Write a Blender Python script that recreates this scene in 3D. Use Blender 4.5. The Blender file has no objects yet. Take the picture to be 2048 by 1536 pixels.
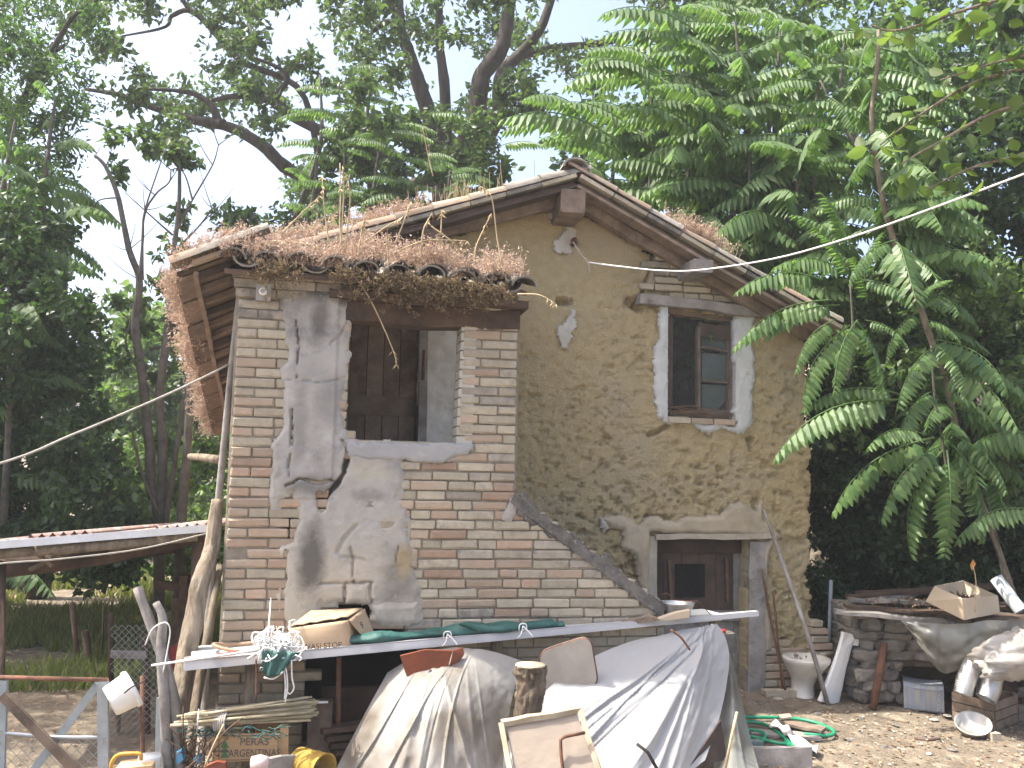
import bpy, math, random
import numpy as np
from mathutils import Vector, Matrix, Quaternion
from math import radians as R, sin, cos, pi
random.seed(7); rng = np.random.default_rng(11)
scene = bpy.context.scene
COL = scene.collection

# ------------------------------------------------------------------ camera
F_PX, YAW, PITCH, ROLL = 1850.0, R(11.0), math.atan(194/1850), 0.020
CAM = Vector((0.0, -7.2, 1.75))
fwd = Vector((sin(YAW)*cos(PITCH), cos(YAW)*cos(PITCH), sin(PITCH)))
r0 = Vector((cos(YAW), -sin(YAW), 0)); u0 = r0.cross(fwd)
rgt = r0*cos(ROLL) + u0*sin(ROLL); upv = -r0*sin(ROLL) + u0*cos(ROLL)
cam_d = bpy.data.cameras.new('camera'); cam = bpy.data.objects.new('camera', cam_d); COL.objects.link(cam)
cam.matrix_world = Matrix(((rgt.x, upv.x, -fwd.x, CAM.x), (rgt.y, upv.y, -fwd.y, CAM.y), (rgt.z, upv.z, -fwd.z, CAM.z), (0, 0, 0, 1)))
cam_d.sensor_width = 36.0; cam_d.lens = 36.0*F_PX/2048.0; cam_d.clip_end = 500; cam_d.clip_start = 0.05
scene.camera = cam

# ------------------------------------------------------------------ light
SUN_DIR = Vector((-0.50, 0.06, 0.86)).normalized()          # towards the sun
world = bpy.data.worlds.new('World'); scene.world = world; world.use_nodes = True
nt = world.node_tree; bg = nt.nodes['Background']
sky = nt.nodes.new('ShaderNodeTexSky'); sky.sky_type = 'NISHITA'; sky.sun_disc = False
sky.sun_elevation = math.asin(SUN_DIR.z); sky.sun_rotation = math.atan2(SUN_DIR.x, SUN_DIR.y)
sky.dust_density = 6.0; sky.air_density = 0.75; sky.ozone_density = 0.3; sky.altitude = 200
nt.links.new(sky.outputs['Color'], bg.inputs['Color']); bg.inputs['Strength'].default_value = 0.15
sd = bpy.data.lights.new('sun', 'SUN'); sd.energy = 3.2; sd.angle = R(0.6); sd.color = (1, 0.95, 0.86)
so = bpy.data.objects.new('sun', sd); COL.objects.link(so); so.rotation_euler = SUN_DIR.to_track_quat('Z', 'Y').to_euler(); so.location = (-10, 0, 20)
vs = scene.view_settings; vs.view_transform = 'Standard'; vs.look = 'None'; vs.gamma = 1; vs.use_curve_mapping = False
vs.exposure = 1.75
scene.cycles.max_bounces = 8; scene.cycles.transparent_max_bounces = 12

# ------------------------------------------------------------------ points measured in the photograph, put at their place
def ray(px, py): return fwd + rgt*((px-1024)/F_PX) + upv*((768-py)/F_PX)
def PD(px, py, d): return CAM + ray(px, py)*d
def PY(px, py, Y):
    d = ray(px, py); return CAM + d*((Y-CAM.y)/d.y)
def PZ(px, py, Z=0.0):
    d = ray(px, py); return CAM + d*((Z-CAM.z)/d.z)

# ------------------------------------------------------------------ noise
_T = np.random.default_rng(5).random((256, 256))
def vn(x, y, s=0):
    x = np.asarray(x, float)+s*17.3; y = np.asarray(y, float)+s*9.7
    xi = np.floor(x).astype(int); yi = np.floor(y).astype(int); fx = x-xi; fy = y-yi
    fx = fx*fx*(3-2*fx); fy = fy*fy*(3-2*fy)
    g = lambda a, b: _T[a & 255, b & 255]
    return (g(xi, yi)*(1-fx)+g(xi+1, yi)*fx)*(1-fy) + (g(xi, yi+1)*(1-fx)+g(xi+1, yi+1)*fx)*fy
def fbm(x, y, s=0, o=4):
    t = 0; a = 1; n = 0
    for k in range(o):
        t = t+a*(vn(np.asarray(x)*2**k, np.asarray(y)*2**k, s+k*3)-.5); n += a; a *= .5
    return t/n*2
def inpoly(x, y, poly):
    r = np.zeros(np.shape(x), bool); n = len(poly)
    for i in range(n):
        x1, y1 = poly[i][:2]; x2, y2 = poly[(i+1) % n][:2]
        if y1 == y2: continue
        c = ((y1 > y) != (y2 > y)) & (x < (x2-x1)*(y-y1)/(y2-y1)+x1)
        r ^= c
    return r
def dline(x, y, pts):
    d = np.full(np.shape(x), 1e9)
    for (x1, y1), (x2, y2) in zip(pts[:-1], pts[1:]):
        dx, dy = x2-x1, y2-y1; L = dx*dx+dy*dy+1e-12
        t = np.clip(((x-x1)*dx+(y-y1)*dy)/L, 0, 1)
        d = np.minimum(d, np.hypot(x-(x1+t*dx), y-(y1+t*dy)))
    return d

# ------------------------------------------------------------------ materials
MATS = {}
def mat(name, c1, c2=None, scale=8, rough=.85, bump=.3, bscale=None, metal=0, rand=0.0, c3=None, s3=2.0, t3=(.5, .65), island=0.0, stretch=None, spec=.3, bdist=.01, emit=None):
    if name in MATS: return MATS[name]
    m = bpy.data.materials.new(name); m.use_nodes = True; MATS[name] = m
    n = m.node_tree; N = n.nodes; L = n.links; b = N['Principled BSDF']
    b.inputs['Roughness'].default_value = rough; b.inputs['Metallic'].default_value = metal
    b.inputs['Specular IOR Level'].default_value = spec
    tc = N.new('ShaderNodeTexCoord'); src = tc.outputs['Object']
    oi = N.new('ShaderNodeObjectInfo')
    va = N.new('ShaderNodeVectorMath'); va.operation = 'ADD'
    cm = N.new('ShaderNodeVectorMath'); cm.operation = 'SCALE'; cm.inputs[0].default_value = (37, 51, 23); L.new(oi.outputs['Random'], cm.inputs['Scale'])
    L.new(src, va.inputs[0]); L.new(cm.outputs[0], va.inputs[1]); src = va.outputs[0]
    if stretch:
        mp = N.new('ShaderNodeMapping'); mp.inputs['Scale'].default_value = stretch; L.new(src, mp.inputs['Vector']); src = mp.outputs[0]
    nz = N.new('ShaderNodeTexNoise'); nz.inputs['Scale'].default_value = scale; nz.inputs['Detail'].default_value = 6; nz.inputs['Roughness'].default_value = .65
    L.new(src, nz.inputs['Vector'])
    c2 = c2 or tuple(x*.65 for x in c1)
    rp = N.new('ShaderNodeValToRGB'); rp.color_ramp.elements[0].position = .32; rp.color_ramp.elements[1].position = .68
    rp.color_ramp.elements[0].color = (*c2, 1); rp.color_ramp.elements[1].color = (*c1, 1)
    L.new(nz.outputs['Fac'], rp.inputs['Fac']); out = rp.outputs['Color']
    if c3:
        n3 = N.new('ShaderNodeTexNoise'); n3.inputs['Scale'].default_value = s3; n3.inputs['Detail'].default_value = 8; n3.inputs['Roughness'].default_value = .7
        L.new(src, n3.inputs['Vector'])
        r3 = N.new('ShaderNodeValToRGB'); r3.color_ramp.elements[0].position = t3[0]; r3.color_ramp.elements[1].position = t3[1]
        L.new(n3.outputs['Fac'], r3.inputs['Fac'])
        mx = N.new('ShaderNodeMix'); mx.data_type = 'RGBA'; L.new(r3.outputs['Color'], mx.inputs['Factor']); L.new(out, mx.inputs['A']); mx.inputs['B'].default_value = (*c3, 1); out = mx.outputs['Result']
    if rand or island:
        ma = N.new('ShaderNodeMath'); ma.operation = 'MULTIPLY_ADD'; k = rand or island
        ma.inputs[1].default_value = 2*k; ma.inputs[2].default_value = 1-k
        if island:
            g = N.new('ShaderNodeNewGeometry'); L.new(g.outputs['Random Per Island'], ma.inputs[0])
        else: L.new(oi.outputs['Random'], ma.inputs[0])
        sc = N.new('ShaderNodeVectorMath'); sc.operation = 'SCALE'; L.new(out, sc.inputs[0]); L.new(ma.outputs[0], sc.inputs['Scale']); out = sc.outputs[0]
    L.new(out, b.inputs['Base Color'])
    if bump:
        nb = N.new('ShaderNodeTexNoise'); nb.inputs['Scale'].default_value = bscale or scale*3; nb.inputs['Detail'].default_value = 8; nb.inputs['Roughness'].default_value = .7
        L.new(src, nb.inputs['Vector'])
        bp = N.new('ShaderNodeBump'); bp.inputs['Strength'].default_value = bump; bp.inputs['Distance'].default_value = bdist
        L.new(nb.outputs['Fac'], bp.inputs['Height']); L.new(bp.outputs['Normal'], b.inputs['Normal'])
    return m
def stain(m, spots, blend=None):
    """marks with their own outline on one surface: (x, z, rx, rz, colour, strength) in world metres; blend = (z0, z1, colour) for a different mix lower down"""
    n = m.node_tree; N = n.nodes; L = n.links; b = N['Principled BSDF']; out = b.inputs['Base Color'].links[0].from_socket
    g = N.new('ShaderNodeNewGeometry'); nz = N.new('ShaderNodeTexNoise'); nz.inputs['Scale'].default_value = 9; nz.inputs['Detail'].default_value = 9; nz.inputs['Roughness'].default_value = .75
    L.new(g.outputs['Position'], nz.inputs['Vector'])
    for (x, z, rx, rz, col, stg) in ([(0, blend[0], 50, blend[1], blend[2], 1)] if blend else [])+list(spots):
        s = N.new('ShaderNodeVectorMath'); s.operation = 'SUBTRACT'; L.new(g.outputs['Position'], s.inputs[0]); s.inputs[1].default_value = (x, 0, z)
        d = N.new('ShaderNodeVectorMath'); d.operation = 'MULTIPLY'; L.new(s.outputs[0], d.inputs[0]); d.inputs[1].default_value = (1/rx, 0, 1/rz)
        l = N.new('ShaderNodeVectorMath'); l.operation = 'LENGTH'; L.new(d.outputs[0], l.inputs[0])
        a = N.new('ShaderNodeMath'); a.operation = 'MULTIPLY_ADD'; L.new(nz.outputs['Fac'], a.inputs[0]); a.inputs[1].default_value = -1.6; L.new(l.outputs['Value'], a.inputs[2])
        r = N.new('ShaderNodeMapRange'); L.new(a.outputs[0], r.inputs['Value']); r.inputs['From Min'].default_value = .45; r.inputs['From Max'].default_value = -.35; r.inputs['To Min'].default_value = 0; r.inputs['To Max'].default_value = stg
        x_ = N.new('ShaderNodeMix'); x_.data_type = 'RGBA'; L.new(r.outputs['Result'], x_.inputs['Factor']); L.new(out, x_.inputs['A']); x_.inputs['B'].default_value = (*col, 1); out = x_.outputs['Result']
    L.new(out, b.inputs['Base Color'])
def leafmat(name, c1, c2, trans=.4, var=.45, rough=.45, tint=(1.5, 1.7, .8)):
    m = bpy.data.materials.new(name); m.use_nodes = True; N = m.node_tree.nodes; L = m.node_tree.links
    b = N['Principled BSDF']; b.inputs['Roughness'].default_value = rough; b.inputs['Specular IOR Level'].default_value = .35
    g = N.new('ShaderNodeNewGeometry'); rp = N.new('ShaderNodeMix'); rp.data_type = 'RGBA'
    L.new(g.outputs['Random Per Island'], rp.inputs['Factor']); rp.inputs['A'].default_value = (*c2, 1); rp.inputs['B'].default_value = (*c1, 1)
    tc = N.new('ShaderNodeTexCoord'); nz = N.new('ShaderNodeTexNoise'); nz.inputs['Scale'].default_value = .9; nz.inputs['Detail'].default_value = 3
    L.new(tc.outputs['Object'], nz.inputs['Vector'])
    ma = N.new('ShaderNodeMath'); ma.operation = 'MULTIPLY_ADD'; ma.inputs[1].default_value = 2*var; ma.inputs[2].default_value = 1-var; L.new(nz.outputs['Fac'], ma.inputs[0])
    sc = N.new('ShaderNodeVectorMath'); sc.operation = 'SCALE'; L.new(rp.outputs['Result'], sc.inputs[0]); L.new(ma.outputs[0], sc.inputs['Scale'])
    L.new(sc.outputs[0], b.inputs['Base Color'])
    t = N.new('ShaderNodeBsdfTranslucent'); s2 = N.new('ShaderNodeVectorMath'); s2.operation = 'MULTIPLY'; s2.inputs[1].default_value = tint
    L.new(sc.outputs[0], s2.inputs[0]); L.new(s2.outputs[0], t.inputs['Color'])
    mx = N.new('ShaderNodeMixShader'); mx.inputs[0].default_value = trans; L.new(b.outputs[0], mx.inputs[1]); L.new(t.outputs[0], mx.inputs[2])
    L.new(mx.outputs[0], N['Material Output'].inputs['Surface'])
    return m
def sheetmat(name, col, clear=.2, trans=.35, rough=.3, dirt=None, dscale=3):
    m = bpy.data.materials.new(name); m.use_nodes = True; N = m.node_tree.nodes; L = m.node_tree.links
    b = N['Principled BSDF']; b.inputs['Roughness'].default_value = rough; b.inputs['Specular IOR Level'].default_value = .5; b.inputs['Base Color'].default_value = (*col, 1)
    t = N.new('ShaderNodeBsdfTranslucent'); t.inputs['Color'].default_value = (*col, 1)
    tc = N.new('ShaderNodeTexCoord'); nz = N.new('ShaderNodeTexNoise'); nz.inputs['Scale'].default_value = dscale; nz.inputs['Detail'].default_value = 8; L.new(tc.outputs['Object'], nz.inputs['Vector'])
    if dirt:
        rp = N.new('ShaderNodeValToRGB'); rp.color_ramp.elements[0].position = .42; rp.color_ramp.elements[1].position = .62; rp.color_ramp.elements[0].color = (*col, 1); rp.color_ramp.elements[1].color = (*dirt, 1)
        L.new(nz.outputs['Fac'], rp.inputs['Fac']); L.new(rp.outputs['Color'], b.inputs['Base Color']); L.new(rp.outputs['Color'], t.inputs['Color'])
    n2 = N.new('ShaderNodeTexNoise'); n2.inputs['Scale'].default_value = 14; n2.inputs['Detail'].default_value = 5; L.new(tc.outputs['Object'], n2.inputs['Vector'])
    bp = N.new('ShaderNodeBump'); bp.inputs['Strength'].default_value = .35; bp.inputs['Distance'].default_value = .02; L.new(n2.outputs['Fac'], bp.inputs['Height']); L.new(bp.outputs['Normal'], b.inputs['Normal'])
    mx = N.new('ShaderNodeMixShader'); mx.inputs[0].default_value = trans; L.new(b.outputs[0], mx.inputs[1]); L.new(t.outputs[0], mx.inputs[2])
    tr = N.new('ShaderNodeBsdfTransparent'); m2 = N.new('ShaderNodeMixShader'); m2.inputs[0].default_value = clear; L.new(mx.outputs[0], m2.inputs[1]); L.new(tr.outputs[0], m2.inputs[2])
    L.new(m2.outputs[0], N['Material Output'].inputs['Surface'])
    return m
def glassmat(name, col=(.05, .07, .065), clear=.35):
    m = bpy.data.materials.new(name); m.use_nodes = True; N = m.node_tree.nodes; L = m.node_tree.links
    b = N['Principled BSDF']; b.inputs['Base Color'].default_value = (*col, 1); b.inputs['Roughness'].default_value = .15; b.inputs['Specular IOR Level'].default_value = .5
    tr = N.new('ShaderNodeBsdfTransparent'); m2 = N.new('ShaderNodeMixShader'); m2.inputs[0].default_value = clear; L.new(b.outputs[0], m2.inputs[1]); L.new(tr.outputs[0], m2.inputs[2])
    L.new(m2.outputs[0], N['Material Output'].inputs['Surface']); return m

BR = {'cream': mat('brick_cream', (.45, .40, .305), (.35, .305, .225), 14, .92, .8, 60, rand=.16, c3=(.20, .175, .145), s3=5, t3=(.54, .74)),
      'pink': mat('brick_pink', (.435, .33, .24), (.35, .26, .185), 14, .92, .8, 60, rand=.16, c3=(.37, .32, .25), s3=5, t3=(.45, .68)),
      'red': mat('brick_red', (.41, .29, .205), (.33, .225, .155), 16, .92, .8, 55, rand=.18, c3=(.36, .29, .22), s3=6, t3=(.5, .7)),
      'grey': mat('brick_grey', (.36, .32, .26), (.23, .205, .165), 12, .95, .5, 60, rand=.2, c3=(.09, .085, .08), s3=5, t3=(.5, .7))}
def grime(m):
    """broad weathering that runs over many bricks"""
    n = m.node_tree; N = n.nodes; L = n.links; b = N['Principled BSDF']; out = b.inputs['Base Color'].links[0].from_socket
    g = N.new('ShaderNodeNewGeometry'); nz = N.new('ShaderNodeTexNoise'); nz.inputs['Scale'].default_value = 2.6; nz.inputs['Detail'].default_value = 9; nz.inputs['Roughness'].default_value = .7; L.new(g.outputs['Position'], nz.inputs['Vector'])
    r = N.new('ShaderNodeMapRange'); L.new(nz.outputs['Fac'], r.inputs['Value']); r.inputs['From Min'].default_value = .42; r.inputs['From Max'].default_value = .7; r.inputs['To Max'].default_value = .45
    x = N.new('ShaderNodeMix'); x.data_type = 'RGBA'; L.new(r.outputs['Result'], x.inputs['Factor']); L.new(out, x.inputs['A']); x.inputs['B'].default_value = (.33, .275, .21, 1); L.new(x.outputs['Result'], b.inputs['Base Color'])
for m_ in BR.values(): grime(m_)
M_mortar = mat('mortar', (.28, .245, .19), (.165, .145, .11), 18, .95, .7, 70)
M_mud = mat('mud', (.53, .435, .25), (.42, .335, .185), 14, .97, 1.0, 60, c3=(.46, .385, .25), s3=1.6, bdist=.03)
M_lime = mat('lime_plaster', (.47, .455, .41), (.37, .345, .29), 9, .9, .4, 40, c3=(.36, .29, .19), s3=5, t3=(.55, .7))
M_render = mat('cement_render', (.39, .375, .35), (.29, .275, .255), 4, .93, .5, 45, c3=(.17, .16, .155), s3=3.2, t3=(.52, .72))
M_rlow = mat('tan_render', (.40, .365, .305), (.30, .265, .21), 6, .93, .5, 45, c3=(.13, .12, .10), s3=3.0, t3=(.54, .72))
M_ochre = mat('tan_plaster', (.40, .345, .255), (.33, .28, .20), 4, .93, .35, 40, c3=(.28, .24, .18), s3=3)
M_wood = mat('weathered_wood', (.26, .20, .15), (.13, .095, .07), 6, .9, .8, 34, rand=.2, c3=(.09, .07, .055), s3=4, t3=(.52, .72))
M_wgrey = mat('grey_wood', (.30, .28, .26), (.15, .135, .12), 6, .9, .6, 26, c3=(.1, .08, .06), s3=7, t3=(.55, .75), rand=.15)
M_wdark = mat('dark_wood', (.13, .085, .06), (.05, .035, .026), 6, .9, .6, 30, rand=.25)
M_wred = mat('redbrown_wood', (.092, .064, .05), (.045, .034, .028), 5, .85, .5, 30, rand=.2)
M_wpale = mat('pale_wood', (.44, .37, .27), (.28, .225, .155), 8, .85, .4, 30, rand=.15)
M_tile = mat('terracotta', (.34, .235, .165), (.20, .135, .095), 7, .92, .5, 45, rand=.35, c3=(.21, .20, .16), s3=6, t3=(.45, .65))
M_tilegrey = mat('lichen_tile', (.33, .30, .25), (.15, .135, .12), 10, .95, .6, 45, rand=.3, c3=(.42, .41, .36), s3=14, t3=(.6, .72))
M_bark = mat('bark', (.10, .085, .07), (.035, .03, .025), 7, .95, 1.0, 20, stretch=(1, 1, .3), bdist=.03)
M_barkpale = mat('pale_bark', (.36, .30, .225), (.13, .10, .07), 16, .9, 1.0, 40, stretch=(1, 1, .22), bdist=.03, rand=.15)
M_black = mat('void_shade', (.02, .018, .016), (.008, .008, .008), 5, .95, .2)  # near black, puts the darkness of the hearth and hatch into the colour
M_stone = mat('stone', (.255, .232, .20), (.13, .118, .10), 8, .95, .8, 40, rand=.25, c3=(.10, .095, .085), s3=6, t3=(.56, .72), bdist=.02)
M_coping = mat('mossy_coping', (.20, .185, .165), (.07, .067, .06), 12, .97, .9, 50, c3=(.38, .37, .33), s3=26, t3=(.62, .7), bdist=.02)
M_iron = mat('rusty_iron', (.21, .10, .06), (.09, .05, .035), 16, .8, .4, 60, rand=.2)
M_galv = mat('galvanised', (.42, .44, .46), (.30, .32, .34), 9, .45, .1, 40, metal=.6)
M_alu = mat('aluminium', (.62, .62, .61), (.48, .48, .47), 12, .38, .12, 50, metal=.75)
M_white = mat('white_enamel', (.80, .80, .78), (.74, .74, .71), 3, .28, 0, spec=.5)
M_whiteplastic = mat('white_plastic', (.76, .76, .74), (.66, .66, .63), 3, .4, 0, c3=(.5, .48, .43), s3=6, t3=(.6, .8), spec=.45)
M_card = mat('cardboard', (.47, .345, .225), (.40, .285, .18), 4, .88, .15, 60, rand=.08)
M_cardpale = mat('pale_cardboard', (.52, .43, .32), (.44, .36, .26), 4, .88, .15, 60)
M_rope = mat('white_rope', (.74, .74, .73), (.60, .60, .58), 30, .8, .2)
M_cord = mat('dull_cord', (.46, .43, .38), (.33, .3, .25), 30, .8, .2)
M_tarp = mat('green_tarp', (.035, .13, .11), (.016, .065, .055), 9, .42, .5, 25, spec=.5, bdist=.02)
M_orange = mat('orange_plastic', (.22, .06, .027), (.13, .038, .02), 6, .5, .1, spec=.4)  # orange darkened, the deep shadow on the bin is put into the colour
M_hose = mat('green_hose', (.02, .29, .15), (.015, .21, .10), 8, .4, 0, spec=.5)
M_ink = mat('black_ink', (.05, .045, .04), (.03, .027, .025), 20, .8, 0)
M_inkgrey = mat('grey_ink', (.12, .12, .115), (.09, .09, .085), 20, .8, 0)
M_red = mat('red_paint', (.45, .05, .04), (.33, .04, .03), 20, .6, 0)
M_canvas = mat('beige_padding', (.42, .38, .33), (.33, .29, .245), 6, .8, .2, 40)
M_straw = mat('dry_straw', (.52, .42, .26), (.36, .27, .15), 12, .8, 0, rand=.15)
M_cane = mat('dry_cane', (.50, .44, .30), (.26, .21, .13), 9, .6, .1, rand=.3)
M_blue = mat('blue_plastic', (.12, .36, .55), (.09, .28, .45), 8, .5, 0)
M_yellow = mat('yellow_plastic', (.62, .33, .05), (.5, .25, .04), 8, .45, 0)
M_bluetin = mat('blue_grey_tin', (.30, .33, .37), (.21, .235, .27), 6, .55, .2, 30, metal=.3, c3=(.36, .34, .30), s3=4, stretch=(6, 6, .6))

# ------------------------------------------------------------------ objects
ORG = {}
def org(o): return ORG.get(o.name, Vector((0, 0, 0))) if o else Vector((0, 0, 0))
def tag(o, label=None, cat=None, group=None, kind=None):
    if label: o['label'] = label
    if cat: o['category'] = cat
    if group: o['group'] = group
    if kind: o['kind'] = kind
    return o
def link(o, parent, loc):
    COL.objects.link(o); o.parent = parent; o.location = Vector(loc)-org(parent); ORG[o.name] = Vector(loc); return o
def thing(name, label, cat, loc=(0, 0, 0), group=None):
    o = bpy.data.objects.new(name, None); o.empty_display_size = .1
    link(o, None, loc); return tag(o, label, cat, group)
def np_obj(name, V, F, m, parent=None, kind=None, smooth=False, recentre=True):
    V = np.asarray(V, np.float32); F = np.asarray(F, np.int32); k = F.shape[1]
    c = (V.min(0)+V.max(0))/2 if recentre else np.zeros(3, np.float32)
    me = bpy.data.meshes.new(name); me.vertices.add(len(V)); me.vertices.foreach_set('co', (V-c).astype(np.float32).ravel())
    me.loops.add(F.size); me.loops.foreach_set('vertex_index', F.ravel())
    me.polygons.add(len(F)); me.polygons.foreach_set('loop_start', np.arange(0, F.size, k, dtype=np.int32))
    try: me.polygons.foreach_set('loop_total', np.full(len(F), k, np.int32))
    except Exception: pass
    if smooth: me.polygons.foreach_set('use_smooth', np.ones(len(F), bool))
    me.update(calc_edges=True); me.materials.append(m)
    o = bpy.data.objects.new(name, me); link(o, parent, c.tolist() if recentre else (0, 0, 0)); return tag(o, kind=kind)
class MB:
    def __init__(s): s.v = []; s.f = []; s.sm = []
    def add(s, vs, fs, smooth=False):
        b = len(s.v); s.v += [Vector(v) for v in vs]; s.f += [[b+i for i in f] for f in fs]; s.sm += [smooth]*len(fs); return s
    def hexa(s, p):     # 8 corners: bottom 4 loop, top 4 loop
        return s.add(p, [(3, 2, 1, 0), (4, 5, 6, 7), (0, 1, 5, 4), (1, 2, 6, 5), (2, 3, 7, 6), (3, 0, 4, 7)])
    def box(s, a, b):
        (x0, y0, z0), (x1, y1, z1) = a, b
        return s.hexa([(x0, y0, z0), (x1, y0, z0), (x1, y1, z0), (x0, y1, z0), (x0, y0, z1), (x1, y0, z1), (x1, y1, z1), (x0, y1, z1)])
    def bar(s, p0, p1, w, h, up=(0, 0, 1), jit=0):
        p0 = Vector(p0); p1 = Vector(p1); d = (p1-p0).normalized(); up = Vector(up)
        a = d.cross(up)
        if a.length < 1e-3: a = d.cross(Vector((1, 0, 0)))
        a.normalize(); b = a.cross(d).normalized()
        j = lambda: Vector((random.uniform(-jit, jit), random.uniform(-jit, jit), random.uniform(-jit, jit)))
        q = []
        for p in (p0, p1): q += [p-a*w/2-b*h/2+j(), p+a*w/2-b*h/2+j(), p+a*w/2+b*h/2+j(), p-a*w/2+b*h/2+j()]
        return s.add(q, [(3, 2, 1, 0), (4, 5, 6, 7), (0, 1, 5, 4), (1, 2, 6, 5), (2, 3, 7, 6), (3, 0, 4, 7)])
    def tube(s, pts, rad, seg=8, jit=0, cap=True, smooth=True, ridge=0):
        pts = [Vector(p) for p in pts]; n = len(pts)
        rad = [rad]*n if not hasattr(rad, '__len__') else list(rad)
        if len(rad) != n: rad = list(np.interp(np.linspace(0, 1, n), np.linspace(0, 1, len(rad)), rad))
        b = len(s.v); prev = None
        for i, p in enumerate(pts):
            d = (pts[min(i+1, n-1)]-pts[max(i-1, 0)])
            if d.length < 1e-9: d = Vector((0, 0, 1))
            d.normalize()
            if prev is None:
                a = d.cross(Vector((0, 0, 1)) if abs(d.z) < .9 else Vector((1, 0, 0)))
            else: a = prev-d*prev.dot(d)
            if a.length < 1e-6: a = d.orthogonal()
            a.normalize(); prev = a; c = d.cross(a)
            for k in range(seg):
                t = 2*pi*k/seg; r = rad[i]*(1+random.uniform(-jit, jit)+(ridge*float(fbm(k*.9+7, i*.22+len(pts), 17, 3)+.9*vn(k*1.7, i*.12, 5)-.45) if ridge else 0)); s.v.append(p+(a*cos(t)+c*sin(t))*r)
        for i in range(n-1):
            for k in range(seg):
                k2 = (k+1) % seg; s.f.append([b+i*seg+k, b+i*seg+k2, b+(i+1)*seg+k2, b+(i+1)*seg+k]); s.sm.append(smooth)
        if cap:
            s.f.append([b+k for k in range(seg)][::-1]); s.sm.append(False); s.f.append([b+(n-1)*seg+k for k in range(seg)]); s.sm.append(False)
        return s
    def lathe(s, prof, c, seg=20, M=None, smooth=True, sx=1, sy=1, arc=1.0):
        M = M or Matrix.Identity(3); c = Vector(c); b = len(s.v); n = len(prof); full = arc >= .999
        ns = seg if full else seg+1
        for (r, z) in prof:
            for k in range(ns):
                t = 2*pi*arc*k/seg; s.v.append(c+M@Vector((r*cos(t)*sx, r*sin(t)*sy, z)))
        for i in range(n-1):
            for k in range(seg):
                k2 = (k+1) % seg if full else k+1
                s.f.append([b+i*ns+k, b+i*ns+k2, b+(i+1)*ns+k2, b+(i+1)*ns+k]); s.sm.append(smooth)
        return s
    def prism(s, poly, off):
        n = len(poly); poly = [Vector(p) for p in poly]; off = Vector(off)
        return s.add(poly+[p+off for p in poly], [list(range(n))[::-1], list(range(n, 2*n))]+[(i, (i+1) % n, n+(i+1) % n, n+i) for i in range(n)])
    def grid(s, P, smooth=True, thick=None):
        h = len(P); w = len(P[0]); b = len(s.v)
        for row in P: s.v += [Vector(p) for p in row]
        for i in range(h-1):
            for j in range(w-1): s.f.append([b+i*w+j, b+i*w+j+1, b+(i+1)*w+j+1, b+(i+1)*w+j]); s.sm.append(smooth)
        return s
    def build(s, name, m, parent=None, kind=None, label=None, cat=None, group=None):
        V = s.v; lo = Vector([min(v[i] for v in V) for i in range(3)]); hi = Vector([max(v[i] for v in V) for i in range(3)]); c = (lo+hi)/2
        me = bpy.data.meshes.new(name); me.from_pydata([(v-c)[:] for v in V], [], s.f); me.polygons.foreach_set('use_smooth', s.sm); me.update(); me.materials.append(m)
        o = bpy.data.objects.new(name, me); link(o, parent, c); return tag(o, label, cat, group, kind)
def inst(name, me, loc, parent=None, rot=(0, 0, 0), scale=(1, 1, 1)):
    o = bpy.data.objects.new(name, me); link(o, parent, loc); o.rotation_euler = rot; o.scale = scale; return o
def curve_pts(pts, n=24):     # Catmull-Rom through points
    pts = [Vector(p) for p in pts]; P = [pts[0]*2-pts[1]]+pts+[pts[-1]*2-pts[-2]]; out = []
    m = len(pts)-1
    for k in range(n+1):
        t = k/n*m; i = min(int(t), m-1); u = t-i; a, b, c, d = P[i:i+4]
        out.append(.5*((2*b)+(c-a)*u+(2*a-5*b+4*c-d)*u*u+(3*b-a-3*c+d)*u**3))
    return out
def solidify(o, t):
    md = o.modifiers.new('thickness', 'SOLIDIFY'); md.thickness = t; md.offset = 0; return o

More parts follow.
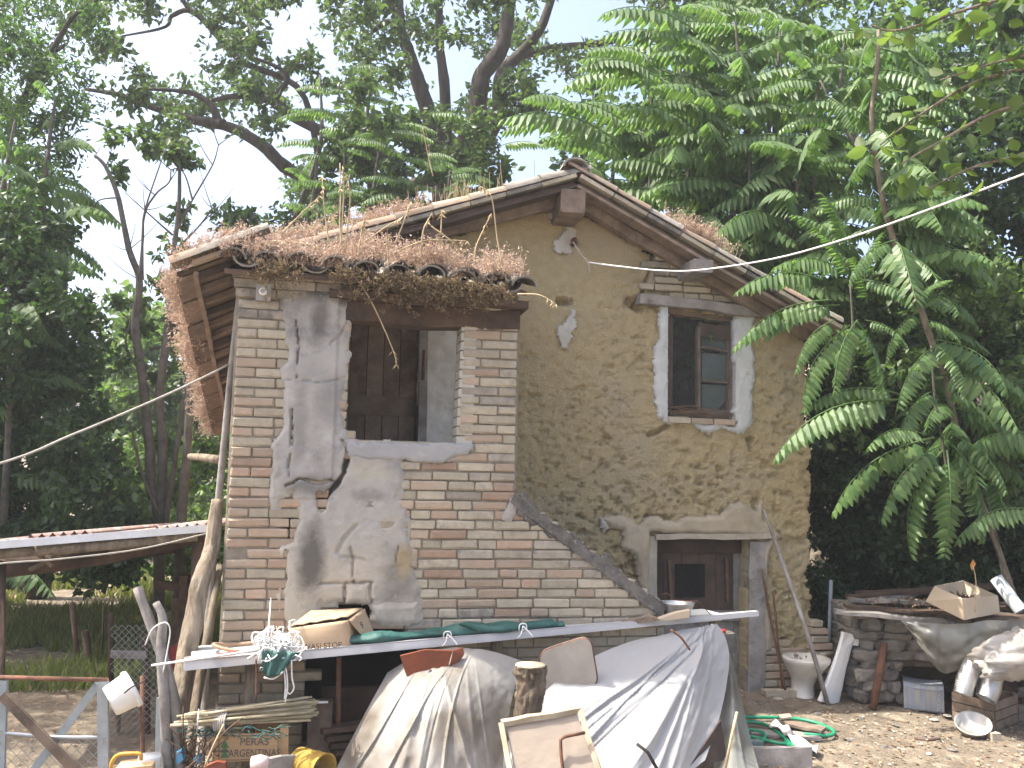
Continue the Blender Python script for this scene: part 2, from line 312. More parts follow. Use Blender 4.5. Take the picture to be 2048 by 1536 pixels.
# a lumpy sheet standing in a plane y = Y: polygon in photo pixels, its own relief, cracks and thickness
def relief(name, poly, Y, m, parent, feather=.03, res=.012, proud=.012, amp=.006, freq=8, seed=0, cracks=(), holes=(), edge=.012, sink=None, hfun=None, back=.03, kind=None, smooth=True, world=False):
    W = lambda pl: [(q[0], q[1]) if world else ((lambda v: (v.x, v.z))(PY(q[0], q[1], Y))) for q in pl]
    P = W(poly); H = [W(h) for h in holes]; CR = [(W(c), w, d) for c, w, d in cracks]
    xs = [p[0] for p in P]; zs = [p[1] for p in P]
    nx = int((max(xs)-min(xs))/res)+3; nz = int((max(zs)-min(zs))/res)+3
    gx, gz = np.meshgrid(min(xs)-res+np.arange(nx)*res, min(zs)-res+np.arange(nz)*res)
    cx = (gx[:-1, :-1]+gx[1:, 1:])/2; cz = (gz[:-1, :-1]+gz[1:, 1:])/2
    wx = cx+edge*fbm(cx*9, cz*9, seed+1, 3); wz = cz+edge*fbm(cx*9, cz*9, seed+5, 3)
    keep = inpoly(wx, wz, P)
    for h in H: keep &= ~inpoly(cx, cz, h)
    h = amp*fbm(gx*freq, gz*freq, seed, 4)+amp*.6*fbm(gx*freq*4, gz*freq*4, seed+9, 3)
    if hfun is not None: h = h+hfun(gx, gz)
    jx = fbm(gx*14, gz*14, seed+21, 2)*.012; jz = fbm(gx*14, gz*14, seed+23, 2)*.012
    for c, w, d in CR:
        ww = w*(.5+.9*vn(gx*13, gz*13, 3)); dd = dline(gx+jx, gz+jz, c); h = h-d*np.clip(2.4-2.4*dd/ww, 0, 1)
    vid = -np.ones(gx.shape, int); used = np.zeros(gx.shape, bool)
    used[:-1, :-1] |= keep; used[1:, :-1] |= keep; used[:-1, 1:] |= keep; used[1:, 1:] |= keep
    inner = np.ones(gx.shape, bool)
    kp = np.pad(keep, 1); full = kp[:-1, :-1] & kp[1:, :-1] & kp[:-1, 1:] & kp[1:, 1:]
    n = used.sum(); vid[used] = np.arange(n)
    rim = used & ~full
    if proud > 0 and feather:
        db = dline(gx+edge*fbm(gx*9, gz*9, seed+1, 3), gz+edge*fbm(gx*9, gz*9, seed+5, 3), P+[P[0]]); h = h*np.clip(db/feather+.35, 0, 1)-(proud*.75 if sink is None else sink)*np.clip(1-db/feather, 0, 1)
    y = Y-proud-h
    jr = np.where(rim, res*.35, res*.12)
    V = np.stack([gx+jr*(rng.random(gx.shape)-.5)*2*(proud > 0), y, gz+jr*(rng.random(gx.shape)-.5)*2*(proud > 0)], -1)[used]
    a = vid[:-1, :-1][keep]; b = vid[:-1, 1:][keep]; c = vid[1:, 1:][keep]; d = vid[1:, :-1][keep]
    Fc = [np.stack([a, b, c, d], 1)]
    # skirt back to the wall
    V2 = V.copy(); V2[:, 1] = Y+back; K = keep
    def skirt(i0, j0, i1, j1, nb):
        msk = K & ~nb; p = vid[i0, j0][msk]; q = vid[i1, j1][msk]
        if len(p): Fc.append(np.stack([q, p, p+n, q+n], 1))
    s_ = slice(None, -1); e_ = slice(1, None)
    up = np.zeros_like(K); up[:-1] = K[1:]; dn = np.zeros_like(K); dn[1:] = K[:-1]; rt = np.zeros_like(K); rt[:, :-1] = K[:, 1:]; lf = np.zeros_like(K); lf[:, 1:] = K[:, :-1]
    skirt(s_, s_, s_, e_, dn); skirt(e_, e_, e_, s_, up); skirt(e_, s_, s_, s_, lf); skirt(s_, e_, e_, e_, rt)
    return np_obj(name, np.concatenate([V, V2]), np.concatenate(Fc), m, parent, kind, smooth=False)

# ================================================================== HAZE (thin volume added to echo veiling lens glare over the trees)
hm = bpy.data.materials.new('glare_haze'); hm.use_nodes = True; hn = hm.node_tree; hn.nodes.remove(hn.nodes['Principled BSDF'])
pv = hn.nodes.new('ShaderNodeVolumePrincipled'); pv.inputs['Color'].default_value = (.93, .96, 1, 1); pv.inputs['Density'].default_value = 0.0021; pv.inputs['Anisotropy'].default_value = 0.2
hn.links.new(pv.outputs[0], hn.nodes['Material Output'].inputs['Volume'])
hzb = MB().box((-58, -58, -1.5), (58, 58, 15)).build('haze', hm, kind='stuff', label='thin haze added to stand in for veiling glare')
def ground_z(x, y): return np.maximum(.10+.05*np.minimum(y, 0), 0.0)
def PG(px, py):
    d = ray(px, py); t = (.10+.05*CAM.y-CAM.z)/(d.z-.05*d.y); p = CAM+d*t
    if p.z < 0: p = PZ(px, py, 0)
    if p.y > 0: p = PZ(px, py, .10)
    return p
YF = -1.3            # front of porch and stair wall
XL, XR, XPR, XC = -.66, 3.97, 1.18, 1.83
ZR = 4.20            # top of roof at ridge
SR, SLF = .49, .352  # the two roof slopes

# ================================================================== HOUSE
house = thing('farmhouse', 'derelict two storey mud walled farmhouse with brick porch and tiled gable roof', 'house', (1.6, 0, .1))

# ---- mud gable wall
def wall_h(gx, gz):
    rough = np.clip(.62+1.1*fbm(gx*.9, gz*.9, 31, 2)-np.clip((gz-2.7)*.55, 0, .5), .08, 1)
    w = fbm(gx*10, gz*15, 41, 4); w2 = fbm(gx*22, gz*32, 43, 3)
    cav = -np.clip(w-.24, 0, .25)*.19*rough-np.clip(w2-.17, 0, .22)*.12*rough+.007*(_T[np.arange(gx.shape[0])[:, None] % 256, np.arange(gx.shape[1])[None, :]*3 % 256]-.5)*(.4+rough)
    cl = np.abs(fbm(gx*21, gz*24, 45, 3))*.018*rough
    big = .02*fbm(gx*1.3, gz*1.1, 51, 3)
    return cav+cl+big-.01
XW = lambda px, py: ((lambda v: (v.x, v.z))(PY(px, py, 0)))
win_o = [XW(1331, 612), XW(1476, 634), XW(1470, 840), XW(1331, 832)]
door_o = [XW(1300, 1072), XW(1494, 1080), XW(1494, 1400), XW(1296, 1400)]
pd_o = [XW(690, 560), XW(842, 560), XW(834, 960), XW(676, 960)]
ang = lambda x: ZR-.17-np.where(x > XC, (x-XC)*SR, (XC-x)*SLF)
wp = [(XL, .0), (XR-.02, .0), (XR+.005, .6), (XR-.015, 1.2), (XR+.012, 1.8), (XR-.012, 2.4), (XR, float(ang(XR))), (XC, ZR-.17), (XL, float(ang(XL)))]
holecav = [XW(1262, 612), XW(1282, 590), XW(1280, 616), XW(1268, 622)]
wall = relief('gable_wall', wp, 0.0, M_mud, house, res=.0135, proud=0.0, amp=.004, freq=9, seed=3, edge=.05, hfun=wall_h, back=.34,
              holes=[win_o, door_o, pd_o], world=True,
              cracks=[([XW(1292, 470), XW(1308, 512), XW(1300, 545), XW(1285, 585), XW(1272, 615)], .018, .06), ([XW(1262, 600), XW(1278, 618)], .045, .09),
                      ([XW(1300, 870), XW(1320, 862), XW(1336, 850)], .02, .06), ([XW(1500, 880), XW(1500, 896)], .03, .08), ([XW(1120, 600), XW(1142, 604)], .03, .09),
                      ([XW(1146, 478), XW(1150, 486)], .03, .08)])
mb = MB()
mb.box((XR-.34, .345, 0), (XR-.0, 5.0, float(ang(XR))-.05)); mb.build('side_wall', M_mud, house)
mb = MB(); mb.box((XL, .345, 0), (XL+.34, 5.0, float(ang(XL))-.05)); mb.build('side_wall', M_mud, house)
mb = MB(); mb.prism([(XL+.001, 5.001, 0), (XR-.001, 5.001, 0), (XR-.001, 5.001, float(ang(XR))-.05), (XC, 5.001, ZR-.2), (XL+.001, 5.001, float(ang(XL))-.05)], (0, .3, 0)); mb.build('rear_wall', M_mud, house)
mb = MB(); mb.box((XL+.345, .35, 1.60), (XR-.345, 4.99, 1.72)); mb.build('upper_floor', M_wdark, house)

# ---- bricks
def brick_mesh(kind, L, H, v):
    r = random.Random(sum(map(ord, kind))*31+round(L*100)*7+v); m = MB(); D = .11; c = .007
    def pt(sx, sy, sz, ax):
        e = [L/2, D/2, H/2]; s = [sx, sy, sz]; q = [s[i]*(e[i]-(c*r.uniform(.5, 1.8) if i != ax else 0)) for i in range(3)]
        return Vector([q[i]+r.uniform(-.0022, .0022) for i in range(3)])
    ids = {}
    vs = []
    for sx in (-1, 1):
        for sy in (-1, 1):
            for sz in (-1, 1):
                for ax in range(3): ids[sx, sy, sz, ax] = len(vs); vs.append(pt(sx, sy, sz, ax))
    fs = []
    for ax in range(3):
        o = [(1, 2), (2, 0), (0, 1)][ax]
        for s in (-1, 1):
            q = []
            for a, b in ((-1, -1), (1, -1), (1, 1), (-1, 1)):
                t = [0, 0, 0]; t[ax] = s; t[o[0]] = a; t[o[1]] = b; q.append(ids[(*t, ax)])
            fs.append(q if s > 0 else q[::-1])
    for ax in range(3):
        o = [(1, 2), (2, 0), (0, 1)][ax]
        for a in (-1, 1):
            for b in (-1, 1):
                q = []
                for e, k in ((-1, o[0]), (1, o[0]), (1, o[1]), (-1, o[1])):
                    t = [0, 0, 0]; t[ax] = e; t[o[0]] = a; t[o[1]] = b; q.append(ids[(*t, k)])
                fs.append(q if a*b > 0 else q[::-1])
    for sx in (-1, 1):
        for sy in (-1, 1):
            for sz in (-1, 1):
                q = [ids[sx, sy, sz, k] for k in range(3)]; fs.append(q if sx*sy*sz > 0 else q[::-1])
    me = bpy.data.meshes.new('brick'); me.from_pydata([v[:] for v in vs], [], fs); me.update(); me.materials.append(BR[kind]); return me
BH = .0535
BMESH = {(k, L, v): brick_mesh(k, L, BH, v) for k in BR for L in (.25, .12) for v in range(3)}
def put_brick(kind, x0, x1, z, Y, parent, h=BH, out=0):
    L = x1-x0; base = .25 if L > .17 else .12
    me = BMESH[kind, base, random.randrange(3)]
    return inst('brick', me, ((x0+x1)/2, Y+.055-out, z), parent, (random.uniform(-.006, .006), random.uniform(-.012, .012), random.uniform(-.012, .012)), (L/base, 1, h/BH))

porch = MB()
PW = lambda pts: [(lambda v: (v.x, v.z))(PY(x, y, YF)) for x, y in pts]
# outlines in the front plane
plaster_px = [(610, 560), (702, 596), (703, 640), (690, 884), (946, 892), (932, 912), (880, 926), (800, 928), (797, 1000), (808, 1020), (824, 1056), (833, 1120), (840, 1180), (838, 1250), (740, 1252), (740, 1206), (648, 1206), (646, 1250), (578, 1262), (560, 1200), (566, 1100), (590, 1075), (594, 1015), (585, 985), (556, 1035), (541, 1030), (540, 960), (548, 900), (560, 850), (562, 760), (574, 705), (578, 650), (560, 600), (566, 585)]
opening_px = [(703, 600), (934, 600), (918, 884), (690, 884)]
hearth_px = [(646, 1206), (740, 1206), (744, 1252), (812, 1254), (812, 1330), (700, 1340), (606, 1345), (606, 1300), (640, 1262)]
under_px = [(606, 1300), (812, 1300), (1010, 1320), (1010, 1600), (606, 1600)]
opn = PW(opening_px); hea = PW(hearth_px); und = PW(under_px); pla = PW(plaster_px)
crackhole = PW([(588, 1015), (572, 1050), (563, 1090), (572, 1092), (585, 1060), (596, 1030)])
xz_top = PW([(1035, 640), (1030, 990), (1322, 1212)])
x_op_l, x_op_r, z_sill = .095, .80, opn[3][1]
ZP = 2.98
stair = [(XPR, PW([(1030, 990)])[0][1]), (2.19, .955)]
face = [(XL+.05, -.05), (2.22, -.05), (2.22, .93), (XPR+.0, stair[0][1]), (XPR, ZP-.12), (XL+.06, ZP)]
pw = thing_porch = None
pwall = relief('porch_wall', face, YF+.014, M_mortar, house, res=.03, proud=0, amp=.004, holes=[opn, hea, und], world=True, edge=0, back=.24,
    hfun=lambda gx, gz: -.16*((inpoly(gx, gz, pla) & (dline(gx, gz, pla+[pla[0]]) > .055)) | inpoly(gx, gz, crackhole)))
# courses of bricks
bricks = []
zs = np.arange(.02, ZP, .0615)
def kind_at(x, z):
    u = random.random()
    if z > 2.72 and x < .2: return 'grey'
    if z > 1.95: return 'cream' if u < .76 else 'pink' if u < .92 else 'grey'
    if x < .1: return 'pink' if u < .58 else 'red' if u < .74 else 'cream' if u < .95 else 'grey'
    if x > 1.75: return 'grey' if u < .45 else 'cream'
    if x > 1.2 and z > .9+(2.1-x)*.75-.12: return 'grey' if u < .75 else 'cream'
    return 'cream' if u < .52 else 'pink' if u < .86 else 'red' if u < .94 else 'grey'
for i, z in enumerate(zs):
    def xr(z):
        if z > stair[0][1]: return XPR
        return min(2.20, XPR+(stair[0][1]-z)/(stair[0][1]-.955)*(2.19-XPR)-.03)
    xl, xe = XL+.06, xr(z)
    segs = [(xl, xe)]
    if z > z_sill+.02: segs = [(xl, x_op_l), (x_op_r+.012+.02*(z-2.4), xe)]
    for (a, b) in segs:
        x = a; first = True
        while x < b-.03:
            u = random.random()
            L = (.25 if u < .62 else .125 if u < .93 else .18)*random.uniform(.93, 1.05)
            if first: L = .25 if i % 2 else .125; first = False
            if b-(x+L) < .07: L = b-x
            if L > .29: L = .25 if random.random() < .5 else .14
            x1 = min(x+L, b); bricks.append((x+.0035, x1-.0035, z+.5*.0615)); x = x1
def hidden(x0, x1, z):
    c = (x0+x1)/2
    for pl in (opn, hea, und): 
        if inpoly(np.array(c), np.array(z), pl) or (inpoly(np.array(x0+.02), np.array(z), pl) and inpoly(np.array(x1-.02), np.array(z), pl)): return True
    if inpoly(np.array(c), np.array(z), crackhole): return True
    a = inpoly(np.array([x0+.01, c, x1-.01]*2), np.array([z-.025]*3+[z+.025]*3), pla)
    return bool(a.all()) and min(dline(np.array([x0, x1]), np.array([z, z]), pla+[pla[0]])) > .10
hollow = PW([(446, 1070), (470, 1068), (486, 1100), (470, 1130), (446, 1136)])
vis = [b for b in bricks if not hidden(*b) and not inpoly(np.array((b[0]+b[1])/2), np.array(b[2]), hollow)]
def prio(b):      # hidden behind the table board come last
    x, z = (b[0]+b[1])/2, b[2]
    return (1 if (z < .83 and x > -.1) or z < .35 else 0, -(b[1]-b[0]))
vis.sort(key=prio)
NB = 275
for k, b in enumerate(vis[:NB]):
    kd = kind_at((b[0]+b[1])/2, b[2])
    put_brick(kd, b[0], b[1], b[2], YF, pwall, h=BH*random.uniform(.96, 1.05), out=random.uniform(-.005, .006))
rest = MB()
for b in vis[NB:]: rest.box((b[0], YF+random.uniform(0, .006), b[2]-.025), (b[1], YF+.1, b[2]+.025))
if vis[NB:]: rest.build('brickwork', BR['cream'], pwall, kind='stuff')
# porch returns, floor, hearth recess
mb = MB(); mb.box((XL+.055, YF+.26, 0), (XL+.30, -.002, ZP-.02)); mb.build('porch_side_wall', M_lime, house)
mb = MB(); mb.box((XL+.302, YF+.26, 1.42), (XPR-.01, -.05, 1.50)); mb.build('porch_floor', M_render, house)
mb = MB(); mb.box((XL+.302, -.42, 0), (1.2, -.40, 1.41)); mb.build('hearth_back', M_black, house)
mb = MB(); mb.box((1.1, YF+.26, 0), (1.2, -.43, 1.41)); mb.build('hearth_side', M_black, house)
# jamb of the opening: white-washed brick ends
for i, z in enumerate(np.arange(z_sill+.0, ZP-.24, .0615)):
    xj = x_op_r+.012+.02*(z-2.4)
    d = MB(); d.box((xj-.012, YF+.004+random.uniform(0, .004), z+.004), (xj+.09, YF+.235, z+.056)); 
    d.build('jamb_brick', M_lime, pwall)
# plaster coat with its cracks
K_ = (.05, .048, .045); W_ = lambda px, py: ((lambda v: (v.x, v.z))(PY(px, py, YF)))
stain(M_render, [(*W_(640, 580), .18, .08, K_, .75), (*W_(640, 640), .06, .16, K_, .6), (*W_(690, 600), .05, .05, K_, .7), (*W_(620, 970), .16, .07, K_, .55), (*W_(740, 990), .12, .04, K_, .35), (*W_(622, 1120), .09, .26, K_, .8), (*W_(800, 1160), .13, .22, K_, .45), (*W_(600, 840), .05, .25, K_, .3), (*W_(670, 800), .12, .14, (.22, .21, .20), .5), (*W_(810, 1125), .08, .10, (.36, .27, .12), .6), (*W_(740, 940), .14, .08, (.40, .36, .28), .6), (*W_(680, 715), .12, .10, (.40, .385, .36), .6), (*W_(720, 1150), .16, .14, (.44, .38, .30), .5)], blend=(.55, 1.0, (.41, .37, .305)))
pl = relief('plaster_coat', plaster_px, YF, M_render, pwall, res=.0095, proud=.011, amp=.006, freq=5, seed=61, edge=.05, back=.012, feather=.032, sink=.017,
    hfun=lambda gx, gz: .015*fbm(gx*3.6, gz*2.8, 77, 4)-.008*np.clip(fbm(gx*9, gz*16, 79, 3), 0, 1)+.012*(gx < .02)*(gz > 1.62),
    cracks=[([(698, 896), (697, 912), (690, 930), (688, 945), (676, 962), (660, 980), (648, 1000), (640, 1018)], .021, .13), ([(640, 990), (642, 1015)], .03, .12),
            ([(590, 640), (596, 690), (592, 755)], .007, .05), ([(584, 820), (583, 890)], .008, .06), ([(582, 890), (578, 950)], .006, .03), ([(572, 1105), (568, 1160), (563, 1240)], .011, .08),
            ([(676, 1105), (690, 1075), (712, 1052)], .014, .014), ([(680, 1112), (730, 1120)], .008, .012), ([(690, 1210), (690, 1165), (742, 1165), (742, 1206)], .009, .03), ([(706, 1165), (706, 1120), (700, 1095)], .008, .025), ([(640, 1168), (690, 1165)], .006, .02),
            ([(572, 970), (600, 958), (640, 968), (662, 962)], .012, .05), ([(700, 895), (684, 880)], .01, .03), ([(570, 760), (640, 768), (700, 752)], .005, .012), ([(800, 1090), (792, 1125)], .006, .02), ([(700, 600), (690, 655), (660, 690)], .006, .015)])
relief('hearth_block', [(744, 1207), (836, 1205), (838, 1250), (762, 1252), (748, 1240)], YF, M_render, pwall, res=.011, proud=.03, amp=.008, freq=8, seed=97, edge=.01, back=.1)
relief('hearth_block', [(689, 1168), (741, 1168), (741, 1207), (690, 1207)], YF, M_render, pwall, res=.011, proud=.022, amp=.005, freq=8, seed=98, edge=.008, back=.1)
relief('sill_cement', [(690, 882), (948, 889), (932, 910), (885, 925), (800, 924), (700, 915)], YF, mat('blue_grey_cement', (.345, .34, .33), (.27, .27, .265), 6, .9, .4, 40, c3=(.22, .27, .36), s3=5, t3=(.6, .74)), pwall, res=.0105, proud=.017, amp=.004, freq=7, seed=101, edge=.025, back=.03, feather=.015)
relief('plaster_patch', [(1026, 992), (1034, 1030), (1018, 1052), (1000, 1040), (1012, 1010)], YF, M_render, pwall, res=.0105, proud=.012, amp=.004, seed=105, edge=.02, back=.01)
mb = MB(); mb.box((x_op_l-.02, YF+.004, z_sill-.05), (x_op_r+.04, YF+.255, z_sill)); mb.build('window_sill', M_render, pwall)

# stair parapet coping (mossy, sloping)
cp = relief('stair_coping', [(1029, 986), (1040, 990), (1322, 1206), (1328, 1216), (1292, 1206), (1200, 1138), (1110, 1076), (1050, 1034), (1030, 1016)], YF, M_coping, pwall, res=.011, proud=.008, amp=.008, freq=16, seed=111, edge=.06, back=.02, feather=.015)
a = PY(1029, 986, YF); b = PY(1330, 1216, YF); n_ = Vector((.58, 0, .8))
m = MB(); k = 16
rows = []
for i in range(k+1):
    t = i/k; p = a.lerp(b, t); j = random.uniform(-.008, .008)
    rows.append([(p.x-.03, YF-.012, p.z-.06), (p.x, YF-.012, p.z+j), (p.x+.01, YF+.10, p.z+.012+j), (p.x, YF+.24, p.z+j), (p.x-.03, YF+.24, p.z-.06)])
m.grid(rows, smooth=False); m.build('coping_top', M_coping, pwall)
st = MB()
for i in range(7):
    x0 = 1.18+i*.155; st.box((x0, YF+.245, 0), (x0+.155, -.36, 1.45-i*.18))
st.build('stairs', M_render, house)

# beam over the porch opening, corbel, insulator
def plank(name, p0, p1, w, h, m, parent, up=(0, 0, 1), sub=6, jit=.004, **kw):
    p0, p1 = Vector(p0), Vector(p1); d = p1-p0; dn = d.normalized(); up = Vector(up); a = dn.cross(up).normalized(); b = a.cross(dn)
    mb = MB(); rows = []
    prof = [(-.5, -.44), (-.44, -.5), (.44, -.5), (.5, -.44), (.5, .44), (.44, .5), (-.44, .5), (-.5, .44), (-.5, -.44)]
    offs = [(random.uniform(-jit, jit), random.uniform(-jit, jit)) for _ in range(sub+1)]
    for i in range(sub+1):
        c = p0+d*(i/sub)
        js = [(random.uniform(-jit, jit)*.6, random.uniform(-jit, jit)*.6) for _ in range(8)]; js.append(js[0])
        rows.append([c+a*(u*w+offs[i][0]+js[k][0])+b*(v*h+offs[i][1]+js[k][1]) for k, (u, v) in enumerate(prof)])
    mb.grid(rows, smooth=False); mb.add(rows[0][:8], [tuple(range(8))]); mb.add(rows[-1][:8], [tuple(range(8))[::-1]])
    return mb.build(name, m, parent, **kw)
pA, pB = PY(690, 615, YF-.02), PY(1043, 640, YF-.02)
plank('beam', (pA.x, YF+.09, pA.z-.02), (XPR+.01, YF+.09, pA.z-.02), .20, .13, M_wdark, pwall, jit=.006)
plank('beam', (pA.x-.1, YF+.05, pA.z+.075), (XPR+.05, YF+.05, pA.z+.07), .26, .05, M_wdark, pwall, jit=.006)
for (z0, z1, ex, xa, xb) in ((2.86, 2.91, .02, XL+.04, .02), (2.915, 2.965, .045, XL+.03, .03), (2.97, 3.02, .06, XL+.02, .05)):
    x = xa
    while x < xb-.05:
        x1 = min(x+.25, xb); d = MB(); d.box((x+.004, YF-ex, z0), (x1-.004, YF+.2, z1)); d.build('corbel_brick', BR['grey'], pwall); x = x1
ip = PY(528, 588, YF)
mb = MB(); mb.box((ip.x-.045, YF-.055, ip.z-.05), (ip.x+.045, YF-.01, ip.z+.05)); ib = mb.build('insulator_box', M_render, pwall)
mb = MB(); mb.lathe([(.0, .03), (.014, .03), (.022, .0), (.026, .03), (.022, .05), (.016, .055), (.016, .02), (0, .02)], (ip.x, YF-.05, ip.z), 14, Matrix.Rotation(pi/2, 3, 'X')); mb.build('ceramic_ring', M_white, ib)

# ---- inner porch: plaster, door
relief('lime_patch', [(836, 560), (960, 560), (950, 960), (836, 960)], 0, mat('whitewashed_mud', (.66, .65, .60), (.52, .50, .44), 9, .9, .5, 40, c3=(.40, .34, .25), s3=5, t3=(.58, .72)), wall, res=.02, proud=.03, amp=.012, freq=6, seed=121, edge=.0, hfun=lambda gx, gz: .02*fbm(gx*5, gz*8, 122, 3))
relief('lime_patch', [(600, 560), (690, 560), (676, 960), (600, 960)], 0, M_lime, wall, res=.02, proud=.03, amp=.01, seed=123, edge=0)
pd0, pd1 = PY(694, 900, .06), PY(828, 900, .06); ztop = PY(760, 645, .06).z+.15; zb = 1.5
pdoor = MB(); pdoor.box((pd0.x, .075, zb), (pd1.x, .09, ztop)); pdoor = pdoor.build('porch_door', M_wdark, house)
w_ = (pd1.x-pd0.x)/4
for i in range(4):
    d = MB(); d.box((pd0.x+i*w_+.004, .05, zb+.01), (pd0.x+(i+1)*w_-.004, .074, ztop-.01)); d.build('door_board', M_wood, pdoor)
zr_ = PY(760, 812, .05).z
plank('rail', (pd0.x+.005, .035, zr_), (pd1.x-.005, .035, zr_), .026, .15, M_wood, pdoor, jit=.002)
plank('rail', (pd0.x+.005, .035, ztop-.1), (pd1.x-.005, .035, ztop-.1), .026, .15, M_wood, pdoor, jit=.002)
plank('door_frame', (pd1.x+.05, -.01, zb), (pd1.x+.04, -.01, ztop+.05), .07, .09, M_wgrey, house, up=(0, 1, 0))
plank('door_frame', (pd0.x-.04, .0, zb), (pd0.x-.04, .0, ztop+.05), .07, .08, M_wood, house, up=(0, 1, 0))
plank('lintel', (pd0.x-.12, -.01, ztop+.06), (pd1.x+.15, -.01, ztop+.06), .10, .10, M_wdark, house)
mb = MB(); mb.tube([PY(848, 700, -.05), PY(846, 760, -.06)], .012, 6); mb.build('door_bolt', M_iron, house)

# ---- lower door
d0, d1 = PY(1306, 1200, .12), PY(1492, 1200, .12); dz0, dz1 = .06, PY(1400, 1076, .12).z
ldoor = MB(); ldoor.box((d0.x-.06, .16, dz0), (d1.x+.06, .185, dz1+.05)); ldoor = ldoor.build('cellar_door', M_wdark, house)
ww = (d1.x-d0.x+.1)/6
gp = [PY(1352, 1128, .12), PY(1412, 1195, .12)]
for i in range(6):
    xa, xb = d0.x-.05+i*ww+.002, d0.x-.05+(i+1)*ww-.002
    zc = PY(1400, 1232, .12).z
    d = MB(); d.box((xa, .145, dz0), (xb, .159, zc-.04)); d.build('door_board', M_wgrey, ldoor)
    d = MB(); d.box((xa, .145, zc+.04), (xb, .159, dz1+.04)); d.build('door_board', M_wred if i < 5 else M_wgrey, ldoor)
mid = PY(1400, 1232, .12).z
plank('rail', (d0.x-.05, .13, mid), (d1.x+.04, .13, mid), .03, .085, M_wgrey, ldoor, jit=.002)
plank('rail', (d0.x-.05, .13, dz1-.05), (d1.x+.04, .13, dz1-.05), .03, .15, M_wred, ldoor, jit=.002)
mb = MB(); mb.box((gp[0].x, .139, gp[1].z), (gp[1].x, .1445, gp[0].z)); gh = mb.build('door_hatch', M_black, ldoor)  # black plate paints the shade inside the open hatch
for (px0, py0, px1, py1) in ((1340, 1120, 1345, 1205), (1455, 1118, 1458, 1205)):
    a_, b_ = PY(px0, py0, .1), PY(px1, py1, .1); plank('stile', (a_.x, .132, a_.z), (b_.x, .132, b_.z), .025, .03, M_wdark, ldoor, up=(0, 1, 0), jit=.002)
for q in range(0):
    x = gp[0].x+(gp[1].x-gp[0].x)*(q+.5)/4; d = MB(); d.tube([(x, .137, gp[1].z), (x, .137, gp[0].z)], .003, 5); d.build('hatch_bar', M_iron, gh)
# stone/wood surround
fp0, fp1 = PY(1300, 1066, -.02), PY(1520, 1390, -.02)
plank('door_jamb', PY(1507, 1385, .02), PY(1512, 1083, .02), .15, .105, M_wgrey, house, up=(0, 1, 0), jit=.005, sub=9)
plank('door_jamb', PY(1301, 1385, .0), PY(1301, 1072, .0), .10, .045, mat('stone_trim', (.40, .36, .30), (.30, .27, .22), 9, .9, .5, 40), house, up=(0, 1, 0), jit=.004)
plank('lintel', PY(1308, 1073, .0), PY(1545, 1072, .0), .12, .045, mat('pale_lintel', (.42, .38, .31), (.30, .26, .2), 9, .9, .5, 40), house, jit=.005, sub=9)
relief('tan_plaster', [(1204, 1035), (1235, 1030), (1262, 1042), (1275, 1048), (1290, 1034), (1310, 1032), (1330, 1040), (1352, 1044), (1370, 1030), (1396, 1034), (1440, 1030), (1462, 1010), (1480, 1004), (1510, 1022), (1514, 1006), (1522, 1008), (1526, 1040), (1538, 1042), (1550, 1060), (1560, 1072), (1548, 1082), (1536, 1120), (1530, 1200), (1540, 1240), (1546, 1300), (1522, 1310), (1524, 1090), (1548, 1074), (1300, 1066), (1298, 1190), (1278, 1180), (1268, 1110), (1242, 1096), (1244, 1062), (1216, 1050)], 0, M_ochre, wall, res=.0125, proud=.04, amp=.006, freq=5, seed=131, edge=.02, hfun=lambda gx, gz: .016*fbm(gx*3, gz*3, 133, 3), back=.05)
relief('lime_patch', [(1198, 1036), (1212, 1042), (1220, 1056), (1204, 1066)], 0, M_lime, wall, res=.0125, proud=.05, amp=.004, seed=135, edge=.01, back=.06)
# ---- upper window
whitew = mat('flaking_whitewash', (.52, .54, .535), (.42, .42, .40), 7, .88, .5, 40, c3=(.33, .28, .2), s3=9, t3=(.58, .70))
relief('window_surround', [(1316, 614), (1334, 612), (1336, 838), (1470, 848), (1466, 660), (1470, 630), (1508, 634), (1504, 690), (1510, 740), (1506, 800), (1503, 848), (1488, 862), (1440, 858), (1424, 866), (1376, 850), (1330, 846), (1318, 838), (1308, 780), (1312, 700), (1320, 650)], 0, whitew, wall, res=.0125, proud=.026, amp=.005, freq=8, seed=141, edge=.045, back=.05, holes=[[(1336, 612), (1467, 634), (1466, 838), (1334, 832)]])
# reveals
def quadslab(pts, off, name, m, parent): return MB().prism(pts, off).build(name, m, parent)
w00, w10, w11, w01 = PY(1334, 834, 0), PY(1468, 840, 0), PY(1470, 632, 0), PY(1335, 614, 0)
quadslab([(w00.x-.07, -.02, w00.z), (w01.x-.07, -.02, w01.z), (w01.x-.002, -.02, w01.z), (w00.x-.002, -.02, w00.z)], (0, .34, 0), 'reveal', whitew, house)
quadslab([(w10.x+.003, -.02, w10.z), (w11.x+.003, -.02, w11.z), (w11.x+.07, -.02, w11.z), (w10.x+.07, -.02, w10.z)], (0, .34, 0), 'reveal', whitew, house)
for i in range(3):
    a_ = w00.lerp(w10, i/3); b_ = w00.lerp(w10, (i+1)/3)
    quadslab([(a_.x+.006, -.035, a_.z-.045), (b_.x-.006, -.035, b_.z-.045), (b_.x-.006, -.035, b_.z), (a_.x+.006, -.035, a_.z)], (0, .3, 0), 'sill_brick', BR['pink'] if i else BR['cream'], house)
plank('lintel', PY(1276, 598, -.0), PY(1560, 632, -.0), .13, .085, M_wgrey, house, jit=.006, sub=10)
wf = thing_w = MB(); wf.bar(PY(1336, 622, .08), PY(1470, 642, .08), .06, .05); win = wf.build('window', M_wood, house)
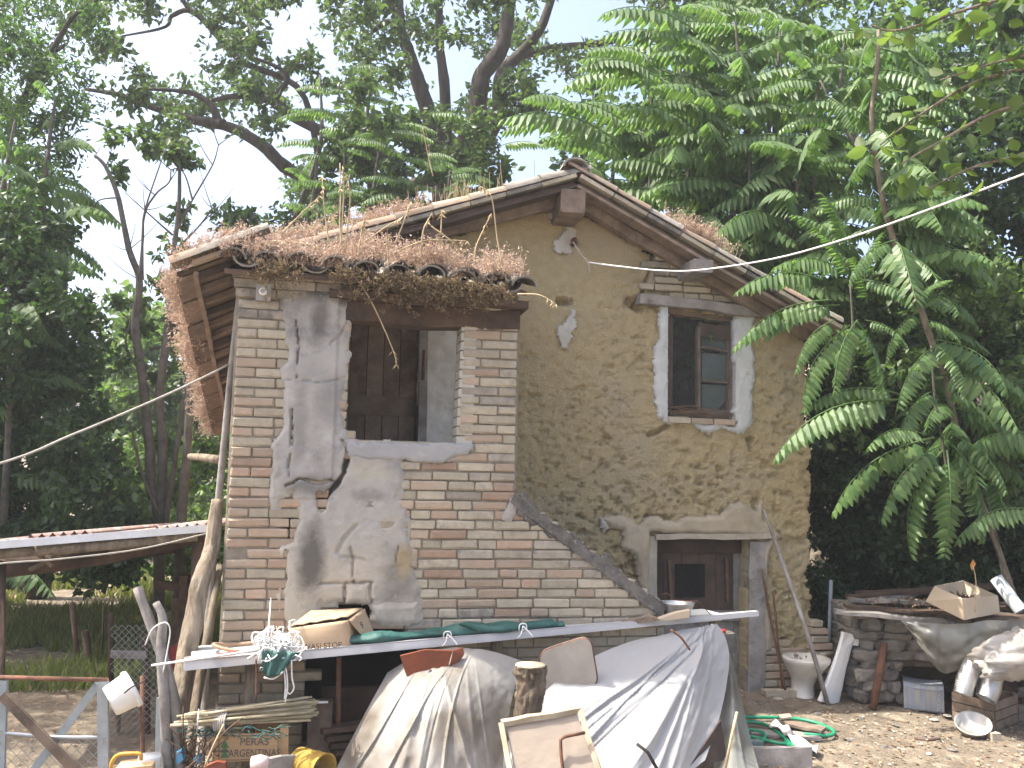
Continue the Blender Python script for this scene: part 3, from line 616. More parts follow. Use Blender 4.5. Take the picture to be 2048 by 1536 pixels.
plank('frame', PY(1462, 838, .08), PY(1464, 642, .08), .05, .06, M_wood, win, up=(0, 1, 0), jit=.002)
plank('frame', PY(1339, 832, .09), PY(1340, 630, .09), .04, .03, M_wdark, win, up=(0, 1, 0), jit=.002)
plank('frame', PY(1338, 829, .08), PY(1464, 836, .08), .05, .03, M_wood, win, jit=.002)
plank('sash', PY(1396, 832, .10), PY(1396, 655, .10), .03, .055, M_wood, win, up=(0, 1, 0), jit=.002)
plank('sash', PY(1396, 660, .10), PY(1462, 668, .10), .03, .12, M_wdark, win, jit=.002)
plank('sash', PY(1396, 822, .10), PY(1462, 827, .10), .03, .05, M_wood, win, jit=.002)
for (ya, yb) in ((694, 702), (760, 766)): plank('glazing_bar', PY(1402, ya, .10), PY(1454, yb, .10), .02, .018, M_wood, win, jit=.001)
plank('sash', PY(1456, 826, .10), PY(1457, 668, .10), .03, .03, M_wood, win, up=(0, 1, 0), jit=.002)
gl = glassmat('dusty_glass', (.10, .13, .125), .25)
for pts in ([(1404, 676), (1452, 682), (1452, 700), (1404, 694)], [(1404, 706), (1452, 710), (1452, 762), (1404, 758)], [(1404, 769), (1453, 772), (1452, 800), (1432, 822), (1404, 822)]):
    MB().prism([PY(x, y, .105) for x, y in pts], (0, .004, 0)).build('pane', gl, win)
# chicken wire
cw = MB(); q0, q1 = PY(1338, 830, .03), PY(1466, 640, .03); s = .022
i = 0; z = q0.z
while z < q1.z-.01:
    x = q0.x+(s/2 if i % 2 else 0)
    while x < q1.x:
        for (dx, dz) in ((s/2, s*.4), (-s/2, s*.4)):
            cw.bar((x, .03, z), (x+dx, .03, z+dz), .0016, .0016, up=(0, 1, 0))
        cw.bar((x, .03, z-s*.35), (x, .03, z), .0016, .0016, up=(0, 1, 0)); x += s
    z += s*.75; i += 1
cw.build('wire_mesh', mat('dull_wire', (.16, .16, .15), None, 9, .6, 0), win)
tw = MB()
for k in range(7):
    a_ = PY(1336+random.uniform(0, 25), 822+random.uniform(-8, 6), -.01); b_ = PY(1400+random.uniform(0, 60), 822+random.uniform(-12, 14), -.02)
    tw.tube(curve_pts([a_, a_.lerp(b_, .5)+Vector((0, 0, random.uniform(-.01, .03))), b_], 6), .004, 4)
tw.build('twigs', mat('dry_vine', (.16, .10, .065), None, 9, .9, 0), house)

# ---- brick patches in the mud wall
def patch(px, n, m=wall, kinds=('cream', 'pink'), fade=None):
    pts = [XW(*q) for q in px]; z0 = min(p[1] for p in pts); z1 = max(p[1] for p in pts); x0 = min(p[0] for p in pts); x1 = max(p[0] for p in pts)
    r = 0; z = z0+.03
    while z < z1:
        x = x0-(.12 if r % 2 else 0)
        while x < x1:
            L = .25 if random.random() < .7 else .13
            if inpoly(np.array(x+L/2), np.array(z), pts) and not inpoly(np.array(x+L/2), np.array(z), win_o):
                put_brick(random.choice(kinds), x+.004, x+L-.004, z, -.004, house, out=.012+random.uniform(0, .008))
            x += L
        z += .0635; r += 1
patch([(1278, 586), (1300, 560), (1300, 520), (1330, 500), (1390, 530), (1440, 560), (1560, 618), (1540, 625), (1470, 605)], 20, kinds=('cream', 'cream', 'grey'))
patch([(1096, 415), (1098, 440), (1165, 445), (1165, 400), (1150, 395)], 6, kinds=('cream', 'grey'))
patch([(1290, 462), (1318, 480), (1322, 500), (1296, 492)], 4)
patch([(1525, 1275), (1606, 1275), (1606, 1385), (1525, 1390)], 30, kinds=('cream', 'pink', 'cream'))
# corner buttress of loose-laid bricks
for i in range(9):
    zc = .14+i*.062
    for j in range(1):
        x0, x1 = XR-.05, XR+.24-.022*i+random.uniform(-.02, .02)
        put_brick('pink' if i % 2 else 'cream', x0, x1, zc, -.09+random.uniform(-.01, .01), house, out=0)
# lime patches on the gable
for k, (pts, M_) in enumerate((([(1104, 478), (1128, 455), (1150, 462), (1160, 478), (1150, 498), (1128, 504), (1110, 492)], M_lime), ([(1118, 640), (1140, 620), (1158, 650), (1150, 680), (1136, 700), (1122, 670)], M_lime))):
    relief('lime_patch', pts, 0, M_, wall, res=.0125, proud=.004, amp=.004, seed=150+k, edge=.11, back=.03, feather=.05)
mb = MB(); p = PY(1146, 482, -.03); mb.lathe([(.0, 0), (.022, 0), (.022, .05), (.012, .05), (.012, .02), (0, .02)], p, 10, Matrix.Rotation(pi/2, 3, 'X')); mb.build('wall_hook', M_iron, house)
# ================================================================== ROOF
roof = MB()
YV = -.36            # verge line
def rp(side, s, y, up=0):     # side +1 right, -1 left; s along slope (m, horizontal run), up = normal offset
    sl = SR if side > 0 else SLF; n = Vector((side*sl, 0, 1)).normalized()
    return Vector((XC+side*s, y, ZR-.075-sl*s))+n*up
RUN = {1: 2.24, -1: 2.52}
for side in (1, -1):
    a, b, c, d = rp(side, -.02, YV+.06), rp(side, RUN[side], YV+.06), rp(side, RUN[side], 5.3), rp(side, -.02, 5.3)
    n = Vector((side*.4, 0, .9)).normalized()*-.03
    roof.prism([a, b, c, d] if side < 0 else [d, c, b, a], n)
roof = roof.build('roof', M_wdark, house)
def tile_mesh(v, r0=.088, r1=.066, L=.44, t=.014, up=True):
    rr = random.Random(v); N = 8; m = MB(); rows_o = []; rows_i = []
    for k, (x, r) in enumerate(((0, r0), (L*.5, (r0+r1)/2), (L, r1))):
        ro = []; ri = []
        for i in range(N+1):
            a = pi*i/N; ro.append((x, r*cos(a), r*.75*sin(a)+rr.uniform(-.002, .002))); ri.append((x, (r-t)*cos(a), (r-t)*.75*sin(a)))
        rows_o.append(ro); rows_i.append(ri)
    m.grid(rows_o); m.grid([q[::-1] for q in rows_i])
    for e in (0, 2):
        m.grid([rows_i[e], rows_o[e]] if e == 0 else [rows_o[e], rows_i[e]], smooth=False)
    me = bpy.data.meshes.new('tile'); me.from_pydata([x[:] for x in m.v], [], m.f); me.polygons.foreach_set('use_smooth', m.sm); me.update(); return me
TILES = [tile_mesh(v) for v in range(3)]
for t in TILES: t.materials.append(M_tile)
TILESG = [tile_mesh(v+9) for v in range(3)]
for t in TILESG: t.materials.append(M_tilegrey)
def put_tile(p, along, nrm, parent, flip=False, grey=False, sc=1.0):
    x = Vector(along).normalized(); z = Vector(nrm).normalized(); y = z.cross(x).normalized(); z = x.cross(y)
    if flip: z = -z; y = -y
    o = inst('tile', random.choice(TILESG if grey else TILES), p, parent)
    mtx = Matrix((x, y, z)).transposed().to_quaternion(); q = Quaternion((random.gauss(0, 1), random.gauss(0, 1), random.gauss(0, 1)), random.uniform(0, .05))
    o.rotation_mode = 'QUATERNION'; o.rotation_quaternion = q@mtx; o.scale = (sc, sc, sc); return o
for side in (1, -1):
    sl = SR if side > 0 else SLF; dn = Vector((side, 0, -sl)).normalized(); n = Vector((side*sl, 0, 1)).normalized()
    run = RUN[side]; L = run*math.sqrt(1+sl*sl); k = int(L/.33)+1
    for i in range(k):          # verge course, second course behind it, and one more
        s = (run-.02)*(i+1)/k
        for row in range(4):
            y = YV+.07+row*.2
            p = rp(side, s, y, .055+random.uniform(0, .008)); put_tile(p, -dn, n, roof, grey=(random.random() < (.35 if row == 0 else .6)))
            if row < 3:
                p = rp(side, s, y+.1, .075); put_tile(p, -dn, n, roof, flip=True, grey=random.random() < .6)
    # thin flat bricks laid under the tiles along the verge: their edges show
    k = int(L/.29)
    for i in range(k):
        s0, s1 = (run)*i/k+.004, run*(i+1)/k-.004
        a, b = rp(side, s0, YV-.0, .018), rp(side, s1, YV+random.uniform(-.006, .006), .018)
        MB().prism([a, b, b+Vector((0, .34, 0)), a+Vector((0, .34, 0))][::(1 if side < 0 else -1)], n*.03).build('flat_brick', BR['cream'] if (i+side) % 3 else M_tilegrey, roof)
    # soffit boards and rafters below
    plank('rafter', rp(side, .05, YV+.28, -.075), rp(side, run-.12, YV+.28, -.075), .075, .085, M_wood, roof, up=n, jit=.006, sub=8)
    plank('verge_board', rp(side, .02, YV+.10, -.045), rp(side, run-.05, YV+.10, -.045), .16, .026, M_wood if side > 0 else M_wred, roof, up=n, jit=.004, sub=8)
# field of tiles behind the individual courses: one corrugated sheet per slope
for side in (1, -1):
    sl = SR if side > 0 else SLF; n = Vector((side*sl, 0, 1)).normalized(); rows = []
    ys = np.arange(YV+.8, 5.3, .025)
    for s in np.linspace(.0, RUN[side], 20):
        rows.append([rp(side, s, y, .06+.05*cos(2*pi*(y-YV)/.2)+.012*((s*6) % 1)) for y in ys])
    MB().grid(rows).build('tile_field', M_tilegrey, roof)
# ridge tiles
for i in range(12):
    o = put_tile((XC-.02, YV+.0+i*.37, ZR+.015), (0, 1, 0), (0, 0, 1), roof, grey=True, sc=1.25)
# purlin ends
def purlin(px0, py0, px1, py1, w, h, m=M_wdark):
    a = PY(px0, py0, YV-.06); b = PY(px1, py1, .2); plank('purlin', a, (a.x, .3, a.z-.0), w, h, m, roof, jit=.008, sub=6)
for (x, s, m_, w, h) in ((XC-.03, 0, M_wood, .2, .19), (2.86, 1, M_wgrey, .16, .11), (.68, -1, M_wdark, .13, .13), (3.62, 1, M_wgrey, .12, .10)):
    z = (ZR-.075-(SR*(x-XC) if x > XC else SLF*(XC-x)))-.03-h/2-.05
    plank('purlin', (x, YV-.03 if s == 1 else YV+.02, z), (x, .5, z+.0), w, h, m_, roof, jit=.008, sub=5)

# ---- porch roof: tiles with their ends to the front
zE, yE = 3.035, YF-.16
def pz(y): return zE+(y-yE)*.26
MB().prism([(XL-.02, yE+.05, pz(yE+.05)-.07), (XPR+.03, yE+.05, pz(yE+.05)-.10), (XPR+.03, -.02, pz(-.02)-.10), (XL-.02, -.02, pz(-.02)-.07)], (0, 0, .03)).build('porch_roof', M_wdark, house)
proof = bpy.data.objects['porch_roof']
nT = 10; dn = Vector((0, -1, -.26)).normalized(); n = Vector((0, -.26, 1)).normalized()
for i in range(nT):
    x = XL+.02+(XPR-XL-.0)*i/(nT-1); drop = .07*(i/(nT-1))
    for r in range(4):
        y = yE+.33*r+random.uniform(-.03, .02); put_tile((x+random.uniform(-.012, .012), y, pz(y)-drop+.035+random.uniform(-.008, .012)), -dn, n, proof, grey=True)
        if i < nT-1:
            y = yE+.33*r+random.uniform(-.02, .03)+.02; put_tile((x+.098+random.uniform(-.01, .01), y, pz(y)-drop+.045), -dn, n, proof, flip=True, grey=True)
            if r == 0: y -= .0; put_tile((x+.03, y+.01, pz(y)-drop+.062), -dn, n, proof, grey=True, sc=.95)
# ---- left overhang: the eave that runs back past the porch, seen from below
EA, EB = PY(474, 512, YF+.06), PY(352, 557, YF+.06); ED = PY(427, 872, 1.7); EC = ED+Vector((.42, 0, .20))
def ev(s, t, up=0):
    a = EA.lerp(EB, s); b = EC.lerp(ED, s); p = a.lerp(b, t); return p+Vector((0, 0, up))
eav = MB(); rows = [[ev(s, t, .02) for s in np.linspace(-.15, 1, 6)] for t in np.linspace(0, 1, 10)]; rows2 = [[p+Vector((0, 0, .02)) for p in r] for r in rows]
eav.grid(rows, smooth=False); eav.grid([r[::-1] for r in rows2], smooth=False); eave = eav.build('eave', M_tile, house)
NJ = 17
for k in range(NJ):
    t = (k+.35)/NJ
    plank('batten', ev(-.1, t, -.008), ev(.66, t, -.008), .042, .04, M_wood if k % 3 else M_wred, eave, jit=.003, sub=3, up=(0, 0, 1))
for k in range(9):
    t0, t1 = k/9+.006, (k+1)/9-.006
    MB().prism([ev(.69, t0, .0), ev(1.0, t0, .0), ev(1.0, t1, .0), ev(.69, t1, .0)], (0, 0, -.012)).build('eave_tile', M_wood, eave)
plank('eave_board', ev(.67, 0.0, -.018), ev(.67, 1, -.018), .03, .03, M_wood, eave, jit=.004, sub=8)
for k in range(2): 
    p = ev(.55+.5*k, -.02, .05); put_tile(p, (EA-EB), Vector((-.35, 0, 1)), eave, grey=k == 0, sc=1.0)
MB().prism([ev(.05, -.03, .0), ev(.72, -.03, .0), ev(.72, -.03, .03), ev(.05, -.03, .03)], (0, .06, 0)).build('flat_brick', BR['pink'], eave)
# ================================================================== GROUND
def terr(x, y):
    x = np.asarray(x, float); y = np.asarray(y, float)
    z = ground_z(x, y)+.02*fbm(x*1.1, y*1.1, 201, 3)+.014*fbm(x*5, y*5, 203, 3)*(np.hypot(x-2, y+1) < 12)
    z = z-.03*np.exp(-((x-1)**2+(y+5)**2)/9)
    bank = np.clip((x-5.6)*.75+(y-1.6)*.5, 0, None); z = z+np.where((x > 3.9), 6*(1-np.exp(-bank/6)), 0)*np.clip((x-3.9)/1.5, 0, 1)
    z = z+1.4*np.clip((y-11)/22, 0, 6)+.3*np.clip((y-6)/8, 0, 1)*np.clip((-x)/4, 0, 1)*fbm(x*.25, y*.25, 207, 2)
    z = np.where((x > XL+.1) & (x < XR-.1) & (y > .1) & (y < 5), np.minimum(z, .03), z)
    return z
def axis(a, b, st, ext, k=1.22):
    c = list(np.arange(a, b+1e-6, st)); d = st
    while c[-1] < ext: d *= k; c.append(c[-1]+d)
    d = st
    while c[0] > -ext: d *= k; c.insert(0, c[0]-d)
    return np.array(c)
gx, gy = np.meshgrid(axis(-5, 8, .055, 55), axis(-3.5, 3, .055, 55)); gzv = terr(gx, gy); ny, nx = gx.shape
idx = np.arange(nx*ny).reshape(ny, nx)
M_soil = mat('dirt', (.25, .205, .15), (.135, .108, .078), 2.2, .97, .9, 30, c3=(.34, .285, .21), s3=7, t3=(.52, .66), bdist=.03)
g = np_obj('ground', np.stack([gx.ravel(), gy.ravel(), gzv.ravel()], 1), np.stack([idx[:-1, :-1].ravel(), idx[:-1, 1:].ravel(), idx[1:, 1:].ravel(), idx[1:, :-1].ravel()], 1), M_soil, kind='structure', smooth=True, recentre=False)

# ================================================================== LEAVES
def unit(v): return v/np.maximum(np.linalg.norm(v, axis=-1, keepdims=True), 1e-9)
def leaves(P, L, asp=.55, up=.35, droop=.3, fold=.18, var=.3):
    n = len(P); A = unit(rng.normal(size=(n, 3))+np.array([0, 0, -droop])); Nn = unit(rng.normal(size=(n, 3))+np.array([0, 0, up*2])); B = unit(np.cross(A, Nn)); Nn = np.cross(B, A)
    l = (L*(1-var+2*var*rng.random(n)))[:, None]; w = l*asp*.5
    v = np.stack([P, P+A*l*.45+B*w-Nn*l*fold*-.5, P+A*l-Nn*l*.12, P+A*l*.45-B*w+Nn*l*fold*.5], 1).reshape(-1, 3)
    b = np.arange(n)*4; f = np.concatenate([np.stack([b, b+1, b+2], 1), np.stack([b, b+2, b+3], 1)])
    return v, f
def clumps(cs, dens, sub=.35, tw=14):
    """leaf points gathered in little sprays inside the ellipsoids cs = (centre, (rx, ry, rz), weight)"""
    out = []
    for c, r, wgt in cs:
        k = max(3, int(dens*wgt/tw)); d = unit(rng.normal(size=(k, 3)))*(rng.random((k, 1))**.45)
        s = np.array(c)+d*np.array(r)
        pts = s[:, None, :]+rng.normal(size=(k, tw, 3))*np.array(r)*sub*.55; out.append(pts.reshape(-1, 3))
    return np.concatenate(out)
def px_clumps(region, step, rpx, dmin, dmax, gaps=(), layers=1, jit=.5, flat=.8, keep=1.0):
    cs = []; xs = [p[0] for p in region]; ys = [p[1] for p in region]
    for _ in range(layers):
        y = min(ys)
        while y < max(ys):
            x = min(xs)
            while x < max(xs):
                qx, qy = x+random.uniform(-jit, jit)*step, y+random.uniform(-jit, jit)*step; x += step
                if random.random() > keep or not inpoly(np.array(qx), np.array(qy), region): continue
                if any((qx-g[0])**2+(qy-g[1])**2 < (g[2]+rpx*.55)**2 for g in gaps): continue
                d = random.uniform(dmin, dmax); r = rpx*d/F_PX*random.uniform(.7, 1.25); cs.append((PD(qx, qy, d)[:], (r, r, r*flat), 1))
            y += step
    return cs
M_oak = leafmat('oak_leaf', (.095, .14, .058), (.05, .082, .036), .42, .4)
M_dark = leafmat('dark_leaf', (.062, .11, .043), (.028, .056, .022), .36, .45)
M_mid = leafmat('bush_leaf', (.115, .17, .06), (.055, .10, .036), .45, .4)
M_ail = leafmat('ailanthus_leaf', (.165, .235, .10), (.085, .155, .063), .5, .4, .5)
M_ailn = leafmat('bright_ailanthus_leaf', (.155, .235, .085), (.07, .14, .05), .45, .35, .45)
M_hazel = leafmat('hazel_leaf', (.11, .15, .045), (.06, .10, .035), .5, .25, .5)

def tree(name, label, cat, base, limbs, cs, dens, L, m, asp=.6, group=None, barkm=None, tw=14, up=.35, sub=.35):
    t = thing(name, label, cat, base, group)
    for k, (pts, rad) in enumerate(limbs):
        MB().tube(curve_pts(pts, max(6, 4*len(pts))), [q*(.68 if name == 'oak_tree' else 1) for q in rad], 9, jit=.09).build('trunk' if k == 0 else 'branch', barkm or M_bark, t)
    if cs:
        v, f = leaves(clumps(cs, dens, tw=tw, sub=sub), L, asp, up=up); np_obj('crown', v, f, m, t)
    return t
def pxl(pts, d): return [PD(x, y, d if not hasattr(d, '__len__') else d[0]+(d[1]-d[0])*i/(len(pts)-1)) for i, (x, y) in enumerate(pts)]

# ---- the big oak behind the house
D0 = 15.0
fork = PD(888, 330, D0); base = Vector((fork.x+.2, fork.y+.2, float(terr(fork.x, fork.y))-.1))
limbs = [([base, base.lerp(fork, .5)+Vector((.1, 0, 0)), fork], [.42, .34, .30]),
         (pxl([(888, 330), (866, 250), (842, 180), (818, 105), (802, 58), (796, -40)], D0), [.24, .16, .10]),
         (pxl([(802, 58), (775, 44), (745, 62)], D0), [.10, .06]),
         (pxl([(895, 320), (889, 170), (880, 90), (878, -30)], D0+.5), [.16, .12, .08]),
         (pxl([(910, 330), (948, 250), (958, 190), (968, 145), (1002, 98), (1016, 30), (1022, -40)], D0-.5), [.26, .20, .14]),
         (pxl([(930, 330), (994, 240), (1002, 150), (1042, 108), (1082, 55), (1112, -30)], D0+.8), [.22, .16, .09]),
         (pxl([(1035, 112), (1100, 98), (1200, 86), (1300, 64), (1370, 52), (1450, 20)], D0+.8), [.12, .08, .03]),
         (pxl([(885, 350), (720, 400), (588, 345), (530, 295), (478, 262), (441, 246), (424, 212), (396, 191), (352, 181), (280, 178)], D0-1), [.17, .14, .08, .03]),
         (pxl([(450, 250), (390, 240), (300, 212), (240, 190), (170, 178)], D0-1), [.13, .08, .04]),
         (pxl([(800, 320), (660, 270), (574, 225), (540, 201), (485, 191), (424, 201)], D0-.5), [.15, .11, .05]),
         (pxl([(574, 225), (556, 190), (575, 160), (560, 137), (500, 112)], D0-.5), [.09, .07, .03]),
         (pxl([(640, 330), (600, 180), (480, 120), (393, 27), (345, 31), (328, 55), (229, 75)], D0), [.08, .07, .02]),
         (pxl([(395, 30), (372, 10), (350, -30)], D0), [.07, .05])]
gaps = [(340, 80, 45), (285, 105, 20), (330, 130, 30), (250, 40, 14), (440, 300, 40), (500, 305, 30), (610, 285, 32), (560, 60, 8), (868, 135, 22), (905, 120, 20), (835, 205, 12), (1145, 50, 42), (1275, 100, 42), (1190, 20, 22), (1060, 130, 18), (1085, 275, 26), (1060, 300, 16), (160, 190, 16), (210, 240, 22), (600, 190, 14), (640, 120, 6), (1300, 140, 30), (1150, 195, 16), (720, 225, 10), (925, 150, 12), (390, 350, 40), (530, 375, 44), (300, 230, 20)]
oak_r = [(130, -140), (1500, -140), (1420, 60), (1240, 210), (1150, 330), (1000, 340), (700, 350), (620, 420), (480, 340), (330, 300), (180, 230)]
cs = px_clumps(oak_r, 62, 44, D0-2.2, D0+2.5, [(g[0], g[1], g[2]*1.15) for g in gaps], layers=2, keep=.88)+px_clumps([(600, 230), (720, 120), (820, 170), (1010, 270), (1060, 340), (900, 420), (640, 420), (560, 400)], 56, 42, 11.2, 13, [(610, 285, 20)], layers=1, keep=.8)
tree('oak_tree', 'huge old oak with dark forked limbs rising behind the farmhouse roof', 'tree', base, limbs, cs, 165, .125, M_oak, .55)
# ---- far wood closing the view
def thicket(label, region, step, rpx, d0, d1, dens, L, m, gaps=(), layers=1, kind=True, flat=.9, keep=1, name='thicket'):
    v, f = leaves(clumps(px_clumps(region, step, rpx, d0, d1, gaps, layers, flat=flat, keep=keep), dens), L, .6); o = np_obj(name, v, f, m, kind='stuff'); o['label'] = label; return o
thicket('pale far woodland seen through the gaps beside the farmhouse', [(225, 600), (430, 560), (450, 1180), (235, 1180), (180, 900)], 60, 52, 17, 22, 190, .2, M_mid, layers=2)
thicket('green undergrowth behind the left shed', [(250, 860), (450, 880), (450, 1180), (250, 1150)], 46, 40, 11, 14, 170, .11, M_mid, layers=1)
thicket('low dark scrub on the skyline left of the roof', [(420, 430), (560, 420), (700, 470), (700, 620), (420, 620)], 48, 44, 14, 17, 180, .14, M_dark)
# ---- left: tall dark broadleaf tree and its neighbour
b = PG(40, 1330); b = Vector((b.x-1.2, b.y+4.5, 0))
cs = px_clumps([(-260, 380), (60, 400), (125, 470), (145, 560), (185, 650), (215, 740), (205, 850), (240, 960), (270, 1060), (270, 1130), (220, 1160), (120, 1120), (0, 1160), (-260, 1190)], 58, 52, 8.2, 11.5, [(205, 770, 10)], layers=3)+[((-5.6+random.uniform(-1.1, .9), .3+random.uniform(-2.0, 1.6), 5.1+random.uniform(-1, 1)), (.5, .5, .4), 1) for _ in range(80)]
tree('broadleaf_tree', 'tall dense dark green tree filling the left edge above the shed', 'tree', b, [([b, b+Vector((.1, 0, 2.5)), b+Vector((0, .2, 5))], [.2, .14, .06])], cs, 190, .085, M_dark)
b2 = PD(10, 1000, 11.6); b2.z = 0
cs = px_clumps([(-120, -120), (200, -120), (190, 60), (140, 150), (175, 260), (150, 330), (110, 470), (0, 520), (-120, 500)], 60, 50, 10, 13, [(170, 300, 20), (115, 400, 16)], layers=2)
tree('acacia_tree', 'light feathery green tree in the upper left corner with thin pale branches', 'tree', b2, [([b2, b2+Vector((.1, 0, 3)), PD(40, 260, 11.5)], [.08, .06, .03])]+[(pxl(q, 11.3), [.045, .02]) for q in ([(60, 200), (100, 110), (150, 30), (215, -10)], [(20, 260), (80, 130), (130, 90)], [(70, 180), (110, 130), (105, 85)])], cs, 190, .085, mat('x_unused', (.1, .1, .1)) if False else leafmat('feathery_leaf', (.085, .14, .055), (.045, .085, .035), .45, .35), .42)
# ---- multi stemmed saplings left of the house
DS = 9.6
b = PD(325, 1130, DS); b = Vector((b.x, b.y, float(terr(b.x, b.y))-.05))
st = [[(318, 1150), (318, 1040), (303, 980), (298, 880), (281, 730), (270, 650), (279, 560), (258, 500), (236, 395), (212, 335), (190, 310)],
      [(322, 1060), (325, 900), (318, 800), (330, 700), (342, 600), (348, 500), (358, 410), (359, 300)],
      [(330, 1050), (348, 930), (365, 820), (376, 740)], [(318, 1030), (285, 950), (262, 850)],
      [(318, 800), (290, 760), (252, 690), (262, 640)], [(285, 560), (287, 440), (310, 390), (338, 365), (342, 340)], [(350, 470), (385, 400), (425, 330), (437, 290)], [(362, 490), (400, 450), (424, 416)],
      [(279, 560), (286, 470), (290, 420), (330, 300)], [(236, 395), (200, 400), (180, 420)], [(345, 470), (300, 430), (250, 385)], [(385, 400), (370, 350), (350, 330)], [(300, 700), (340, 680), (356, 600), (366, 520)]]
rd = [[.06, .045, .015], [.052, .04, .015], [.03, .02], [.02, .01], [.016, .008], [.014, .006], [.012, .005], [.012, .005], [.016, .006], [.01, .004], [.012, .004], [.01, .004], [.02, .008]]
L_ = [([b]+pxl(q, DS) if i == 0 else pxl(q, DS+random.uniform(-.2, .3)), rd[i]) for i, q in enumerate(st)]
for k in range(26):
    q = random.choice(L_[5:9]+L_[:2])[0]; p = q[random.randrange(len(q)//2, len(q))]; e = Vector((random.uniform(-.35, .35), random.uniform(-.2, .2), random.uniform(.1, .4)))
    L_.append(([p, p+e*.5+Vector((0, 0, -.02)), p+e], [.006, .002]))
cs = px_clumps([(240, 520), (400, 400), (450, 560), (390, 760), (250, 760)], 64, 34, 9.4, 10.4, [(200, 500, 60), (270, 480, 30)], layers=1, keep=.6)+px_clumps([(200, 230), (390, 240), (400, 330), (300, 370), (190, 330)], 50, 30, 9.5, 10.5, [], keep=.7)
tree('sapling_clump', 'thin multi stemmed tree with bare upper shoots standing left of the porch', 'tree', b, L_, cs, 90, .10, M_oak, .55, barkm=mat('sapling_bark', (.15, .135, .115), (.07, .062, .05), 8, .95, .6, 25))
b = PD(365, 1120, DS-.4); b = Vector((b.x, b.y, float(terr(b.x, b.y))-.05))
tree('young_tree', 'slim forked trunk nearest the porch behind the leaning pole', 'tree', b, [([b]+pxl([(362, 1050), (372, 930), (378, 830), (382, 740)], DS-.4), [.055, .045, .03]), (pxl([(378, 830), (392, 785)], DS-.4), [.02, .01])], [], 0, .1, M_oak, barkm=MATS['sapling_bark'])

# ---- trees of heaven: long feather leaves
def frond_mesh(v, m):
    r = random.Random(v); mb = MB(); n = r.choice((14, 15, 16)); pts = []
    for i in range(9):
        t = i/8; pts.append(Vector((t-.06*t*t, .03*sin(3*t+v)*t, .16*sin(pi*t*.62)-.26*t*t)))
    mb.tube(pts, [.009, .006, .003], 4, cap=False)
    for i in range(n):
        t = .16+.84*i/(n-1); k = t*8; a = pts[min(int(k), 7)].lerp(pts[min(int(k)+1, 8)], k-int(k)) if k < 8 else pts[8]
        l = (.205-.02*abs(t-.45)*2)*(1-.45*max(0, t-.75)/.25)*r.uniform(.88, 1.1)
        for s in (-1, 1):
            if r.random() < .03: continue
            dn = r.uniform(.55, 1.05); A = Vector((.26+.6*max(0, t-.7), s*.62, -dn)).normalized(); N = Vector((.1, s*.8, .55)).normalized(); B = A.cross(N).normalized(); N = B.cross(A); w = l*.19
            p0 = a; m1 = a+A*l*.38+N*l*.03; m2 = a+A*l*.75-N*l*.02; tip = a+A*l-N*l*.10
            mb.add([p0, m1, m2, tip, a+A*l*.24+B*w-N*w*.35, a+A*l*.62+B*w*.8-N*w*.5, a+A*l*.24-B*w-N*w*.35, a+A*l*.62-B*w*.8-N*w*.5],
                   [(0, 4, 1), (4, 5, 2, 1), (5, 3, 2), (0, 1, 6), (6, 1, 2, 7), (7, 2, 3)])
    me = bpy.data.meshes.new('frond'); me.from_pydata([q[:] for q in mb.v], [], mb.f); me.polygons.foreach_set('use_smooth', mb.sm); me.update(); me.materials.append(m); return me
FR = [frond_mesh(k, M_ail) for k in range(6)]; FRN = [frond_mesh(k+20, M_ailn) for k in range(6)]
def frond(a, b, parent, lib=FR, roll=0):
    a = Vector(a); b = Vector(b); d = b-a; L = d.length
    # mesh's own chord runs from the origin to its drooping tip
    ch = Vector((.94, 0, -.11)); x = d.normalized(); y = Vector((0, 0, 1)).cross(x)
    if y.length < .05: y = Vector((1, 0, 0)).cross(x)
    y.normalize(); z = x.cross(y)
    q = Matrix((x, y, z)).transposed().to_quaternion() @ Quaternion((0, 1, 0), math.atan2(ch.z, ch.x)*-1*-1) @ Quaternion((1, 0, 0), roll)
    o = inst('frond', random.choice(lib), a, parent); o.rotation_mode = 'QUATERNION'; o.rotation_quaternion = q; s = L/ch.length; o.scale = (s, s*random.uniform(.85, 1.15), s); return o
def ailanthus(name, label, base, stems, lib=FR, nf=(10, 14), FL=(.75, 1.1), barkm=None, extra=(), rads=(.05, .012)):
    t = thing(name, label, 'tree', base)
    for pts in stems:
        cp = curve_pts(pts, 14); MB().tube(cp, rads, 7, jit=.05).build('branch', barkm or MATS['sapling_bark'], t)
        n = random.randint(*nf); az = random.random()*6
        for k in range(n):
            u = .22+.78*(k/(n-1)); p = cp[min(int(u*14), 14)]; az += 2.4+random.uniform(-.35, .35); L = random.uniform(*FL)*(1 if k < n-2 else .7); el = random.uniform(-.25, .25)+.35*(u-.7)
            frond(p, p+Vector((cos(az)*cos(el), sin(az)*cos(el), sin(el)-.1))*L, t, lib, random.uniform(-.25, .25))
    for a, b in extra: frond(a, b, t, lib, random.uniform(-.3, .3))
    return t
def up_stem(px, py, d, h=1.9, lean=.35):
    p = PD(px, py, d); return [p+Vector((random.uniform(-lean, lean), random.uniform(-lean, lean), -h)), p+Vector((random.uniform(-.1, .1), 0, -h*.5)), p]
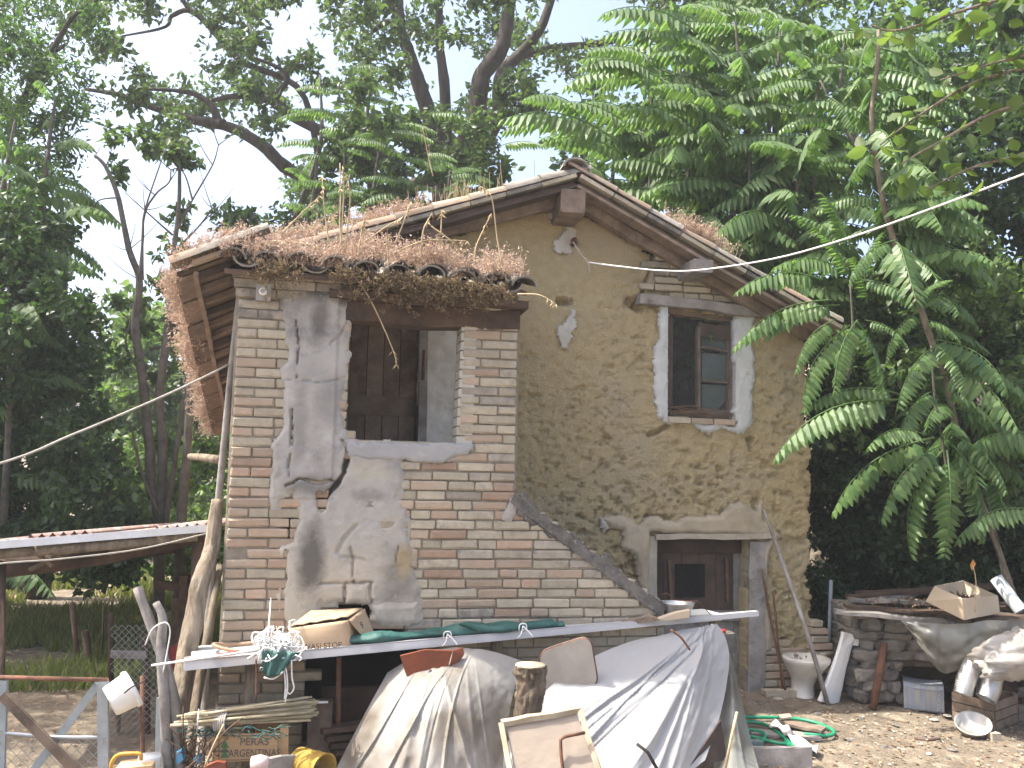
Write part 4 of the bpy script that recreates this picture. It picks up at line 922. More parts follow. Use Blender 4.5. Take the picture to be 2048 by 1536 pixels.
def side_fronds(region, n, d0, d1, L0=.8, L1=1.2):
    out = []
    xs = [p[0] for p in region]; ys = [p[1] for p in region]
    while len(out) < n:
        x, y = random.uniform(min(xs), max(xs)), random.uniform(min(ys), max(ys))
        if not inpoly(np.array(x), np.array(y), region): continue
        d = random.uniform(d0, d1); s = random.choice((-1, -1, 1)); L = random.uniform(L0, L1); p = PD(x, y, d)
        out.append((p, p+Vector((s*.95, random.uniform(-.6, .15), random.uniform(-.28, .12))).normalized()*L))
    return out
bA = PD(1450, 700, 10.2); bA.z = float(terr(bA.x, bA.y))
tops = [(1240, 250, 10.8), (1300, 150, 11), (1390, 110, 10.5), (1470, 40, 10), (1560, 60, 10.2), (1300, 330, 10), (1380, 250, 9.6), (1440, 200, 9.6), (1530, 170, 9.4), (1500, 300, 9.2), (1420, 340, 9.3), (1600, 280, 9.0), (1640, 130, 9.4), (1580, 400, 8.8), (1690, 60, 9.6), (1350, 60, 11), (1470, 420, 9.0)]
ailanthus('tree_of_heaven', 'large bright feather leaved tree spreading above the right slope of the roof', bA, [[bA, bA+Vector((-.1, 0, 2.2)), PD(1470, 330, 10.2)]]+[up_stem(*q) for q in tops], nf=(10, 13), FL=(.8, 1.15), extra=side_fronds([(1160, 260), (1240, 120), (1400, 40), (1560, 20), (1720, 60), (1740, 300), (1690, 520), (1560, 500), (1420, 420), (1260, 350)], 85, 9.0, 11))
bB = PD(820, 520, 11.8); bB.z = float(terr(bB.x, bB.y))
ailanthus('tree_of_heaven', 'feather leaved tree showing over the left roof slope below the oak', bB, [[bB, bB+Vector((.1, 0, 3)), PD(800, 360, 11.8)]]+[up_stem(*q) for q in [(745, 130, 12), (640, 150, 12.2), (690, 240, 12), (760, 280, 11.6), (640, 270, 12), (700, 350, 11.5), (810, 330, 11.5), (900, 340, 11.8), (975, 340, 12), (1030, 370, 12), (860, 400, 11.2), (950, 390, 11.4), (630, 370, 12)]], nf=(8, 11), FL=(.42, .66), extra=side_fronds([(610, 220), (720, 110), (800, 150), (1000, 290), (1060, 340), (900, 420), (640, 400)], 26, 11, 12.4, .4, .65))
bC = PD(30, 700, 8.6); bC.z = 0
ailanthus('tree_of_heaven', 'feather leaved tree at the far left overlapping the dark tree', bC, [[bC, bC+Vector((0, 0, 2)), PD(20, 420, 9)]]+[up_stem(*q) for q in [(30, 240, 9.6), (95, 300, 9.8), (20, 360, 9.2), (110, 200, 10.2)]], nf=(8, 11), FL=(.7, .95))
# near one, in front of the right corner of the house
DN = 6.9
bN = PD(2048, 1250, DN+.8); bN.z = float(terr(bN.x, bN.y))
main = pxl([(2048, 1250), (1990, 1080), (1925, 900), (1900, 800), (1885, 740), (1862, 680), (1832, 590), (1795, 500), (1775, 440), (1762, 380), (1750, 300), (1743, 230), (1755, 130), (1757, 60)], (DN+.8, DN+1.0))
NF = [((1645, 560), (1482, 580)), ((1665, 600), (1475, 690)), ((1680, 610), (1535, 672)), ((1668, 640), (1590, 738)), ((1700, 650), (1605, 815)), ((1715, 640), (1668, 780)), ((1712, 640), (1765, 782)), ((1730, 640), (1815, 692)), ((1690, 545), (1555, 532)), ((1700, 560), (1650, 470)), ((1720, 560), (1830, 615)), ((1730, 560), (1760, 470)),
      ((1805, 790), (1612, 815)), ((1800, 800), (1553, 905)), ((1850, 870), (1735, 892)), ((1868, 875), (1670, 1018)), ((1880, 890), (1765, 1035)), ((1886, 900), (1820, 1108)), ((1894, 900), (1900, 1108)), ((1905, 890), (1972, 1075)), ((1875, 690), (1800, 810)), ((1870, 690), (1930, 790)), ((1840, 620), (1772, 720)), ((1850, 640), (1920, 680)), ((1890, 780), (1985, 850)), ((1870, 780), (1800, 880)),
      ((2075, 1020), (1915, 1075)), ((2075, 870), (1925, 912)), ((1960, 880), (2000, 1040)), ((1790, 480), (1700, 560)), ((1775, 430), (1850, 500)), ((1765, 400), (1640, 420)), ((1760, 380), (1850, 420)), ((1750, 300), (1640, 330)), ((1745, 240), (1590, 210)), ((1750, 180), (1860, 230)), ((1757, 70), (1640, 90)), ((1757, 60), (1850, 110)), ((1680, 240), (1560, 260)), ((1640, 165), (1520, 190)), ((1650, 190), (1700, 260)), ((1690, 500), (1590, 430)), ((1700, 500), (1640, 390)), ((1735, 610), (1700, 520)), ((1830, 600), (1900, 560)), ((1905, 870), (2010, 980))]
ex = []
for (a, b) in NF:
    d = DN+random.uniform(-.15, .5) if a[1] > 450 else DN+1.0; ex.append((PD(*a, d), PD(*b, d-random.uniform(-.05, .35))))
tn = ailanthus('tree_of_heaven', 'nearest feather leaved tree hanging its fronds over the right corner of the house', bN, [], lib=FRN, extra=ex)
MB().tube(curve_pts(main, 34), [.024, .026, .028, .022, .016], 8, jit=.06).build('trunk', M_barkpale, tn)
mc = curve_pts(main[2:], 40)
for k in range(74):
    p = mc[random.randrange(0, 41)]; az = random.uniform(0, 6.28); L = random.uniform(.55, .9)
    if cos(az) < -.5 and p.z > 2.6: continue
    e_ = p+Vector((cos(az)*.85, sin(az)*.85-.1, random.uniform(-.75, .0)))*L
    if e_.x < 4.35 and e_.y > -.35: continue
    frond(p, e_, tn, FRN, random.uniform(-.3, .3))
for q in ([(1745, 300), (1712, 272), (1680, 240), (1640, 160)], [(1695, 760), (1705, 690), (1705, 640), (1700, 560)], [(1900, 980), (1888, 900), (1870, 800), (1862, 690)], [(2010, 1180), (1990, 1060), (1950, 900)]):
    MB().tube(curve_pts(pxl(q, DN+.5 if q[0][1] > 400 else DN+1), 8), [.014, .007], 6).build('branch', MATS['sapling_bark'], tn)
# ---- dark tree and hazel on the right
b = Vector((7.2, 2.6, 1.2))
cs = px_clumps([(1800, 180), (1900, 60), (2200, -60), (2200, 780), (1960, 760), (1880, 620), (1830, 420)], 66, 58, 9, 12, layers=2)
tree('dark_elm', 'dense dark green tree at the right edge behind the near feather leaved one', 'tree', b, [([b, b+Vector((0, 0, 2)), b+Vector((-.3, 0, 4))], [.16, .12, .05])], cs, 210, .10, M_dark)
cs = px_clumps([(1200, 60), (1500, -60), (2000, -60), (1850, 300), (1640, 520), (1520, 600), (1390, 470), (1230, 340)], 70, 58, 11.5, 14, [(1240, 130, 20), (1285, 110, 40)], layers=1)
b = Vector((5.0, 5.6, 1.0))
tree('mulberry_tree', 'mid green bushy tree filling in behind the bright feather leaves on the right', 'tree', b, [([b, b+Vector((0, 0, 2)), b+Vector((-.1, 0, 4))], [.15, .1, .05])], cs, 200, .11, M_mid)
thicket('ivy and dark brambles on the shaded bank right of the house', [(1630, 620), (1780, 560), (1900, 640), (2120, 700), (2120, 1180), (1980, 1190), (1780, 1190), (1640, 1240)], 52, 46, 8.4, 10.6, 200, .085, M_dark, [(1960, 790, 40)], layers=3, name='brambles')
thicket('mid green brambles catching light on the right bank', [(1650, 560), (1720, 480), (1900, 420), (2120, 560), (2120, 980), (1980, 1020), (1800, 960), (1650, 900)], 52, 44, 7.9, 8.6, 170, .08, M_mid, [(1960, 760, 40)], layers=1, keep=.75, name='brambles')
thicket('scrub covering the bank at the far right', [(2080, 300), (2900, 300), (2900, 1250), (2080, 1250)], 90, 80, 8.5, 11, 260, .11, M_dark, layers=2, name='scrub')
bz = PD(2160, 420, 4.6); bz.z = 0
hz = thing('hazel_bush', 'broad leaved hazel branch reaching in from the top right corner', 'bush', bz)
V_, F_ = [], []; off = 0
hb = [[(2140, 60), (2048, 110), (1990, 125), (1880, 160)], [(2140, -40), (1960, 10), (1800, 60), (1740, 50)], [(2140, 200), (2000, 220), (1850, 300), (1800, 330)], [(2120, 120), (1960, 160), (1840, 230), (1760, 290)], [(2100, 300), (1960, 330), (1850, 380)], [(2100, -60), (1990, 0), (1930, 60)]]
for q in hb:
    cp = curve_pts(pxl(q, 5.0), 14); MB().tube(cp, [.012, .004], 5).build('branch', M_barkpale, hz)
    P = np.array([p[:] for p in cp[3:] for _ in range(2)])+rng.normal(size=((len(cp)-3)*2, 3))*.05
    n = len(P); A = unit(rng.normal(size=(n, 3))+np.array([-.6, 0, -.5])); Nn = unit(rng.normal(size=(n, 3))*.5+np.array([0, -.2, 1])); B = unit(np.cross(A, Nn)); l = rng.uniform(.07, .13, (n, 1)); w = l*.33
    ts = [(0, 0), (.3, .9), (.6, 1), (.85, .5), (1, 0), (.85, -.5), (.6, -1), (.3, -.9)]
    v = np.stack([P+A*l*t+B*w*s+np.cross(B, A)*np.abs(s)*w*-.25 for t, s in ts], 1).reshape(-1, 3); b_ = np.arange(n)*8+off
    V_.append(v); F_ += [np.stack([b_, b_+i, b_+i+1], 1) for i in range(1, 7)]; off += n*8
np_obj('foliage', np.concatenate(V_), np.concatenate(F_), M_hazel, hz)
# ---- grass and weeds on the left, leaf litter on the right
def blades(n, x0, x1, y0, y1, h, m, name, label, mask=None, w=.008, thr=-.05):
    x = rng.uniform(x0, x1, n*3); y = rng.uniform(y0, y1, n*3); k = (fbm(x*.8, y*.8, 301, 3) > thr)
    if mask is not None: k &= mask(x, y)
    x = x[k][:n]; y = y[k][:n]; n = len(x); z = terr(x, y)-.01; hh = h*rng.uniform(.4, 1.3, n); a = rng.uniform(0, 6.28, n); t = rng.normal(size=(n, 2))*.4*hh[:, None]
    p = np.stack([x, y, z], 1); dx = np.stack([np.cos(a)*w, np.sin(a)*w, 0*a], 1); tip = p+np.concatenate([t, hh[:, None]], 1)
    b = np.arange(n)*3; o = np_obj(name, np.stack([p-dx, p+dx, tip], 1).reshape(-1, 3), np.stack([b, b+1, b+2], 1), m, kind='stuff'); o['label'] = label
M_grass = leafmat('grass_blade', (.17, .20, .075), (.10, .115, .04), .4, .5); M_dry = leafmat('dry_grass_blade', (.36, .29, .16), (.22, .17, .09), .3, .4)
blades(26000, -8, -.9, .9, 15, .17, M_grass, 'grass', 'rough green grass beyond the left yard', w=.016)
blades(16000, -4.6, -.95, .5, 4.5, .13, M_grass, 'grass', 'green weeds and grass behind the wire fence', w=.010, thr=-.35)
blades(12000, -8, -.9, 1.2, 15, .15, M_dry, 'dry_grass', 'dry straw coloured grass on the left slope', w=.014)
def litter(n, x0, x1, y0, y1, L, m, name, label):
    x = rng.uniform(x0, x1, n); y = rng.uniform(y0, y1, n); P = np.stack([x, y, terr(x, y)+.012], 1)
    A = unit(rng.normal(size=(n, 3))*np.array([1, 1, .15])); Nn = unit(rng.normal(size=(n, 3))*.25+np.array([0, 0, 1])); B = unit(np.cross(A, Nn)); l = rng.uniform(.4, 1.3, (n, 1))*L; w = l*.3
    v = np.stack([P, P+A*l*.5+B*w+Nn*l*.1, P+A*l, P+A*l*.5-B*w+Nn*l*.1], 1).reshape(-1, 3); b = np.arange(n)*4
    o = np_obj(name, v, np.concatenate([np.stack([b, b+1, b+2], 1), np.stack([b, b+2, b+3], 1)]), m, kind='stuff'); o['label'] = label
litter(5000, 2.2, 8, -3, 1.6, .035, mat('brown_leaf', (.30, .20, .115), (.16, .10, .06), 9, .9, 0, island=.5), 'leaf_litter', 'brown leaf litter over the bare yard')
litter(1800, 2.2, 8, -3, .6, .03, mat('pale_chip', (.46, .41, .34), (.34, .30, .24), 9, .9, 0, island=.4), 'wood_chips', 'pale chips and shreds scattered on the yard')
litter(3000, -4, 2.2, -3, 3, .035, MATS['brown_leaf'], 'leaf_litter', 'brown leaf litter over the left yard')
pb = MB()
for k in range(240):
    x, y = random.uniform(2.2, 6.8), random.uniform(-2.6, .1)
    if x < XR and y > -.1: continue
    s = random.choice((.01, .014, .02, .03)); z = float(terr(x, y)); pb.lathe([(0, -s*.3), (s, 0), (s*.7, s*.45), (0, s*.55)], (x, y, z), 6, sx=random.uniform(.7, 1.4), smooth=False)
pb.build('pebbles', M_stone, kind='stuff', label='small stones scattered over the yard')
# ================================================================== PLANTS ON THE ROOF
def sedum(name, label, P, h, m, hang=None):
    n = len(P); d = unit(rng.normal(size=(n, 3))*np.array([.5, .5, .2])+np.array([0, 0, 1.0]) if hang is None else rng.normal(size=(n, 3))*.45+np.array(hang)); hh = (h*rng.uniform(.35, 1.25, n))[:, None]
    side = unit(np.cross(d, rng.normal(size=(n, 3)))); w = .0035
    T = P+d*hh; V = [np.stack([P-side*w, P+side*w, T], 1).reshape(-1, 3)]; F = [np.arange(n*3).reshape(-1, 3)]; off = n*3
    for k in range(9):
        q = P+d*hh*rng.uniform(.35, 1.05, (n, 1))+rng.normal(size=(n, 3))*.011; a = unit(rng.normal(size=(n, 3))+np.array([0, 0, .5])); b = unit(np.cross(a, rng.normal(size=(n, 3)))); l = rng.uniform(.008, .019, (n, 1))
        V.append(np.stack([q-b*l*.35, q+b*l*.35, q+a*l*1.5], 1).reshape(-1, 3)); F.append(off+np.arange(n*3).reshape(-1, 3)); off += n*3
    o = np_obj(name, np.concatenate(V), np.concatenate(F), m, kind='stuff'); o['label'] = label; return o
M_sed = leafmat('pink_stonecrop', (.48, .375, .29), (.33, .24, .18), .3, .4, .8, (1.05, .95, .95)); M_sedg = leafmat('green_stonecrop', (.24, .19, .10), (.15, .10, .065), .3, .4, .8, (1.05, 1, .9))
n = 2700; x = rng.uniform(XL-.03, XPR+.02, n); u = rng.random(n)**1.4; y = yE+.0+u*.55; hgt = .5+.9*vn(x*5, y*5, 3); dr = .07*np.clip((x-XL)/(XPR-XL), 0, 1)
k = rng.random(n) < np.clip(1.3-.75*(x-XL)/1.8, .3, 1)*np.clip(-.45+2.2*vn(x*6.5, y*3, 8), 0, 1); tall = vn(x*4.3, y*2, 14); P = np.stack([x, y, yE*0+zE+(y-yE)*.26-dr+.03+.13*np.clip(tall-.25, 0, 1)*vn(x*9, y*9, 4)*2], 1)[k]
sedum('stonecrop', 'dried pink stonecrop matted along the porch roof tiles', P, .15, M_sed)
n = 850; x = np.concatenate([rng.normal(c, s, int(n*w)) for c, s, w in ((.30, .10, .2), (.52, .09, .34), (.66, .06, .12), (.86, .05, .12), (-.36, .07, .12), (.05, .05, .05), (1.0, .05, .05))]); m_ = len(x)
P = np.stack([x, yE-.03+rng.normal(size=m_)*.02, zE+.03-.07*np.clip((x-XL)/1.8, 0, 1)-np.abs(rng.normal(size=m_))*.07], 1)
sedum('stonecrop', 'greenish brown stonecrop hanging over the porch roof edge above the opening', P, .06, M_sedg, (0, -.5, -.6))
t = rng.random(1100); s = 1.02+rng.normal(size=1100)*.025; P = np.array([ev(s_, t_, .03)[:] for s_, t_ in zip(s, t)])+rng.normal(size=(len(t), 3))*.03
P = P[rng.random(len(P)) < np.clip(-.1+1.5*vn(t*9, t*0, 6), 0, 1)]
sedum('stonecrop', 'dried pink stonecrop fringing the left eave', P, .10, M_sed, (-.5, -.2, .2))
P = np.array([ev(a_, b_, .07)[:] for a_, b_ in zip(rng.uniform(.0, 1, 700), rng.uniform(-.03, .2, 700))]); sedum('stonecrop', 'dried pink stonecrop on top of the eave corner', P, .13, M_sed)
def clump_on(side, s, w, n_, h, lab, m=M_sed):
    ss = rng.normal(s, w, n_); yy = YV+.1+np.abs(rng.normal(size=n_))*.2; sedum('stonecrop', lab, np.array([rp(side, a_, b_, .15)[:] for a_, b_ in zip(ss, yy)]), h, m)
clump_on(1, 1.03, .12, 420, .14, 'dry pink stonecrop tuft halfway down the right roof slope')
clump_on(-1, 1.45, .16, 200, .09, 'low dry stonecrop tuft on the left roof slope'); clump_on(-1, 2.2, .2, 350, .13, 'dry stonecrop at the foot of the left roof slope')
st = MB()
for k in range(130):
    s = random.gauss(1.05, .28); p = rp(-1, s, YV+random.uniform(.1, .6), .13); st.bar(p, p+Vector((random.uniform(-.03, .03), 0, random.uniform(.05, .2))), .004, .004)
st = st.build('dry_stubble', M_straw, kind='stuff', label='short dry grass stubble standing on the left roof slope')
OATS = [([(687, 510), (680, 452), (681, 394), (680, 326)], 'tallest dry oat stalk upright over the left part of the porch roof'), ([(681, 500), (687, 394), (685, 333)], 'dry oat stalk upright just behind the tallest one'),
  ([(690, 505), (700, 400), (694, 355)], 'dry oat stalk with a kinked tip right of the tallest one'), ([(560, 470), (600, 430), (640, 392)], 'dry oat stalk slanting right above the eave corner'), ([(658, 490), (648, 410), (645, 355)], 'dry oat stalk upright left of the tallest one'),
  ([(777, 540), (776, 500), (775, 470)], 'short bare oat stub in the middle of the porch roof'), ([(690, 528), (737, 593), (781, 687), (794, 728)], 'long dry oat stalk drooping across the porch opening with its seed head'),
  ([(1005, 532), (994, 474), (983, 394), (961, 373)], 'tall dry oat stalk arching left near the right end of the porch roof'), ([(950, 518), (954, 488), (983, 427)], 'dry oat stalk leaning right against the tall arching one'), ([(790, 488), (805, 450), (822, 405)], 'dry oat stalk leaning right in front of the dark purlin'),
  ([(842, 518), (846, 463), (864, 427)], 'dry oat stalk bent right below the purlin end'), ([(882, 470), (883, 440), (884, 420)], 'short oat stalk with nodding seeds beside the purlin'), ([(907, 532), (890, 500), (878, 472)], 'dry oat stalk leaning left over the porch roof'),
  ([(862, 452), (900, 480), (926, 504)], 'dry stalk fallen to the right across the mud wall'), ([(800, 500), (846, 482), (890, 480), (934, 482)], 'nearly level bent dry stalk over the porch roof'), ([(733, 482), (770, 455), (806, 434)], 'dry stalk slanting up to the roof verge'),
  ([(960, 500), (985, 520), (1003, 538)], 'short dry stalk sloping down at the right end of the porch roof'), ([(1035, 588), (1078, 590), (1112, 608)], 'oat head nodding right past the porch roof corner'), ([(548, 482), (600, 486), (638, 492)], 'level dry stalk lying over the eave corner'), ([(716, 515), (722, 470), (732, 423)], 'thin oat stalk upright in front of the verge tiles'), ([(724, 500), (728, 445)], 'short thin oat stalk left of the purlin')]
for q, lab in OATS:
    d = 5.75; cp = curve_pts(pxl(q, d), 12); m = MB(); m.tube(cp, [.0055, .004, .0025], 4)
    for k in range(9):
        p = cp[12-random.randrange(0, 4)]; e = Vector((random.uniform(-.03, .03), random.uniform(-.03, .03), -.03)); m.tube([p, p+e*.5, p+e], [.001, .004, .001], 4)
    m.build('dry_oat_stalk', M_straw, label=lab, cat='dry grass', group='dry oat stalks on the porch roof')
q = [(866, 352), (856, 310), (845, 255)]; m = MB(); cp = curve_pts(pxl(q, 7.3), 10); m.tube(cp, [.005, .002], 4)
for k in range(8): p = cp[random.randrange(5, 11)]; m.tube([p, p+Vector((.02, 0, -.01)), p+Vector((.03, 0, -.05))], [.001, .005, .001], 4)
m.build('dry_oat_stalk', M_straw, label='lone tall oat stalk on the main roof against the trees', cat='dry grass')

# ================================================================== CABLES AND POLES
def line(name, q, r, m, label, cat, n=30): return MB().tube(curve_pts([PD(*p) for p in q], n), r, 6).build(name, m, label=label, cat=cat)
line('cable', [(-700, 1090, 3.6), (-40, 938, 4.3), (148, 868, 4.7), (293, 807, 5.2), (379, 768, 5.5), (462, 727, 5.83)], .0065, M_cord, 'pale cable running from the left edge up to the pole beside the porch', 'cable')
line('cord', [(-500, 1200, 3.9), (-40, 1132, 4.6), (120, 1118, 4.9), (280, 1098, 5.3), (418, 1066, 5.75)], .005, M_cord, 'thin cord strung below the shed roof to the leaning pole', 'cord')
line('cable', [(1178, 525, 7.25), (1240, 533, 7.1), (1320, 541, 6.9), (1400, 540, 6.7), (1550, 517, 6.3), (1700, 475, 5.9), (1850, 422, 5.6), (2048, 348, 5.2), (2120, 318, 5.0), (2700, 60, 4.2)], .006, M_rope, 'white cable sagging from the gable wall to the right edge', 'cable', 50)
line('wire', [(1146, 484, 7.28), (1160, 505, 7.27), (1176, 526, 7.25), (1181, 548, 7.25)], .0035, M_cord, 'short wire tying the white cable to the wall hook', 'wire', 8)
line('wire', [(1138, 590, 7.3), (1138, 700, 7.3), (1136, 835, 7.32)], .0022, M_cord, 'thin wire hanging straight down the mud wall', 'wire', 8)
MB().tube(curve_pts([PD(478, 592, 5.83), PD(462, 740, 5.82), PD(450, 870, 5.8), PD(436, 1010, 5.78), PD(428, 1080, 5.76), PD(418, 1240, 5.70), PD(405, 1420, 5.6), PG(398, 1560)], 24), [.017, .022, .026, .03], 9, jit=.04).build('pole', M_wgrey, label='straight weathered grey pole standing against the porch corner', cat='pole')
MB().tube(curve_pts([PD(434, 1000, 5.72), PD(424, 1090, 5.62), PD(402, 1160, 5.5), PD(392, 1210, 5.45), PD(372, 1320, 5.35), PD(352, 1420, 5.2), PD(332, 1560, 5.0), PZ(322, 1640)], 60), [.035, .05, .056, .052, .056], 26, ridge=.24).build('crooked_trunk', M_barkpale, label='thick crooked tree trunk used as a prop beside the brick porch', cat='trunk')
MB().tube(curve_pts([PD(440, 1130, 5.8), PD(418, 1260, 5.6), PD(390, 1420, 5.4), PZ(372, 1600)], 14), [.02, .03, .03], 8, jit=.06).build('pole', M_barkpale, label='thin bark stripped pole between the crooked trunk and the bricks', cat='pole')
MB().tube(curve_pts([PD(275, 1175, 5.2), PD(300, 1245, 5.15), PD(330, 1330, 5.1), PD(352, 1430, 5.05), PZ(366, 1600)], 14), [.026, .03, .034], 8, jit=.07).build('forked_branch', M_wgrey, label='dead stake leaning right with a broken top, tied with white string', cat='stake')
fb = MB().tube(curve_pts([PD(312, 1205, 5.15), PD(326, 1240, 5.13), PD(322, 1300, 5.1), PD(330, 1420, 5.02), PZ(336, 1600)], 14), [.02, .028, .03], 8, jit=.07).build('forked_branch', M_wgrey, label='dead upright stake crossing the leaning one in a fork', cat='stake')
line('string', [(290, 1290, 5.1), (305, 1258, 5.08), (330, 1245, 5.06), (340, 1260, 5.06), (335, 1300, 5.05), (326, 1345, 5.03)], .004, M_rope, 'white string looped round the forked stakes', 'string')
MB().tube([PD(380, 913, 6.6), PD(410, 915, 6.3), PD(442, 920, 6.05)], [.022, .026, .028], 8, jit=.05).build('log', M_barkpale, label='pale stub of a log sticking out left behind the pole', cat='log')

# ================================================================== LEFT YARD
sh = thing('lean_to_shed', 'low shed with a rusty sheet roof and log beams at the left edge', 'shed', PD(150, 1400, 6.4))
a, b = PD(-80, 1092, 5.5), PD(428, 1052, 6.0); bk = Vector((.05, 3.4, -.10))
M_sheet = mat('rusty_sheet', (.34, .22, .19), (.22, .15, .13), 4, .7, .3, 25, c3=(.42, .40, .39), s3=3)
for k in range(4):
    p0, p1 = a.lerp(b, k/4), a.lerp(b, (k+1)/4); rows = []
    for v in (0, .33, .66, 1):
        rows.append([p0.lerp(p1, i/24)+bk*v+Vector((0, 0, .018*sin(i*pi/2)+.01*k % .02+.012*sin(k*2.1+v))) for i in range(25)])
    m = MB(); m.grid(rows); rows2 = [[p-Vector((0, 0, .006)) for p in r][::-1] for r in rows]; m.grid(rows2); m.build('roof_sheet', M_sheet, sh)
m = MB(); m.bar(a+Vector((0, -.012, -.012)), b+Vector((0, -.012, -.012)), .02, .045, jit=.003); m.build('roof_edge', mat('sunlit_edge', (.72, .73, .74), (.6, .6, .6), 9, .5, .1), sh)  # pale bar paints the sunlit front rim of the roof sheets
MB().tube(curve_pts([PD(-60, 1112, 5.6), PD(200, 1092, 5.8), PD(395, 1072, 6.0)], 12), .032, 9, jit=.07).build('log_beam', M_barkpale, sh)
MB().tube(curve_pts([PD(-60, 1150, 5.9), PD(180, 1120, 6.05), PD(412, 1072, 6.2)], 12), .045, 9, jit=.07).build('log_beam', M_wdark, sh)
MB().tube(curve_pts([PD(-60, 1135, 7.2), PD(350, 1095, 7.3)], 6), .05, 8, jit=.07).build('log_beam', M_wdark, sh)
for q in ([(62, 1092), (78, 1110), (104, 1132)], [(130, 1100), (95, 1122), (60, 1140)], [(250, 1090), (220, 1108)]): MB().tube(pxl(q, 5.85), .016, 7, jit=.08).build('strut', M_wood, sh)
MB().tube([PD(-6, 1130, 5.7), PZ(-14, 1620)], .05, 9, jit=.06).build('post', M_wdark, sh)
MB().tube([PD(395, 1085, 6.1), PG(384, 1500)], .035, 9, jit=.06).build('post', M_wdark, sh)
# gate
gd = 4.9
gt = thing('wire_gate', 'home made gate of pipes and crossed bars covered with wire netting', 'gate', PZ(100, 1650))
def gbar(q, w, h, m, d=gd, name='bar'): MB().bar(PD(*q[0], d), PD(*q[1], d), w, h, up=fwd).build(name, m, gt)
M_gsteel = mat('grey_blue_steel', (.33, .37, .39), (.24, .27, .28), 9, .6, .2, c3=(.25, .16, .11), s3=5, t3=(.6, .7))
for q in ([(5, 1360), (-4, 1660)], [(206, 1362), (208, 1660)]): gbar(q, .055, .02, M_gsteel, name='post')
MB().tube([PD(-30, 1354, gd), PD(216, 1360, gd)], .012, 8).build('pipe', M_iron, gt); MB().tube(curve_pts([PD(-30, 1462, gd), PD(100, 1474, gd), PD(212, 1475, gd)], 8), .011, 8).build('pipe', M_galv, gt)
gbar([(4, 1390), (170, 1560)], .05, .02, M_wood, gd-.03, 'brace'); gbar([(196, 1368), (52, 1560)], .04, .008, M_gsteel, gd+.02, 'brace')
m = MB(); s = 22
for k in range(-14, 24):
    for sg in (1, -1):
        p = [(k*s, 1478), (k*s+sg*190, 1668)]; x0 = p[0][0]; 
        pts = [(x0+sg*t, 1478+t) for t in range(0, 191, 10)]; pts = [q for q in pts if -10 < q[0] < 205]
        if len(pts) > 1: m.bar(PD(*pts[0], gd+.04), PD(*pts[-1], gd+.04), .0022, .0022)
m.build('netting', M_galv, gt, kind='stuff')
fn = thing('wire_fence', 'run of wire netting on thin posts between the gate and the stakes', 'fence', PD(250, 1500, 6))
m = MB()
for k in range(-8, 22):
    for sg in (1, -1):
        pts = [(216+k*14+sg*t, 1250+t) for t in range(0, 291, 10)]; pts = [q for q in pts if 218 < q[0] < 330]
        if len(pts) > 1: m.bar(PD(*pts[0], 6.0), PD(*pts[-1], 6.0), .0022, .0022)
m.build('netting', M_galv, fn, kind='stuff')
for q, r, mm in (([(222, 1226), (222, 1372)], .018, M_wdark), ([(236, 1420), (232, 1560)], .02, M_wood), ([(292, 1270), (296, 1560)], .02, M_wdark)): MB().tube([PD(q[0][0], q[0][1], 6.05), PD(q[1][0], q[1][1], 6.05)], r, 8, jit=.08).build('post', mm, fn)
MB().bar(PD(222, 1307, 6.03), PD(293, 1310, 6.03), .03, .05, up=(0, 0, 1), jit=.004).build('rail', M_wgrey, fn)
MB().tube([PD(284, 1352, 5.0), PD(287, 1660, 4.9)], .011, 8, jit=.03).build('iron_rod', M_iron, label='thin rusty rod standing upright beside the white bucket', cat='rod')
MB().bar(PD(322, 1395, 5.3), PD(316, 1640, 5.2), .05, .012, up=fwd).build('metal_strip', M_gsteel, label='blue grey metal strip standing behind the forked stakes', cat='strip')
# white bucket hung on its side
bc = thing('white_bucket', 'white plastic bucket hanging tilted on its side at the gate', 'bucket', PD(240, 1390, 4.95))
p0, p1 = PD(219, 1404, 4.86), PD(268, 1375, 4.93); z = (p1-p0).normalized(); x = z.orthogonal().normalized(); y = z.cross(x); Mx = Matrix((x, y, z)).transposed(); L = (p1-p0).length
MB().lathe([(0, 0), (.078, 0), (.083, .01), (.094, L*.8), (.102, L*.8), (.104, L*.9), (.100, L), (.094, L), (.080, .02), (0, .02)], p0, 26, Mx).build('bucket_body', M_whiteplastic, bc)
MB().tube(curve_pts([PD(249, 1386, 4.77), PD(264, 1374, 4.74), PD(290, 1362, 4.85)], 8), .004, 6).build('handle', M_ink, bc)
# dark posts and things further off
for k, (q, r, lab) in enumerate((([(145, 1205), (152, 1290), (168, 1405)], .024, 'tall dark crooked stake in the middle of the left yard'), ([(169, 1262), (178, 1320), (184, 1410)], .035, 'thick dark burnt stake right of the tall crooked one'), ([(150, 1318), (157, 1405)], .02, 'short dark stake left of the crooked one'), ([(192, 1318), (194, 1408)], .02, 'short dark stake right of the thick one'), ([(207, 1208), (203, 1350)], .009, 'thin dark rod standing behind the far table'))):
    MB().tube(pxl(q, 8.0), r, 8, jit=.1).build('stake', M_wdark, label=lab, cat='stake', group='stakes in the left yard')
tb = thing('garden_table', 'small white table with a pale blue cover far off in the left yard', 'table', PD(205, 1385, 9.4))
pa = PD(170, 1302, 9.4); MB().box((pa.x, pa.y, pa.z-.03), (pa.x+.42, pa.y+.45, pa.z)).build('tabletop', M_whiteplastic, tb)
for dx in (.02, .38):
    for dy in (.03, .40): MB().box((pa.x+dx, pa.y+dy, .02), (pa.x+dx+.025, pa.y+dy+.025, pa.z-.031)).build('leg', M_whiteplastic, tb)
